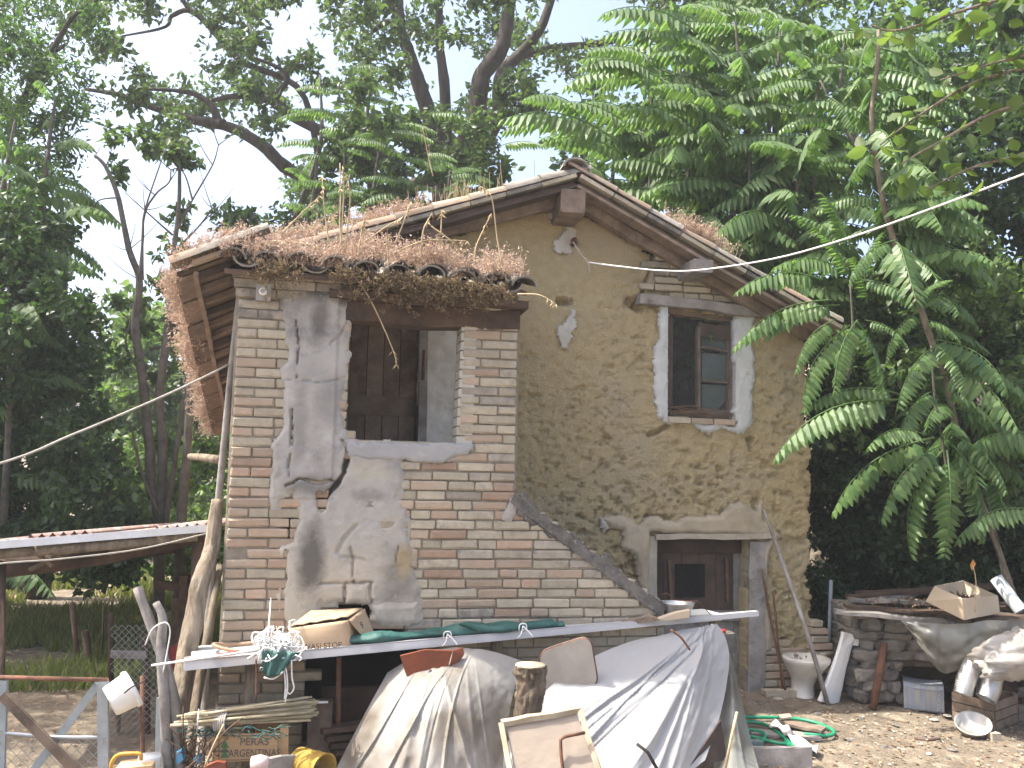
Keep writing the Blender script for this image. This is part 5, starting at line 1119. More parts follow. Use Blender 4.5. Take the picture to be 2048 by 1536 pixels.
MB().hexa([(pa.x-.06, pa.y-.02, pa.z+.002), (pa.x+.30, pa.y-.02, pa.z+.03), (pa.x+.30, pa.y+.4, pa.z+.03), (pa.x-.06, pa.y+.4, pa.z+.002), (pa.x-.06, pa.y-.02, pa.z+.05), (pa.x+.26, pa.y-.02, pa.z+.12), (pa.x+.26, pa.y+.4, pa.z+.12), (pa.x-.06, pa.y+.4, pa.z+.05)]).build('folded_cover', mat('sky_blue_cloth', (.33, .58, .68), (.27, .5, .6), 9, .7, .2), label='folded sky blue cover on the far white table', cat='cover')
fr = thing('timber_frame', 'dark timber frame standing behind the crooked trunk', 'frame', PD(350, 1300, 7.4))
for q, w in (([(370, 1150), (356, 1330)], .06), ([(310, 1168), (398, 1178)], .06), ([(362, 1200), (398, 1201)], .05), ([(372, 1210), (388, 1240)], .03), ([(352, 1195), (350, 1330)], .05)): MB().bar(PD(*q[0], 7.4), PD(*q[1], 7.4+w*.3), w, w, up=fwd, jit=.006).build('timber', M_wdark, fr)
MB().prism([PD(338, 1296, 6.2), PD(366, 1280, 6.2), PD(372, 1352, 6.2), PD(340, 1356, 6.2)], (0, .01, 0)).build('metal_sheet', mat('faded_red', (.30, .05, .05), (.2, .04, .04), 6, .7, .1), label='faded red sheet behind the stakes', cat='panel')
fh = thing('far_house', 'pale house wall glimpsed through the trees on the left', 'house', PD(205, 800, 40)); p = PD(200, 770, 40)
MB().box((p.x-1.5, p.y, -1), (p.x+1.6, p.y+5, p.z+1)).build('wall', mat('cream_wall', (.62, .58, .52), (.55, .51, .46), 2, .9, 0), fh)
MB().prism([(p.x-1.8, p.y-.3, p.z+1.01), (p.x+1.9, p.y-.3, p.z+1.01), (p.x+.05, p.y-.3, p.z+1.9)], (0, 5.6, 0)).build('roof', M_tile, fh)
# bottom left tubs
yb = thing('yellow_jerrycan', 'orange yellow plastic can lying in the bottom left corner', 'jerrycan', PZ(270, 1700))
p = PD(255, 1540, 4.75); q2 = Vector((p.x, p.y, 0))
m = MB(); m.hexa([(p.x-.07, p.y, 0), (p.x+.13, p.y, 0), (p.x+.13, p.y+.15, 0), (p.x-.07, p.y+.15, 0), (p.x-.06, p.y, p.z+.005), (p.x+.12, p.y, p.z+.02), (p.x+.12, p.y+.15, p.z+.02), (p.x-.06, p.y+.15, p.z+.005)]); yc = m.build('can_body', mat('peach_plastic', (.62, .44, .26), (.55, .38, .2), 6, .5, 0), yb)
MB().tube(curve_pts([PD(222, 1538, 4.74), PD(224, 1524, 4.74), PD(236, 1510, 4.74), (lambda v: v)(PD(262, 1507, 4.74)), PD(280, 1508, 4.74), PD(282, 1520, 4.74)], 14), .010, 8).build('handle', M_yellow, yb)
p = PD(300, 1510, 4.9); MB().lathe([(0, 0), (.055, 0), (.06, p.z-.01), (.058, p.z), (0, p.z+.002)], (p.x, p.y, 0), 22).build('white_tub', M_whiteplastic, label='round white tub beside the yellow can', cat='tub')

# ================================================================== BOARD TABLE
A0, A1 = PD(368, 1338, 5.0), PD(1518, 1233, 6.3); A0.z += .0; du = (A1-A0).normalized(); dvv = Vector((-du.y, du.x, 0)).normalized()
ZT = A0.z+.035
def tp(u, v, h=0):   # along the board, back from its front edge, above it
    p = A0.lerp(A1, u)+dvv*v; p.z += .035+h; return p
M_panel = mat('pale_panel', (.43, .425, .425), (.37, .365, .365), 3, .45, .05, spec=.5); M_panel2 = mat('grey_green_panel', (.56, .58, .55), (.5, .52, .49), 3, .5, .05)
m = MB(); m.hexa([tp(0, 0, -.045), tp(1, 0, -.032), tp(1, .05, -.032), tp(0, .16, -.045), tp(0, .012, 0), tp(1, .006, 0), tp(1, .05, 0), tp(0, .16, 0)]); fp = m.build('long_panel', M_panel, label='long pale plastic panel forming the front edge of the makeshift table', cat='panel')
MB().hexa([tp(0.0, .012, .001), tp(.9, .01, .001), tp(.9, .018, .001), tp(0, .03, .001), tp(0, .012, .009), tp(.9, .01, .006), tp(.9, .018, .006), tp(0, .03, .009)]).build('ridge', M_panel, fp)
MB().hexa([tp(.012, .165, -.05), tp(.93, .055, -.05), tp(.93, .30, -.05), tp(.012, .50, -.05), tp(.012, .165, -.005), tp(.93, .055, -.005), tp(.93, .30, -.005), tp(.012, .50, -.005)]).build('rear_panel', M_panel2, label='grey green panel lying behind the long pale panel', cat='panel')
for u in (.10, .5, .93):
    p = tp(u, .15); MB().tube([(p.x, p.y, -.02), (p.x, p.y, p.z-.052)], .035, 9, jit=.08).build('prop_post', M_barkpale, label={.10: 'prop under the left end of the table panel', .5: 'prop under the middle of the table panel', .93: 'prop under the right end of the table panel'}[u], cat='post', group='props under the makeshift table')
MB().tube([PD(303, 1331, 4.97), PD(420, 1314, 5.02), PD(530, 1298, 5.08)], .0065, 7).build('white_rod', M_white, label='thin white rod lying across the left end of the table', cat='rod')
for q, lab in (([(397, 1316), (465, 1308), (500, 1301)], 'red and white striped stake on the left end of the table'), ([(432, 1310), (480, 1303)], 'short red strip under the brown hose ring')):
    m = MB().tube([PD(x_, y_, 5.07) for x_, y_ in q], .008, 7); o = m.build('striped_stake', M_red, label=lab, cat='stake')
    MB().tube([PD(q[-1][0], q[-1][1], 5.07), PD(q[-1][0]+28, q[-1][1]-4, 5.08)], .0082, 7).build('white_end', M_white, o)
hc = tp(.085, .24, .0); pts = [hc+Vector((.155*cos(t), .12*sin(t), .02+.012*sin(2*t+1))) for t in np.linspace(0, 2*pi*1.05, 40)]
MB().tube(pts, .011, 8).build('hose_ring', mat('brown_hose', (.36, .23, .15), (.28, .17, .11), 9, .6, 0), label='brown hose bent in a ring on the left end of the table', cat='hose')
# cardboard box
bx = thing('cardboard_box', 'crumpled brown cardboard box on the table with black print', 'box', tp(.22, .25))
c = {k: PD(*v) for k, v in dict(bl=(586, 1312, 5.28), br=(700, 1304, 5.34), tl=(577, 1257, 5.30), tr=(695, 1240, 5.36), b2=(738, 1281, 5.62), t2=(725, 1217, 5.66), t3=(622, 1222, 5.60), b3=(625, 1285, 5.58)).items()}
def sheet4(name, p00, p10, p11, p01, m, parent, bul=.008, n=9, edge=None, thick=.004):
    rows = []; nrm = (p10-p00).cross(p01-p00).normalized()
    for i in range(n+1):
        v = i/n; r = []
        for j in range(n+1):
            u = j/n; p = p00.lerp(p10, u).lerp(p01.lerp(p11, u), v); q = 16*u*(1-u)*v*(1-v); r.append(p+nrm*(bul*q+.003*float(fbm(u*5+p.x*9, v*5, 7, 3))*min(1, q*3)+(edge(u, v) if edge else 0)))
        rows.append(r)
    o = MB().grid(rows).build(name, m, parent); return solidify(o, thick)
sheet4('front_side', c['bl'], c['br'], c['tr'], c['tl'], M_card, bx, .014, edge=lambda u, v: -.008*v*sin(u*5))
sheet4('right_side', c['br'], c['b2'], c['t2'], c['tr'], M_card, bx, -.004); sheet4('back_side', c['b2'], c['b3'], c['t3'], c['t2'], M_card, bx); sheet4('left_side', c['b3'], c['bl'], c['tl'], c['t3'], M_card, bx)
up_ = Vector((0, 0, .012)); sheet4('lid', c['tl']+up_+Vector((.01, .01, 0)), c['tr']+up_*1.6, c['t2']+up_*.2, c['t3']+up_*.2, M_card, bx, .006, edge=lambda u, v: .004*sin(u*23)*(1-v))
sheet4('flap', c['tr']+Vector((.006, -.004, -.0)), c['t2']+Vector((.012, 0, 0)), c['b2']+Vector((.05, -.03, .0)), c['br'].lerp(c['b2'], .5)+Vector((.05, -.03, .02)), M_card, bx, .006)
def text_on(s, p, xdir, updir, size, m, parent, name='lettering', ext=.0008, align='CENTER'):
    cu = bpy.data.curves.new(name, 'FONT'); cu.body = s; cu.size = size; cu.align_x = align; cu.align_y = 'CENTER'; cu.extrude = ext
    tmp = bpy.data.objects.new('tmp', cu); me = bpy.data.meshes.new_from_object(tmp); bpy.data.objects.remove(tmp); me.name = name; me.materials.clear(); me.materials.append(m)
    o = bpy.data.objects.new(name, me); link(o, parent, p); x = Vector(xdir).normalized(); z = x.cross(Vector(updir)).normalized(); y = z.cross(x); o.rotation_mode = 'QUATERNION'; o.rotation_quaternion = Matrix((x, y, z)).transposed().to_quaternion(); return o
text_on('VASI STOP', PD(648, 1292, 5.262), c['br']-c['bl'], c['tl']-c['bl'], .043, M_ink, bx).scale = (1.0, 1, 1)
text_on('VASI', c['br'].lerp(c['t2'], .52)+Vector((.03, -.02, 0)), c['t2']-c['b2']+Vector((0, 0, 0)), (-.5, -.4, .1), .045, M_ink, bx)
# rope tangle and green tarp
rc = PD(557, 1296, 5.12); m = MB()
for k in range(110):
    pts = []; p = rc+Vector((random.gauss(0, .035), random.gauss(0, .05), random.gauss(.005, .02))); d = Vector((random.gauss(0, 1), random.gauss(0, 1), random.gauss(0, .5))).normalized()
    for i in range(9):
        pts.append(p.copy()); d = (d+Vector((random.gauss(0, .6), random.gauss(0, .6), random.gauss(0, .5)))-(p-rc)*5).normalized(); p = p+d*.035; p.z = max(p.z, rc.z-.045)
    m.tube(curve_pts(pts, 22), .0042, 5)
tang = m.build('rope_tangle', M_rope, label='tangled heap of white cord on the green tarp', cat='rope')
for q in ([(560, 1310), (572, 1340), (575, 1375), (570, 1405)], [(550, 1305), (566, 1335), (571, 1370), (569, 1398)], [(583, 1320), (584, 1355), (588, 1375), (580, 1388), (572, 1380)], [(525, 1300), (510, 1308), (495, 1318)], [(590, 1310), (603, 1316), (598, 1322)]): MB().tube(curve_pts([PD(x_, y_, 5.0) for x_, y_ in q], 14), .0045, 5).build('strand', M_rope, tang)
line('cord', [(544, 1163, 5.80), (540, 1220, 5.5), (535, 1285, 5.12)], .0045, M_rope, 'white cord hanging down the pier to the rope heap', 'cord', 8); line('cord', [(543, 1232, 5.8), (556, 1262, 5.5), (566, 1290, 5.2)], .003, M_card, 'thin tan cord running from the pier to the rope heap', 'cord', 8)
line('chain', [(512, 1318, 4.98), (513, 1350, 4.98), (512, 1395, 4.98)], .005, M_iron, 'rusty chain dangling from the table beside the tarp', 'chain', 12)
MB().tube(curve_pts([PD(543, 1140, 5.80), PD(549, 1165, 5.78), PD(546, 1195, 5.78), PD(550, 1215, 5.8)], 10), .01, 6, jit=.2).build('rusty_hook', M_iron, label='rusty wire coil hanging on the cracked brick pier', cat='hook')
tarp = thing('green_tarp', 'rolled dark green tarpaulin lying along the table', 'tarpaulin', tp(.4, .1))
rows = []; nseg = 70
for i in range(nseg+1):
    u = .12+(.615-.12)*i/nseg; t = i/nseg; r = .040*(1-.2*t)*(1 if i < nseg-2 else .5)*(1+.35*float(fbm(t*9, 0, 3, 3))); r *= .55 if t < .12 else 1
    c_ = tp(u, .07+.05*(1-t)+.02*sin(t*14), r*.7); rows.append([c_+Vector((0, 0, 1))*(r*.8*sin(a_)*(1+.5*float(fbm(t*22, a_*1.1, 11, 3))))+dvv*(r*1.9*cos(a_)*(1+.4*float(fbm(t*16, a_*1.3, 13, 3)))) for a_ in np.linspace(0, 2*pi, 17)])
MB().grid(rows).build('roll', M_tarp, tarp)
P0 = [PD(524, 1298, 5.03), PD(548, 1301, 4.99), PD(580, 1304, 5.0), PD(600, 1306, 5.05)]; P1 = [PD(527, 1348, 5.0), PD(540, 1354, 4.96), PD(560, 1348, 4.97), PD(584, 1320, 5.02)]
rows = [[a_.lerp(b_, v)+fwd*(-.014*sin(v*3+k*1.3)) for k, (a_, b_) in enumerate(zip(curve_pts(P0, 14), curve_pts(P1, 14)))] for v in np.linspace(0, 1, 9)]; solidify(MB().grid(rows).build('hanging_corner', M_tarp, tarp), .003)
MB().lathe([(.006, -.002), (.011, -.002), (.011, .002), (.006, .002)], PD(523, 1338, 4.985), 12, Matrix.Rotation(pi/2, 3, 'X')).build('eyelet', M_galv, tarp)
line('cord', [(528, 1355, 4.99), (545, 1358, 4.98), (556, 1352, 4.97), (565, 1344, 4.96)], .005, M_rope, 'short white cord through the hanging tarp corner', 'cord', 8)
rows = []
for i in range(13):
    t = i/12; p = PD(918+42*t, 1252+16*t, 5.58); h = .03*sin(pi*t)+.012; rows.append([p+Vector((0, 0, h*(1-v)))+fwd*.02*v for v in (0, .5, 1)])
solidify(MB().grid(rows).build('raised_fold', M_tarp, tarp), .004)
for (x_, y_, d_) in ((895, 1272, 5.5), (1046, 1256, 5.66)):
    m = MB(); m.tube(curve_pts([PD(x_-8, y_+5, d_), PD(x_-6, y_-7, d_), PD(x_+5, y_-8, d_), PD(x_+7, y_+2, d_), PD(x_-2, y_+4, d_)], 16), .0042, 5); m.tube(curve_pts([PD(x_, y_-4, d_), PD(x_-4, y_+12, d_-.03), PD(x_-11, y_+20, d_-.05)], 8), .004, 5); m.tube(curve_pts([PD(x_, y_-4, d_), PD(x_+12, y_+8, d_-.03), PD(x_+20, y_+18, d_-.05)], 8), .004, 5)
    m.build('white_tie', M_rope, tarp)
# pot and scraps
pt = thing('cooking_pot', 'dented aluminium pot with a wide rim on the right end of the table', 'pot', PD(1358, 1230, 6.12)); p = PD(1355, 1231, 6.13); p.z = tp(.86, .1).z
MB().lathe([(0, 0), (.075, 0), (.083, .008), (.088, .05), (.098, .054), (.104, .085), (.114, .09), (.114, .094), (.10, .092), (.083, .055), (.078, .01), (0, .008)], p, 28).build('pot_body', M_alu, pt)
for s_ in (1, -1): MB().lathe([(0, -.008), (.008, 0), (0, .008)], p+Vector((.11*s_, -.0, .07)), 8).build('rivet', M_alu, pt)
line('wire', [(1322, 1190, 6.1), (1335, 1187, 6.1), (1352, 1200, 6.1), (1395, 1203, 6.1), (1405, 1212, 6.1), (1420, 1228, 6.12)], .003, M_iron, 'rusty wire curling over the pot', 'wire')
for q, mm, lab in (([(1245, 1245), (1300, 1232), (1322, 1240), (1258, 1250)], M_wood, 'brown strip of bark in front of the pot'), ([(1312, 1240), (1352, 1226), (1380, 1221), (1378, 1236), (1330, 1241)], M_cardpale, 'torn piece of pale cardboard leaning on the pot')):
    MB().prism([PD(x_, y_, 5.98) for x_, y_ in q], fwd*.05+Vector((0, 0, -.0))).build('scrap', mm, label=lab, cat='scrap')
for q, lab in (([(1342, 1260), (1362, 1275), (1380, 1300)], 'rusty hook hanging in front of the white sheet'), ([(928, 1302), (912, 1310), (899, 1326)], 'rusty hook under the middle of the table')): MB().tube(curve_pts([PD(x_, y_, 5.55) for x_, y_ in q], 8), .007, 7).build('rusty_hook', M_iron, label=lab, cat='hook')

# ================================================================== UNDER THE TABLE
def drape(name, top, mid, bot, m, label, folds=10, amp=.03, n=220, k=64, seed=1, top0=0, top1=1):
    rnd = random.Random(seed); T, Mi, B = curve_pts(top, n), curve_pts(mid, n), curve_pts(bot, n); fl = [(rnd.uniform(.0, 1), rnd.choice((.007, .010, .016, .03, .05)), rnd.uniform(.2, 1.1)*(1 if rnd.random() < .7 else -1), top0+(top1-top0)*rnd.random()) for _ in range(folds)]
    rows = []
    for i in range(k+1):
        v = i/k; r = []
        for j in range(n+1):
            u = j/n; a_, b_, c_ = T[j], Mi[j], B[j]; p = a_*(1-v)*(1-2*v)+b_*4*v*(1-v)+c_*v*(2*v-1)
            h = sum(s_*math.exp(-((u-(dr_+(u0-dr_)*v**.8))/w_/(.45+v))**2) for u0, w_, s_, dr_ in fl)
            h = amp*h*(.3+.7*math.sin(min(1, v*1.2)*pi*.5))+amp*.9*float(fbm(u*5+seed, v*3.5, seed, 4))
            r.append(p-fwd*h+Vector((0, 0, 0)))
        rows.append(r)
    return MB().grid(rows).build(name, m, label=label, cat='plastic sheet')
M_sheetw = sheetmat('white_plastic_sheet', (.52, .525, .525), .14, .35, .30); M_sheetd = sheetmat('dusty_clear_sheet', (.50, .48, .44), .20, .3, .38, (.27, .235, .19))
M_sheetc = sheetmat('grimy_clear_sheet', (.34, .35, .32), .25, .3, .35, (.20, .19, .15))
Q = lambda L: [PD(*p) for p in L]
drape('plastic_sheet', Q([(1268, 1280, 5.96), (1320, 1270, 6.0), (1380, 1256, 6.05), (1432, 1246, 6.15)]), Q([(1080, 1394, 5.42), (1200, 1400, 5.42), (1330, 1405, 5.45), (1458, 1340, 5.95)]), Q([(970, 1610, 5.0), (1120, 1640, 4.8), (1260, 1630, 4.85), (1410, 1520, 5.35)]), M_sheetw, 'white plastic sheet draped in folds from the right end of the table', folds=15, amp=.036, seed=4, top0=.72, top1=1.0)
drape('plastic_sheet', Q([(775, 1345, 5.45), (850, 1304, 5.5), (950, 1296, 5.55), (1050, 1322, 5.65)]), Q([(712, 1460, 5.25), (810, 1440, 5.02), (910, 1430, 5.0), (1020, 1420, 5.3)]), Q([(636, 1610, 5.1), (770, 1640, 4.85), (900, 1640, 4.8), (1000, 1610, 4.95)]), M_sheetd, 'dusty translucent plastic sheet hanging under the middle of the table', folds=11, amp=.036, seed=9, top0=.2, top1=.7)
drape('plastic_sheet', Q([(1446, 1290, 6.1), (1456, 1300, 6.1), (1466, 1320, 6.15)]), Q([(1440, 1420, 5.9), (1468, 1420, 5.8), (1490, 1430, 5.95)]), Q([(1420, 1600, 5.2), (1470, 1610, 5.15), (1530, 1580, 5.3)]), M_sheetc, 'grey clear plastic tail beside the white sheet', folds=4, amp=.02, n=40, k=30, seed=14)
og = thing('orange_bin', 'orange plastic hopper with a black knob under the table', 'hopper', PD(860, 1340, 5.3))
def faces(q, d, th, name, m, par): return MB().prism([PD(x_, y_, d) for x_, y_ in q], fwd*th).build(name, m, par)
faces([(800, 1312), (850, 1300), (905, 1302), (888, 1362), (822, 1366), (812, 1350)], 5.30, .02, 'front_plate', M_orange, og); MB().prism([PD(892, 1362, 5.29), PD(928, 1310, 5.38), PD(926, 1296, 5.42), PD(906, 1302, 5.30)], fwd*.02).build('side_plate', M_orange, og)
faces([(820, 1362), (886, 1360), (884, 1371), (824, 1371)], 5.285, .03, 'lip', M_wpale, og)
MB().lathe([(0, .035), (.02, .035), (.024, .02), (.024, 0)], PD(864, 1346, 5.30), 14, Matrix((rgt, upv, -fwd)).transposed()).build('knob', M_ink, og)
# padded chair back
cb = thing('padded_chair_back', 'beige padded chair back in a rusty frame under the table', 'chair back', PD(1135, 1400, 5.58))
def rounded(q, n=6, r=.22):
    out = []; k = len(q)
    for i in range(k):
        a_, b_, c_ = Vector(q[i-1]), Vector(q[i]), Vector(q[(i+1) % k])
        for t in np.linspace(0, 1, n): p0_ = b_.lerp(a_, r); p1_ = b_.lerp(c_, r); out.append(p0_.lerp(b_, t).lerp(b_.lerp(p1_, t), t))
    return out
ro = rounded([(1078, 1305), (1180, 1272), (1196, 1372), (1092, 1396)])
MB().prism([PD(p.x, p.y, 5.52) for p in ro], fwd*.045).build('cushion', M_canvas, cb); MB().tube([PD(p.x, p.y, 5.53) for p in ro]+[PD(ro[0].x, ro[0].y, 5.53)], .010, 6).build('frame', M_iron, cb)
p = PD(1061, 1330, 5.2); q2 = PD(1062, 1500, 5.15)
lg = MB().tube(curve_pts([(p.x, p.y, p.z), (p.x+.0, p.y, p.z-.12), (p.x-.005, p.y, p.z-.3), (p.x-.0, p.y, 0)], 40), [.085, .076, .068, .072], 40, ridge=.30).build('upright_log', mat('log_bark', (.26, .205, .15), (.09, .07, .05), 16, .95, 1, 40, stretch=(1, 1, .2), bdist=.03), label='thick bark covered log standing on end in front of the chair back', cat='log')
MB().lathe([(0, .004), (.083, .004), (.085, -.004)], p+Vector((0, 0, .001)), 18).build('cut_face', M_wpale, lg)
# mesh frame
fm = thing('mesh_frame', 'old wooden frame with a tan mesh panel leaning in front of the white sheet', 'frame', PZ(1100, 1700))
fq = [PD(1003, 1446, 4.78), PD(1160, 1418, 4.86), PD(1216, 1600, 4.62), PD(1036, 1620, 4.56)]
for i, nm in ((0, 'top_rail'), (1, 'side_rail'), (3, 'side_rail')): plank(nm, fq[i], fq[(i+1) % 4], .028, .045, M_wpale, fm, up=-fwd, jit=.003)
MB().prism([fq[0].lerp(fq[2], .05), fq[1].lerp(fq[3], .05), fq[2].lerp(fq[0], .03), fq[3].lerp(fq[1], .03)], fwd*.004).build('mesh_panel', sheetmat('tan_mesh', (.44, .37, .30), .18, .3, .8), fm)
MB().tube([PD(1170, 1465, 4.74), PD(1130, 1473, 4.72), PD(1121, 1480, 4.72), PD(1122, 1510, 4.7), PD(1134, 1600, 4.6)], .009, 7).build('rusty_rod', M_iron, fm)
MB().tube(pxl([(1274, 1488), (1296, 1505), (1318, 1545)], 4.85), .009, 7).build('iron_stick', M_ink, label='dark iron stick lying on the white sheet', cat='stick')
MB().prism([PD(1378, 1535, 5.25), PD(1442, 1440, 5.6), PD(1452, 1508, 5.55), PD(1450, 1520, 5.5)], fwd*.02).build('brown_board', M_wred, label='red brown board tucked beside the white sheet', cat='board')
MB().tube(pxl([(1474, 1424), (1462, 1480), (1446, 1560)], 5.15), .008, 7).build('white_stick', M_straw, label='thin pale stick leaning on the plastic tail', cat='stick')
# stone post
p = PD(1444, 1290, 6.55); m = MB(); rows = []
for z in np.linspace(0, p.z+.09, 12):
    w = .085 if z > .1 else .1; rows.append([Vector((p.x+w*cx_+random.uniform(-.008, .008), p.y+w*cy_+random.uniform(-.008, .008), z)) for cx_, cy_ in ((-1, -.6), (-.6, -1), (0, -1.05), (.6, -1), (1, -.6), (1, .6), (.6, 1), (-.6, 1), (-1, .6), (-1, -.6))])
m.grid(rows, smooth=False); m.add(rows[-1][:9], [tuple(range(9))]); m.build('concrete_post', M_coping, label='rough lichen spotted concrete post in front of the cellar door', cat='post')
m = MB(); pc = PD(1437, 1262, 6.5); m.tube([pc, pc+rgt*.05], .014, 10); m.build('bottle_cap', M_red, label='small red cap lying on the concrete post', cat='cap')
# canes
cn = thing('cane_bundle', 'bundle of dry canes tied with rope below the table', 'cane bundle', PD(480, 1440, 5.0))
for k in range(26):
    yo = random.uniform(-12, 14); a_ = PD(338+random.uniform(0, 60), 1438+yo, 5.0+random.uniform(-.06, .06)); b_ = PD(random.uniform(600, 640), 1418+yo*1.9-random.uniform(0, 10), 5.25+random.uniform(-.08, .08))
    MB().tube([a_, a_.lerp(b_, .45), b_], random.uniform(.005, .009), 7).build('cane', M_cane, cn)
m = MB()
for k in range(6):
    c_ = PD(436+k*4, 1440+k*.4, 5.06); m.tube([c_+(upv*cos(t)*.062+fwd*sin(t)*.075) for t in np.linspace(0, 2*pi, 16)], .006, 5)
m.build('rope_binding', M_cord, cn)
line('white_tie', [(398, 1418, 4.98), (396, 1440, 4.93), (394, 1462, 4.98)], .004, M_rope, 'white tie round the left end of the canes', 'tie', 8)
# pear crate
cr = thing('pear_crate', 'wooden fruit crate printed PERAS ARGENTINAS under the canes', 'crate', PD(490, 1540, 5.1))
f0, f1, f2, f3 = PD(424, 1524, 5.02), PD(560, 1521, 5.10), PD(560, 1467, 5.10), PD(424, 1468, 5.02); up3 = (f3-f0).normalized(); xr_ = (f1-f0).normalized(); dp = xr_.cross(up3).normalized()*-.3
M_crate = mat('printed_wood', (.46, .31, .17), (.37, .245, .13), 4, .8, .2, 30, stretch=(1, 1, 6))
MB().prism([f0, f1, f2, f3], dp*.03).build('front_panel', M_crate, cr); MB().prism([f1+dp*.03-up3*.02, f1+xr_*.045+dp*.03-up3*.02, f2+xr_*.045+up3*.03+dp*.03, f2+up3*.03+dp*.03], dp).build('end_panel', M_crate, cr); MB().prism([f0+dp*.03, f0+xr_*.02+dp*.03, f3+xr_*.02+dp*.03, f3+dp*.03], dp).build('end_panel', M_crate, cr); MB().prism([f0+dp*1.03, f1+dp*1.03, f2+dp*1.03, f3+dp*1.03], dp*.03).build('rear_panel', M_crate, cr)
nn = xr_.cross(up3).normalized()*.002; fc = lambda u, v: f0.lerp(f1, u).lerp(f3.lerp(f2, u), v)+nn
text_on('PERAS', fc(.62, .70), xr_, up3, .057, M_inkgrey, cr); text_on('ARGENTINAS', fc(.62, .29), xr_, up3, .057, M_inkgrey, cr).scale = (.80, 1, 1)
m = MB()
for a_, b_ in (((.10, .06), (.97, .06)), ((.97, .06), (.97, .93)), ((.97, .93), (.10, .93)), ((.10, .93), (.10, .06))): m.bar(fc(*a_), fc(*b_), .004, .001, up=nn)
m.build('border', M_inkgrey, cr); m = MB()
for s_ in (.0, .18, .36): m.prism([fc(.12, .15+s_), fc(.25, .15+s_), fc(.185, .42+s_)], nn*.3)
m.build('tree_emblem', mat('green_ink', (.10, .20, .10), (.08, .16, .08), 20, .8, 0), cr)
line('straw', [(448, 1448, 4.9), (425, 1495, 4.86), (408, 1538, 4.84)], .005, M_straw, 'single pale straw leaning across the pear crate', 'straw', 6)
m = MB()
for k in range(60):
    p = PD(random.uniform(355, 430), random.uniform(1475, 1560), 4.95+random.uniform(-.05, .1)); e = Vector((random.gauss(0, .08), random.gauss(0, .05), random.gauss(.02, .08))); m.tube([p, p+e*.5+Vector((0, 0, .01)), p+e], .0035, 4)
m.build('twigs', MATS['dry_vine'], kind='stuff', label='loose twigs heaped left of the pear crate')
m = MB()
for k in range(26):
    p = PD(random.uniform(350, 540), random.uniform(1458, 1474), 4.98); pts = [p+Vector((i*.03, random.gauss(0, .01), random.gauss(0, .012))) for i in range(5)]; m.tube(curve_pts(pts, 8), .0025, 4)
m.build('green_netting', M_tarp, kind='stuff', label='scrap of green netting under the canes')
for q, lab in (([(352, 1505), (362, 1500), (366, 1520), (354, 1530)], 'crumpled sky blue bag behind the trunk'), ([(386, 1518), (396, 1514), (400, 1526), (390, 1532)], 'small blue scrap among the twigs')): MB().prism([PD(x_, y_, 4.95) for x_, y_ in q], fwd*.06).build('blue_bag', M_blue, label=lab, cat='bag')
bo = [PD(400, 1560, 4.75), PD(410, 1534, 4.78), PD(432, 1524, 4.8), PD(450, 1526, 4.82), PD(456, 1560, 4.8)]; MB().prism(bo, fwd*.03).build('plastic_chair', M_orange, label='rounded orange plastic seat top at the bottom edge', cat='seat')
plank('light_board', PD(520, 1530, 4.9), PD(640, 1516, 5.1), .03, .07, M_wgrey, None, label='pale grey board below the pear crate', cat='board'); m = MB()
bt = PD(520, 1526, 4.72); m.lathe([(0, -.05), (.032, -.045), (.042, 0), (.03, .04), (0, .045)], bt, 14, Matrix.Rotation(pi/2, 3, 'Y')).build('pink_bottle', mat('pale_pink_plastic', (.62, .48, .46), (.55, .42, .4), 8, .5, 0), label='small pale pink bottle lying below the crate', cat='bottle')
p = PD(648, 1540, 4.95); Mt = Matrix((-fwd.cross(Vector((0, 0, 1))).normalized(), Vector((0, 0, 1)), (rgt*.75-fwd*.5).normalized())).transposed(); ax = (rgt*.75-fwd*.55).normalized(); x_ = ax.orthogonal().normalized(); Mt = Matrix((x_, ax.cross(x_), ax)).transposed()
MB().lathe([(.0, -.2), (.075, -.2), (.085, 0), (.09, .005), (.078, 0), (.07, -.19), (0, -.19)], p, 22, Mt).build('yellow_bucket', mat('dirty_yellow', (.36, .24, .05), (.24, .155, .04), 6, .6, .1), label='dirty yellow bucket lying on its side at the bottom edge', cat='bucket')
MB().tube([PD(678, 1315, 5.6), PD(676, 1470, 5.5)], .016, 8).build('rust_pipe', M_iron, label='rusty pipe upright in the dark hearth', cat='pipe')
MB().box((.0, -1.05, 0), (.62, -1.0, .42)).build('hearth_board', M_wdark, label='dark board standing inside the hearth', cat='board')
p = PD(640, 1430, 5.45); MB().box((p.x-.07, p.y, 0), (p.x+.07, p.y+.1, p.z+.07)).build('wood_block', M_wood, label='squared wooden block at the right end of the canes', cat='block')
MB().bar(PD(624, 1405, 5.42), PD(656, 1404, 5.42), .008, .012).build('white_angle', M_white, label='thin white strip on the wooden block', cat='strip')
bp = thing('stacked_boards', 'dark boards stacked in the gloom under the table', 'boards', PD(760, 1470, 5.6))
for k in range(4): plank('board', PD(640+k*8, 1460+k*14, 5.45), PD(800, 1440+k*20, 5.7), .12, .03, M_wdark, bp)
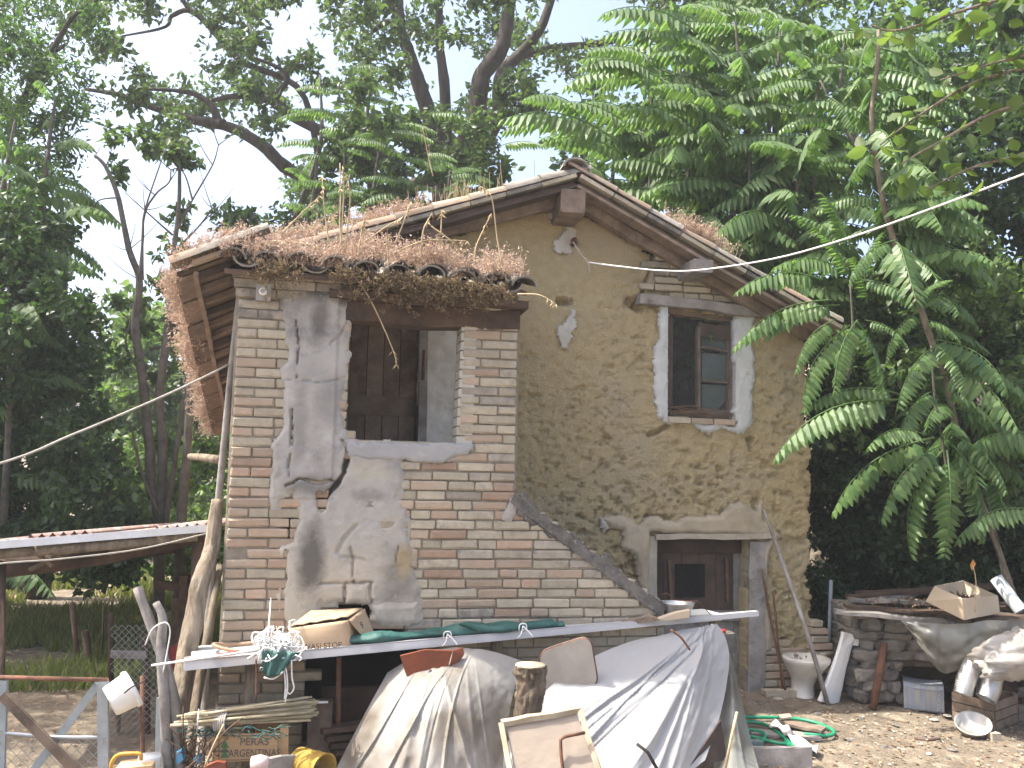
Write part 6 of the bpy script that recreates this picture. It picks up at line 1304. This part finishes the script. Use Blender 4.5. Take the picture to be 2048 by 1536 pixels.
# left of the hearth: dry pile of sheet on ground
# ================================================================== RIGHT YARD
MB().tube(curve_pts([PD(1527, 1018, 7.45), PD(1560, 1110, 7.35), PD(1615, 1270, 7.1), PG(1656, 1410)], 14), [.010, .017, .018, .017], 8, jit=.05).build('tool_handle', M_wgrey, label='long grey wooden pole leaning on the wall beside the cellar door', cat='pole')
for q, lab in (([(1524, 1140, 7.5), (1540, 1230, 7.45), (1556, 1310, 7.4), (1573, 1392, 7.35)], 'thin rusty rod leaning right of the door jamb'), ([(1546, 1182, 7.48), (1554, 1260, 7.44), (1566, 1390, 7.4)], 'dark iron rod leaning beside the rusty one')): MB().tube(curve_pts([PD(*p) for p in q], 10), .009, 7).build('iron_rod', M_iron, label=lab, cat='rod', group='rods leaning by the cellar door')
tl = thing('toilet_bowl', 'dirty white toilet bowl standing by the corner of the house', 'toilet', PG(1622, 1402)); p = PG(1622, 1400); p.z -= .01; sx_ = 1.0
H = PD(1627, 1314, (p-CAM).dot(fwd)+.1).z-p.z
M_toil = mat('stained_ceramic', (.68, .66, .60), (.58, .55, .48), 4, .35, 0, c3=(.42, .36, .27), s3=5, t3=(.62, .78), spec=.5)
m = MB(); rows = []
for t, r, yo, sy in ((0, .105, .04, 1.25), (.05, .095, .04, 1.2), (.3, .085, .03, 1.15), (.5, .10, .01, 1.1), (.7, .145, -.02, 1.12), (.88, .172, -.03, 1.18), (.96, .182, -.03, 1.2), (1, .178, -.03, 1.2), (1.0, .14, -.03, 1.2), (.8, .11, -.02, 1.1), (.62, .05, 0, 1)):
    rows.append([p+Vector((r*cos(a_), yo+.1+r*sy*sin(a_), H*t)) for a_ in np.linspace(0, 2*pi, 29)])
m.grid(rows); m.build('bowl', M_toil, tl)
for k in range(7):
    a_ = PD(1590+k*11, 1318+random.uniform(-6, 4), 7.5); MB().prism([a_, a_+Vector((.07, .03, random.uniform(-.02, .02))), a_+Vector((.08, .1, .02)), a_+Vector((.0, .08, .01))], (0, 0, .02)).build('rubble', random.choice([BR['pink'], M_wood, M_lime]), label=['pinkish brick chip', 'flat wood chip', 'white tile shard', 'grey plaster bit', 'thin stone flake', 'curved tile shard', 'dark wood sliver'][k]+' lying in the toilet bowl', cat='rubble')
pb_ = thing('basin_pedestal', 'white ceramic basin pedestal leaning against the stones', 'pedestal', PG(1655, 1405))
a_, b_ = PG(1655, 1404), PD(1697, 1266, 7.3); ax = (b_-a_).normalized(); w_ = ax.cross(fwd).normalized(); w_ = -w_ if w_.dot(rgt) < 0 else w_; nrm_ = w_.cross(ax); nrm_ = -nrm_ if nrm_.dot(fwd) > 0 else nrm_
w2 = (w_*.86+fwd*.5).normalized(); rows = []
for t, w, bl in ((0, .125, .03), (.04, .12, .03), (.5, .085, .025), (.8, .078, .02), (.95, .085, .02), (1, .095, .02)):
    c_ = a_.lerp(b_, t); rows.append([c_+w2*(-w)+nrm_*0, c_+w2*(-w)+nrm_*bl, c_+w2*(-w*.8)+nrm_*(bl+.012), c_+nrm_*(bl+.018+(-.02 if t > .9 else 0)), c_+w2*(w*.8)+nrm_*(bl+.012), c_+w2*w+nrm_*bl, c_+w2*w-nrm_*.09, c_+w2*(w*.8)-nrm_*.09, c_+w2*w*.8+nrm_*.0])
m = MB(); m.grid(rows, smooth=False); m.build('pedestal_shell', M_white, pb_)
MB().prism([PD(1705, 1275, 7.32), PD(1720, 1280, 7.32), PD(1716, 1292, 7.32), PD(1704, 1290, 7.32)], fwd*.03).build('white_shard', M_white, label='small white ceramic shard on top of the pedestal', cat='shard')
MB().prism([PD(1700, 1310, 7.42), PD(1720, 1308, 7.42), PD(1721, 1344, 7.42), PD(1698, 1345, 7.42)], fwd*.03).build('red_tile', mat('orange_tile', (.42, .13, .07), (.34, .1, .06), 9, .7, .1), label='orange red tile set against the stones behind the pedestal', cat='tile')
MB().tube([PD(1662, 1160, 7.9), PG(1655, 1370)], .016, 8).build('steel_post', M_gsteel, label='thin grey post standing in the dark gap beside the house', cat='post')
# stone built oven base
def chamfer_mesh(L, D, H, m, seed, c=.02, jit=.012):
    r = random.Random(seed); b = MB(); vs = []; n = 3
    for i in range(n+1): pass
    for z_ in (-1, -.55, .55, 1):
        for k in range(8):
            a_ = 2*pi*(k+.5)/8; q = abs(cos(a_))**.0; sc = .80 if abs(z_) == 1 else 1
            x_ = max(-1, min(1, cos(a_)*1.25)); y_ = max(-1, min(1, sin(a_)*1.25)); vs.append(Vector((x_*L/2*sc+r.uniform(-jit, jit), y_*D/2*sc+r.uniform(-jit, jit), z_*H/2+r.uniform(-jit, jit)*.6)))
    fs = [tuple(range(8))[::-1], tuple(range(24, 32))]+[(i*8+k, i*8+(k+1) % 8, (i+1)*8+(k+1) % 8, (i+1)*8+k) for i in range(3) for k in range(8)]
    me = bpy.data.meshes.new('stone'); me.from_pydata([v[:] for v in vs], [], fs); me.update(); me.materials.append(m); return me
STN = [chamfer_mesh(.2, .16, .085, M_stone, k) for k in range(8)]
ov = thing('stone_oven', 'ruined dry stone oven base topped with old boards', 'oven', PG(1800, 1415))
S0, S1 = PG(1716, 1408), PG(2150, 1432); sd_ = (S1-S0).normalized(); sn = Vector((-sd_.y, sd_.x, 0)); SL = (S1-S0).length; sz0 = S0.z-.02; szt = PD(1740, 1236, (S0-CAM).dot(fwd)).z
def sp(u, v, z): return S0+sd_*u+sn*v+Vector((0, 0, z-S0.z))
zc = sz0+.04; r = 0
while zc < szt-.02:
    u = -.02+(.06 if r % 2 else 0); hh = random.uniform(.06, .095)
    while u < SL:
        w = random.uniform(.10, .24)
        if not (u > .30 and zc < sz0+.30 and u < 1.15):
            o = inst('stone', random.choice(STN), sp(u+w/2, .06+random.uniform(-.015, .02)+(.0 if u < .34 else .05), zc+hh/2), ov, (random.uniform(-.08, .08), random.uniform(-.08, .08), math.atan2(sd_.y, sd_.x)+random.uniform(-.12, .12)+(pi if random.random() < .5 else 0)), (w/.2*1.02, 1, hh/.085*1.05))
        u += w
    for v in (.2, .38, .56):
        o = inst('stone', random.choice(STN), sp(.03, v, zc+hh/2), ov, (0, 0, math.atan2(sd_.y, sd_.x)+pi/2+random.uniform(-.1, .1)), (.95, 1, hh/.085*1.05))
    zc += hh; r += 1
m = MB(); m.hexa([sp(.05, .12, sz0), sp(.28, .12, sz0), sp(.28, .7, sz0), sp(.05, .7, sz0), sp(.05, .12, szt-.03), sp(.28, .12, szt-.03), sp(.28, .7, szt-.03), sp(.05, .7, szt-.03)]); m.hexa([sp(.281, .16, sz0+.30), sp(SL, .16, sz0+.30), sp(SL, .7, sz0+.30), sp(.281, .7, sz0+.30), sp(.281, .16, szt-.03), sp(SL, .16, szt-.03), sp(SL, .7, szt-.03), sp(.281, .7, szt-.03)]); m.hexa([sp(.281, .6, sz0), sp(SL, .6, sz0), sp(SL, .69, sz0), sp(.281, .69, sz0), sp(.281, .6, sz0+.299), sp(SL, .6, sz0+.299), sp(SL, .69, sz0+.299), sp(.281, .69, sz0+.299)]); m.build('core', M_soil, ov)
BQ = [([(1668, 1222, 7.15), (1905, 1244, 7.0)], .13, M_wgrey), ([(1690, 1212, 7.3), (1930, 1228, 7.2)], .14, M_wdark), ([(1700, 1200, 7.45), (1950, 1206, 7.4)], .15, M_wgrey), ([(1698, 1206, 7.5), (1860, 1180, 7.8)], .12, M_wgrey), ([(1700, 1193, 7.6), (1990, 1172, 7.9)], .16, M_wdark), ([(1930, 1232, 7.1), (2110, 1236, 7.1)], .3, M_wdark), ([(1950, 1212, 7.5), (2110, 1210, 7.5)], .3, M_wdark), ([(1720, 1188, 7.8), (1900, 1176, 8.0)], .14, M_wdark)]
LB = ['long grey board jutting left at the front of the oven top', 'dark board second from the front on the oven top', 'grey split board in the middle of the oven top', 'grey board lying aslant on the oven top', 'dark rotten board at the back of the oven top', 'dark boards under the cardboard tray', 'dark boards behind the cardboard tray', 'rearmost dark board on the oven top']
for (q, w, mm), lab in zip(BQ, LB): plank('old_board', PD(*q[0]), PD(*q[1]), w, .028, mm, None, jit=.006, sub=8, label=lab, cat='board', group='old boards on the oven')
litb = np.array([PD(random.uniform(1720, 1900), random.uniform(1196, 1222), random.uniform(7.2, 7.6))[:] for _ in range(260)]); v, f = leaves(litb, .03, .5); np_obj('dry_leaves', v, f, MATS['brown_leaf'], kind='stuff')['label'] = 'dry leaves on the oven boards'
# cardboard tray
ct = thing('cardboard_tray', 'shallow open cardboard box with leaf shadows on top of the oven', 'box', PD(1925, 1240, 6.9)); dpt = dict(l=6.92, b=7.3, r=6.98, f=6.62)
R_ = dict(l=PD(1870, 1172, 6.92), b=PD(1928, 1161, 7.28), r=PD(1995, 1191, 7.0), f=PD(1925, 1197, 6.64)); B_ = dict(l=PD(1852, 1203, 6.95), b=PD(1926, 1196, 7.22), r=PD(1999, 1226, 6.98), f=PD(1928, 1240, 6.66))
for k in ('lf', 'fr', 'rb', 'bl'): solidify(MB().grid([[B_[k[0]], B_[k[1]]], [R_[k[0]], R_[k[1]]]], smooth=False).build('side', M_cardpale, ct), .006)
MB().prism([B_['l'], B_['f'], B_['r'], B_['b']], (0, 0, .006)).build('bottom', M_cardpale, ct)
P_ = np.array([B_['l'].lerp(B_['r'], random.uniform(.25, .75)).lerp(B_['b'], random.uniform(0, .4))[:] for _ in range(160)])+np.array([0, 0, .05]); v, f = leaves(P_, .05, .4); np_obj('dry_leaves', v, f, MATS['brown_leaf'], kind='stuff')['label'] = 'dry leaves inside the cardboard tray'
v = np.array([PD(*q)[:] for q in ((1944, 1142, 6.6), (1952, 1128, 6.6), (1946, 1118, 6.6), (1940, 1130, 6.6))]); o = np_obj('dead_leaf', v, np.array([[0, 1, 2, 3]]), mat('orange_leaf', (.40, .20, .06), (.3, .14, .05), 9, .8, 0)); tag(o, 'single orange dead leaf hanging above the cardboard tray', 'leaf')
line('twig', [(1946, 1130, 6.6), (1952, 1165, 6.6), (1950, 1225, 6.6)], .003, M_straw, 'thin stem of the dead leaf over the tray', 'twig', 6)
MB().lathe([(.045, -.3), (.045, 0), (.05, 0), (.05, -.3)], PD(1992, 1156, 7.4), 18, (lambda a_: Matrix((a_.orthogonal().normalized(), a_.cross(a_.orthogonal().normalized()), a_)).transposed())((PD(1992, 1156, 7.4)-PD(2052, 1236, 7.2)).normalized())).build('white_pipe', mat('grey_pvc', (.55, .58, .60), (.46, .49, .5), 5, .5, .05), label='pale grey plastic pipe leaning behind the cardboard tray', cat='pipe')
# sheet over the oven
rows = []; T_ = curve_pts(Q([(1800, 1240, 6.98), (1850, 1246, 6.85), (1920, 1248, 6.75), (2000, 1240, 6.7), (2070, 1240, 6.7)]), 40); B2 = curve_pts(Q([(1812, 1252, 6.95), (1845, 1300, 6.85), (1888, 1346, 6.8), (1960, 1330, 6.7), (2075, 1325, 6.65)]), 40)
rows = [[a_.lerp(b_, v)-fwd*(.07*float(fbm(j*.22, v*3.5, 71, 4))+.03*sin(v*pi)) for j, (a_, b_) in enumerate(zip(T_, B2))] for v in np.linspace(0, 1, 18)]
MB().grid(rows).build('plastic_sheet', M_sheetc, label='grimy clear plastic sheet hanging over the oven front', cat='plastic sheet')
MB().tube([PD(1768, 1286, 7.2), PD(1766, 1300, 7.18), PG(1746, 1418)], [.026, .03, .029], 14).build('iron_pipe', M_iron, label='rust brown pipe standing in front of the oven stones', cat='pipe')
# tin
tn_ = thing('tin_canister', 'blue grey tin canister with embossed letters lying before the oven', 'canister', PG(1850, 1424)); a_ = PG(1808, 1418); b_ = PG(1889, 1428); ux = (b_-a_).normalized(); uy = Vector((-ux.y, ux.x, 0)); hh = .205; Lx = (b_-a_).length
rows = []
for y_, z_ in ((0, .0), (-.006, .012), (-.004, hh-.03), (.004, hh-.012), (.016, hh-.002), (.03, hh), (.24, hh), (.25, 0)): rows.append([a_+ux*(Lx*t)+uy*y_+Vector((0, 0, z_-.012*sin(pi*t)*(z_ > .1)+.002)) for t in np.linspace(0, 1, 11)])
m = MB(); m.grid(rows, smooth=False); m.add([r[-1] for r in rows], [tuple(range(8))]); m.add([r[0] for r in rows], [tuple(range(8))[::-1]]); m.build('tin_body', M_bluetin, tn_)
text_on('TUCANO', a_+ux*(Lx*.87)+uy*-.008+Vector((0, 0, hh*.45)), (0, 0, 1), -ux, .036, mat('worn_print', (.45, .47, .48), (.38, .4, .41), 30, .6, 0), tn_)
for z_ in (.035, hh-.045): MB().bar(a_+uy*-.0065+ux*.005+Vector((0, 0, z_)), a_+ux*(Lx-.005)+uy*-.0065+Vector((0, 0, z_)), .003, .004).build('rib', M_bluetin, tn_)
# wooden crate
wc = thing('wooden_crate', 'weathered slatted wooden crate under the flexible duct', 'crate', PG(1965, 1455)); a_, b_, c_ = PG(1908, 1440), PG(1990, 1462), PG(2034, 1444); ht = .205
for k in range(3):
    z0_, z1_ = k*ht/3+.004, (k+1)*ht/3-.004
    for p_, q_, oo in ((a_, b_, .012), (b_, c_, .012), (a_+(c_-b_), c_, -.012), (a_, a_+(c_-b_), -.012)):
        dd = (q_-p_).normalized(); nn_ = dd.cross(Vector((0, 0, 1)))*oo; MB().prism([p_+Vector((0, 0, z0_))+nn_, q_+Vector((0, 0, z0_))+nn_, q_+Vector((0, 0, z1_))+nn_, p_+Vector((0, 0, z1_))+nn_], nn_*-.9).build('slat', M_wood, wc)
for p_ in (a_, b_, c_, a_+(c_-b_)):
    cc = p_.lerp((a_+c_)/2, .09); MB().box((cc.x-.015, cc.y-.015, cc.z), (cc.x+.015, cc.y+.015, cc.z+ht+.005)).build('corner_post', M_wood, wc)
# flexible duct
def duct(name, q, r, label):
    cp = curve_pts([PD(*p) for p in q], 90); rad = [r*(1+.07*(1 if i % 3 == 1 else -1 if i % 3 == 2 else 0)) for i in range(91)]; o = MB().tube(cp, rad, 18, cap=False).build(name, M_alu, label=label, cat='duct'); solidify(o, .003); return o
duct('flexible_duct', [(2000, 1318, 6.85), (1972, 1312, 6.75), (1946, 1330, 6.66), (1932, 1362, 6.6), (1926, 1388, 6.58)], .062, 'bent silver flexible duct with its open end down on the crate')
duct('flexible_duct', [(2000, 1330, 6.72), (1986, 1352, 6.62), (1980, 1380, 6.56), (1972, 1398, 6.54)], .066, 'second silver duct hanging beside the bent one under the plastic bag')
# plastic bag
m = MB(); rows = []; bc_ = PD(2040, 1310, 6.55)
for i in range(37):
    th = pi*i/36; rows.append([bc_+Vector((.34*sin(th)*cos(a_)*(1+.35*float(fbm(th*3.5, cos(a_)*4+sin(a_)*3, 81, 4))), .24*sin(th)*sin(a_), .155*cos(th)*(1+.3*float(fbm(th*3, cos(a_)*3, 83, 3)))+.06*sin(th)*cos(a_))) for a_ in np.linspace(0, 2*pi, 57)])
rows = [[p+(p-bc_)*.16*float(fbm(p.x*14, p.z*14+p.y*9, 85, 3)) for p in r[:-1]]+[r[0]+(r[0]-bc_)*.16*float(fbm(r[0].x*14, r[0].z*14+r[0].y*9, 85, 3))] for r in rows]
m.grid(rows).build('plastic_bag', sheetmat('crumpled_bag', (.46, .45, .43), .25, .3, .25, (.34, .30, .26)), label='crumpled translucent plastic bag at the right edge', cat='bag')
MB().prism([PG(1990, 1440)+Vector((0, .25, 0)), PG(2140, 1440)+Vector((0, .25, 0)), PG(2140, 1440)+Vector((0, .35, .42)), PG(1990, 1440)+Vector((0, .35, .42))], (0, .03, 0)).build('dark_sheet', M_wdark, label='dark board propping up the plastic bag', cat='board')
p = PG(1955, 1476); nrm_ = Vector((-.25, -.42, .87)).normalized(); x_ = nrm_.orthogonal().normalized(); Mt = Matrix((x_, nrm_.cross(x_), nrm_)).transposed()
MB().lathe([(0, -.055), (.10, -.055), (.118, .0), (.122, .0), (.122, .003), (.112, .0), (.098, -.045), (0, -.045)], p+Vector((0, 0.04, .09)), 26, Mt).build('metal_pan', mat('dull_tin', (.50, .49, .46), (.38, .37, .34), 9, .5, .1, metal=.4), label='round shallow metal pan tilted against the wooden crate', cat='pan')
p = PG(1990, 1482); MB().box((p.x-.035, p.y-.02, p.z), (p.x+.035, p.y+.04, p.z+.055)).build('brick_piece', BR['cream'], label='small broken brick beside the metal pan', cat='brick'); p = PG(2042, 1440); MB().box((p.x-.03, p.y-.02, p.z), (p.x+.05, p.y+.06, p.z+.1)).build('concrete_piece', M_stone, label='concrete lump at the right edge behind the crate', cat='block')
for k, (x_, y_, s, lab) in enumerate(((1868, 1440, .05, 'crumpled pale paper scrap in front of the tin'), (1895, 1432, .05, 'white scrap beside the tin'), (1555, 1398, .05, 'white chip on the ground below the rods'), (1858, 1508, .03, 'small white shard in the open yard'), (1905, 1500, .05, 'flat pale stone in the open yard'), (1700, 1480, .06, 'flat pale stone right of the hose'), (1790, 1450, .05, 'flat stone near the iron pipe'))):
    p = PG(x_, y_); s *= .75; MB().lathe([(0, 0), (s, .002), (s*.85, s*.2), (s*.4, s*.26), (0, s*.22)], p, 7, Matrix.Rotation(k*1.3, 3, 'Z'), sx=random.uniform(.8, 1.5), sy=random.uniform(.5, .9), smooth=False).build('scrap' if k in (0, 1) else 'shard', M_lime if k < 4 else M_stone, label=lab, cat='scrap')
st_ = MB().tube(pxl([(1830, 1478), (1850, 1480), (1880, 1478)], (PG(1850, 1480)-CAM).dot(fwd)), .012, 7, jit=.2).build('dark_stick', M_wdark, label='short dark stick lying in the open yard', cat='stick')
# hose, boards and rag
def onground(q, h=.014): return [PG(*p)+Vector((0, 0, h)) for p in q]
MB().tube(curve_pts(onground([(1470, 1442), (1500, 1443), (1560, 1444), (1610, 1449), (1645, 1459), (1668, 1472), (1660, 1480), (1635, 1480), (1608, 1477)], .03), 50), .0125, 8).build('garden_hose', M_hose, label='green hose end looping round the brown board', cat='hose')
MB().tube(curve_pts(onground([(1470, 1454), (1510, 1455), (1540, 1464), (1575, 1492), (1606, 1520), (1622, 1512), (1606, 1500), (1560, 1498), (1520, 1488), (1490, 1480), (1500, 1470), (1530, 1480), (1520, 1496), (1490, 1492), (1530, 1510), (1560, 1520), (1578, 1508), (1570, 1490)], .035), 90), .0125, 8).build('garden_hose', M_hose, label='coiled green garden hose beside the plastic tail', cat='hose')
a_, b_ = onground([(1562, 1456), (1648, 1474)], .045); plank('brown_board', a_, b_, .12, .022, M_wood, None, label='brown board lying inside the hose loop', cat='board')
a_, b_ = onground([(1500, 1470), (1640, 1480)], .02); plank('grey_board', a_, b_, .14, .022, M_wgrey, None, label='grey board under the brown one inside the hose', cat='board')
p = onground([(1560, 1458)], .06)[0]; MB().prism([p, p+Vector((.09, .0, .01)), p+Vector((.10, .05, .02)), p+Vector((.01, .05, .015))], (0, 0, .012)).build('wood_chip', M_wpale, label='pale split wood chip on the brown board', cat='chip')
a_ = curve_pts(onground([(1545, 1462), (1572, 1476), (1590, 1496), (1636, 1518)], .055), 20); rows = [[p+sd_*.0+Vector((.055*w*(1-.3*i/20), .055*w, .014*sin(i*.9+w*2)+.02*(1-abs(w)))) for w in (-1, -.5, 0, .5, 1)] for i, p in enumerate(a_)]; solidify(MB().grid(rows).build('white_rag', mat('grey_rag', (.55, .53, .51), (.42, .4, .38), 7, .9, .4), label='twisted whitish rag lying across the green hose', cat='rag'), .006)
a_, b_ = onground([(1488, 1530), (1624, 1534)], .05); a_.z = b_.z = .07; plank('edge_board', a_, b_, .03, .13, M_wgrey, None, label='pale grey board on edge at the bottom below the hose', cat='board')
p = onground([(1508, 1512)], 0)[0]; MB().box((p.x-.05, p.y-.03, 0), (p.x+.055, p.y+.05, .12)).build('glass_block', glassmat('green_glass', (.20, .27, .25), .3), label='cloudy green glass block beside the hose coil', cat='block')
p = PG(1560, 1392); MB().box((p.x-.14, p.y-.05, p.z-.02), (p.x+.13, p.y+.05, p.z+.05)).build('loose_brick', BR['cream'], label='loose brick lying at the foot of the wall by the rods', cat='brick')
w_ = MB()
for k in range(70):
    p = PD(1292+random.gauss(0, 14), 1232-abs(random.gauss(0, 16)), 6.1); w_.tube([p, p+Vector((random.gauss(0, .02), random.gauss(0, .01), random.uniform(.01, .05)))], [.0025, .0008], 4)
w_.build('weed_tuft', mat('dry_weed', (.34, .31, .16), (.22, .2, .1), 9, .9, 0), kind='stuff', label='dry weeds at the foot of the stair wall')
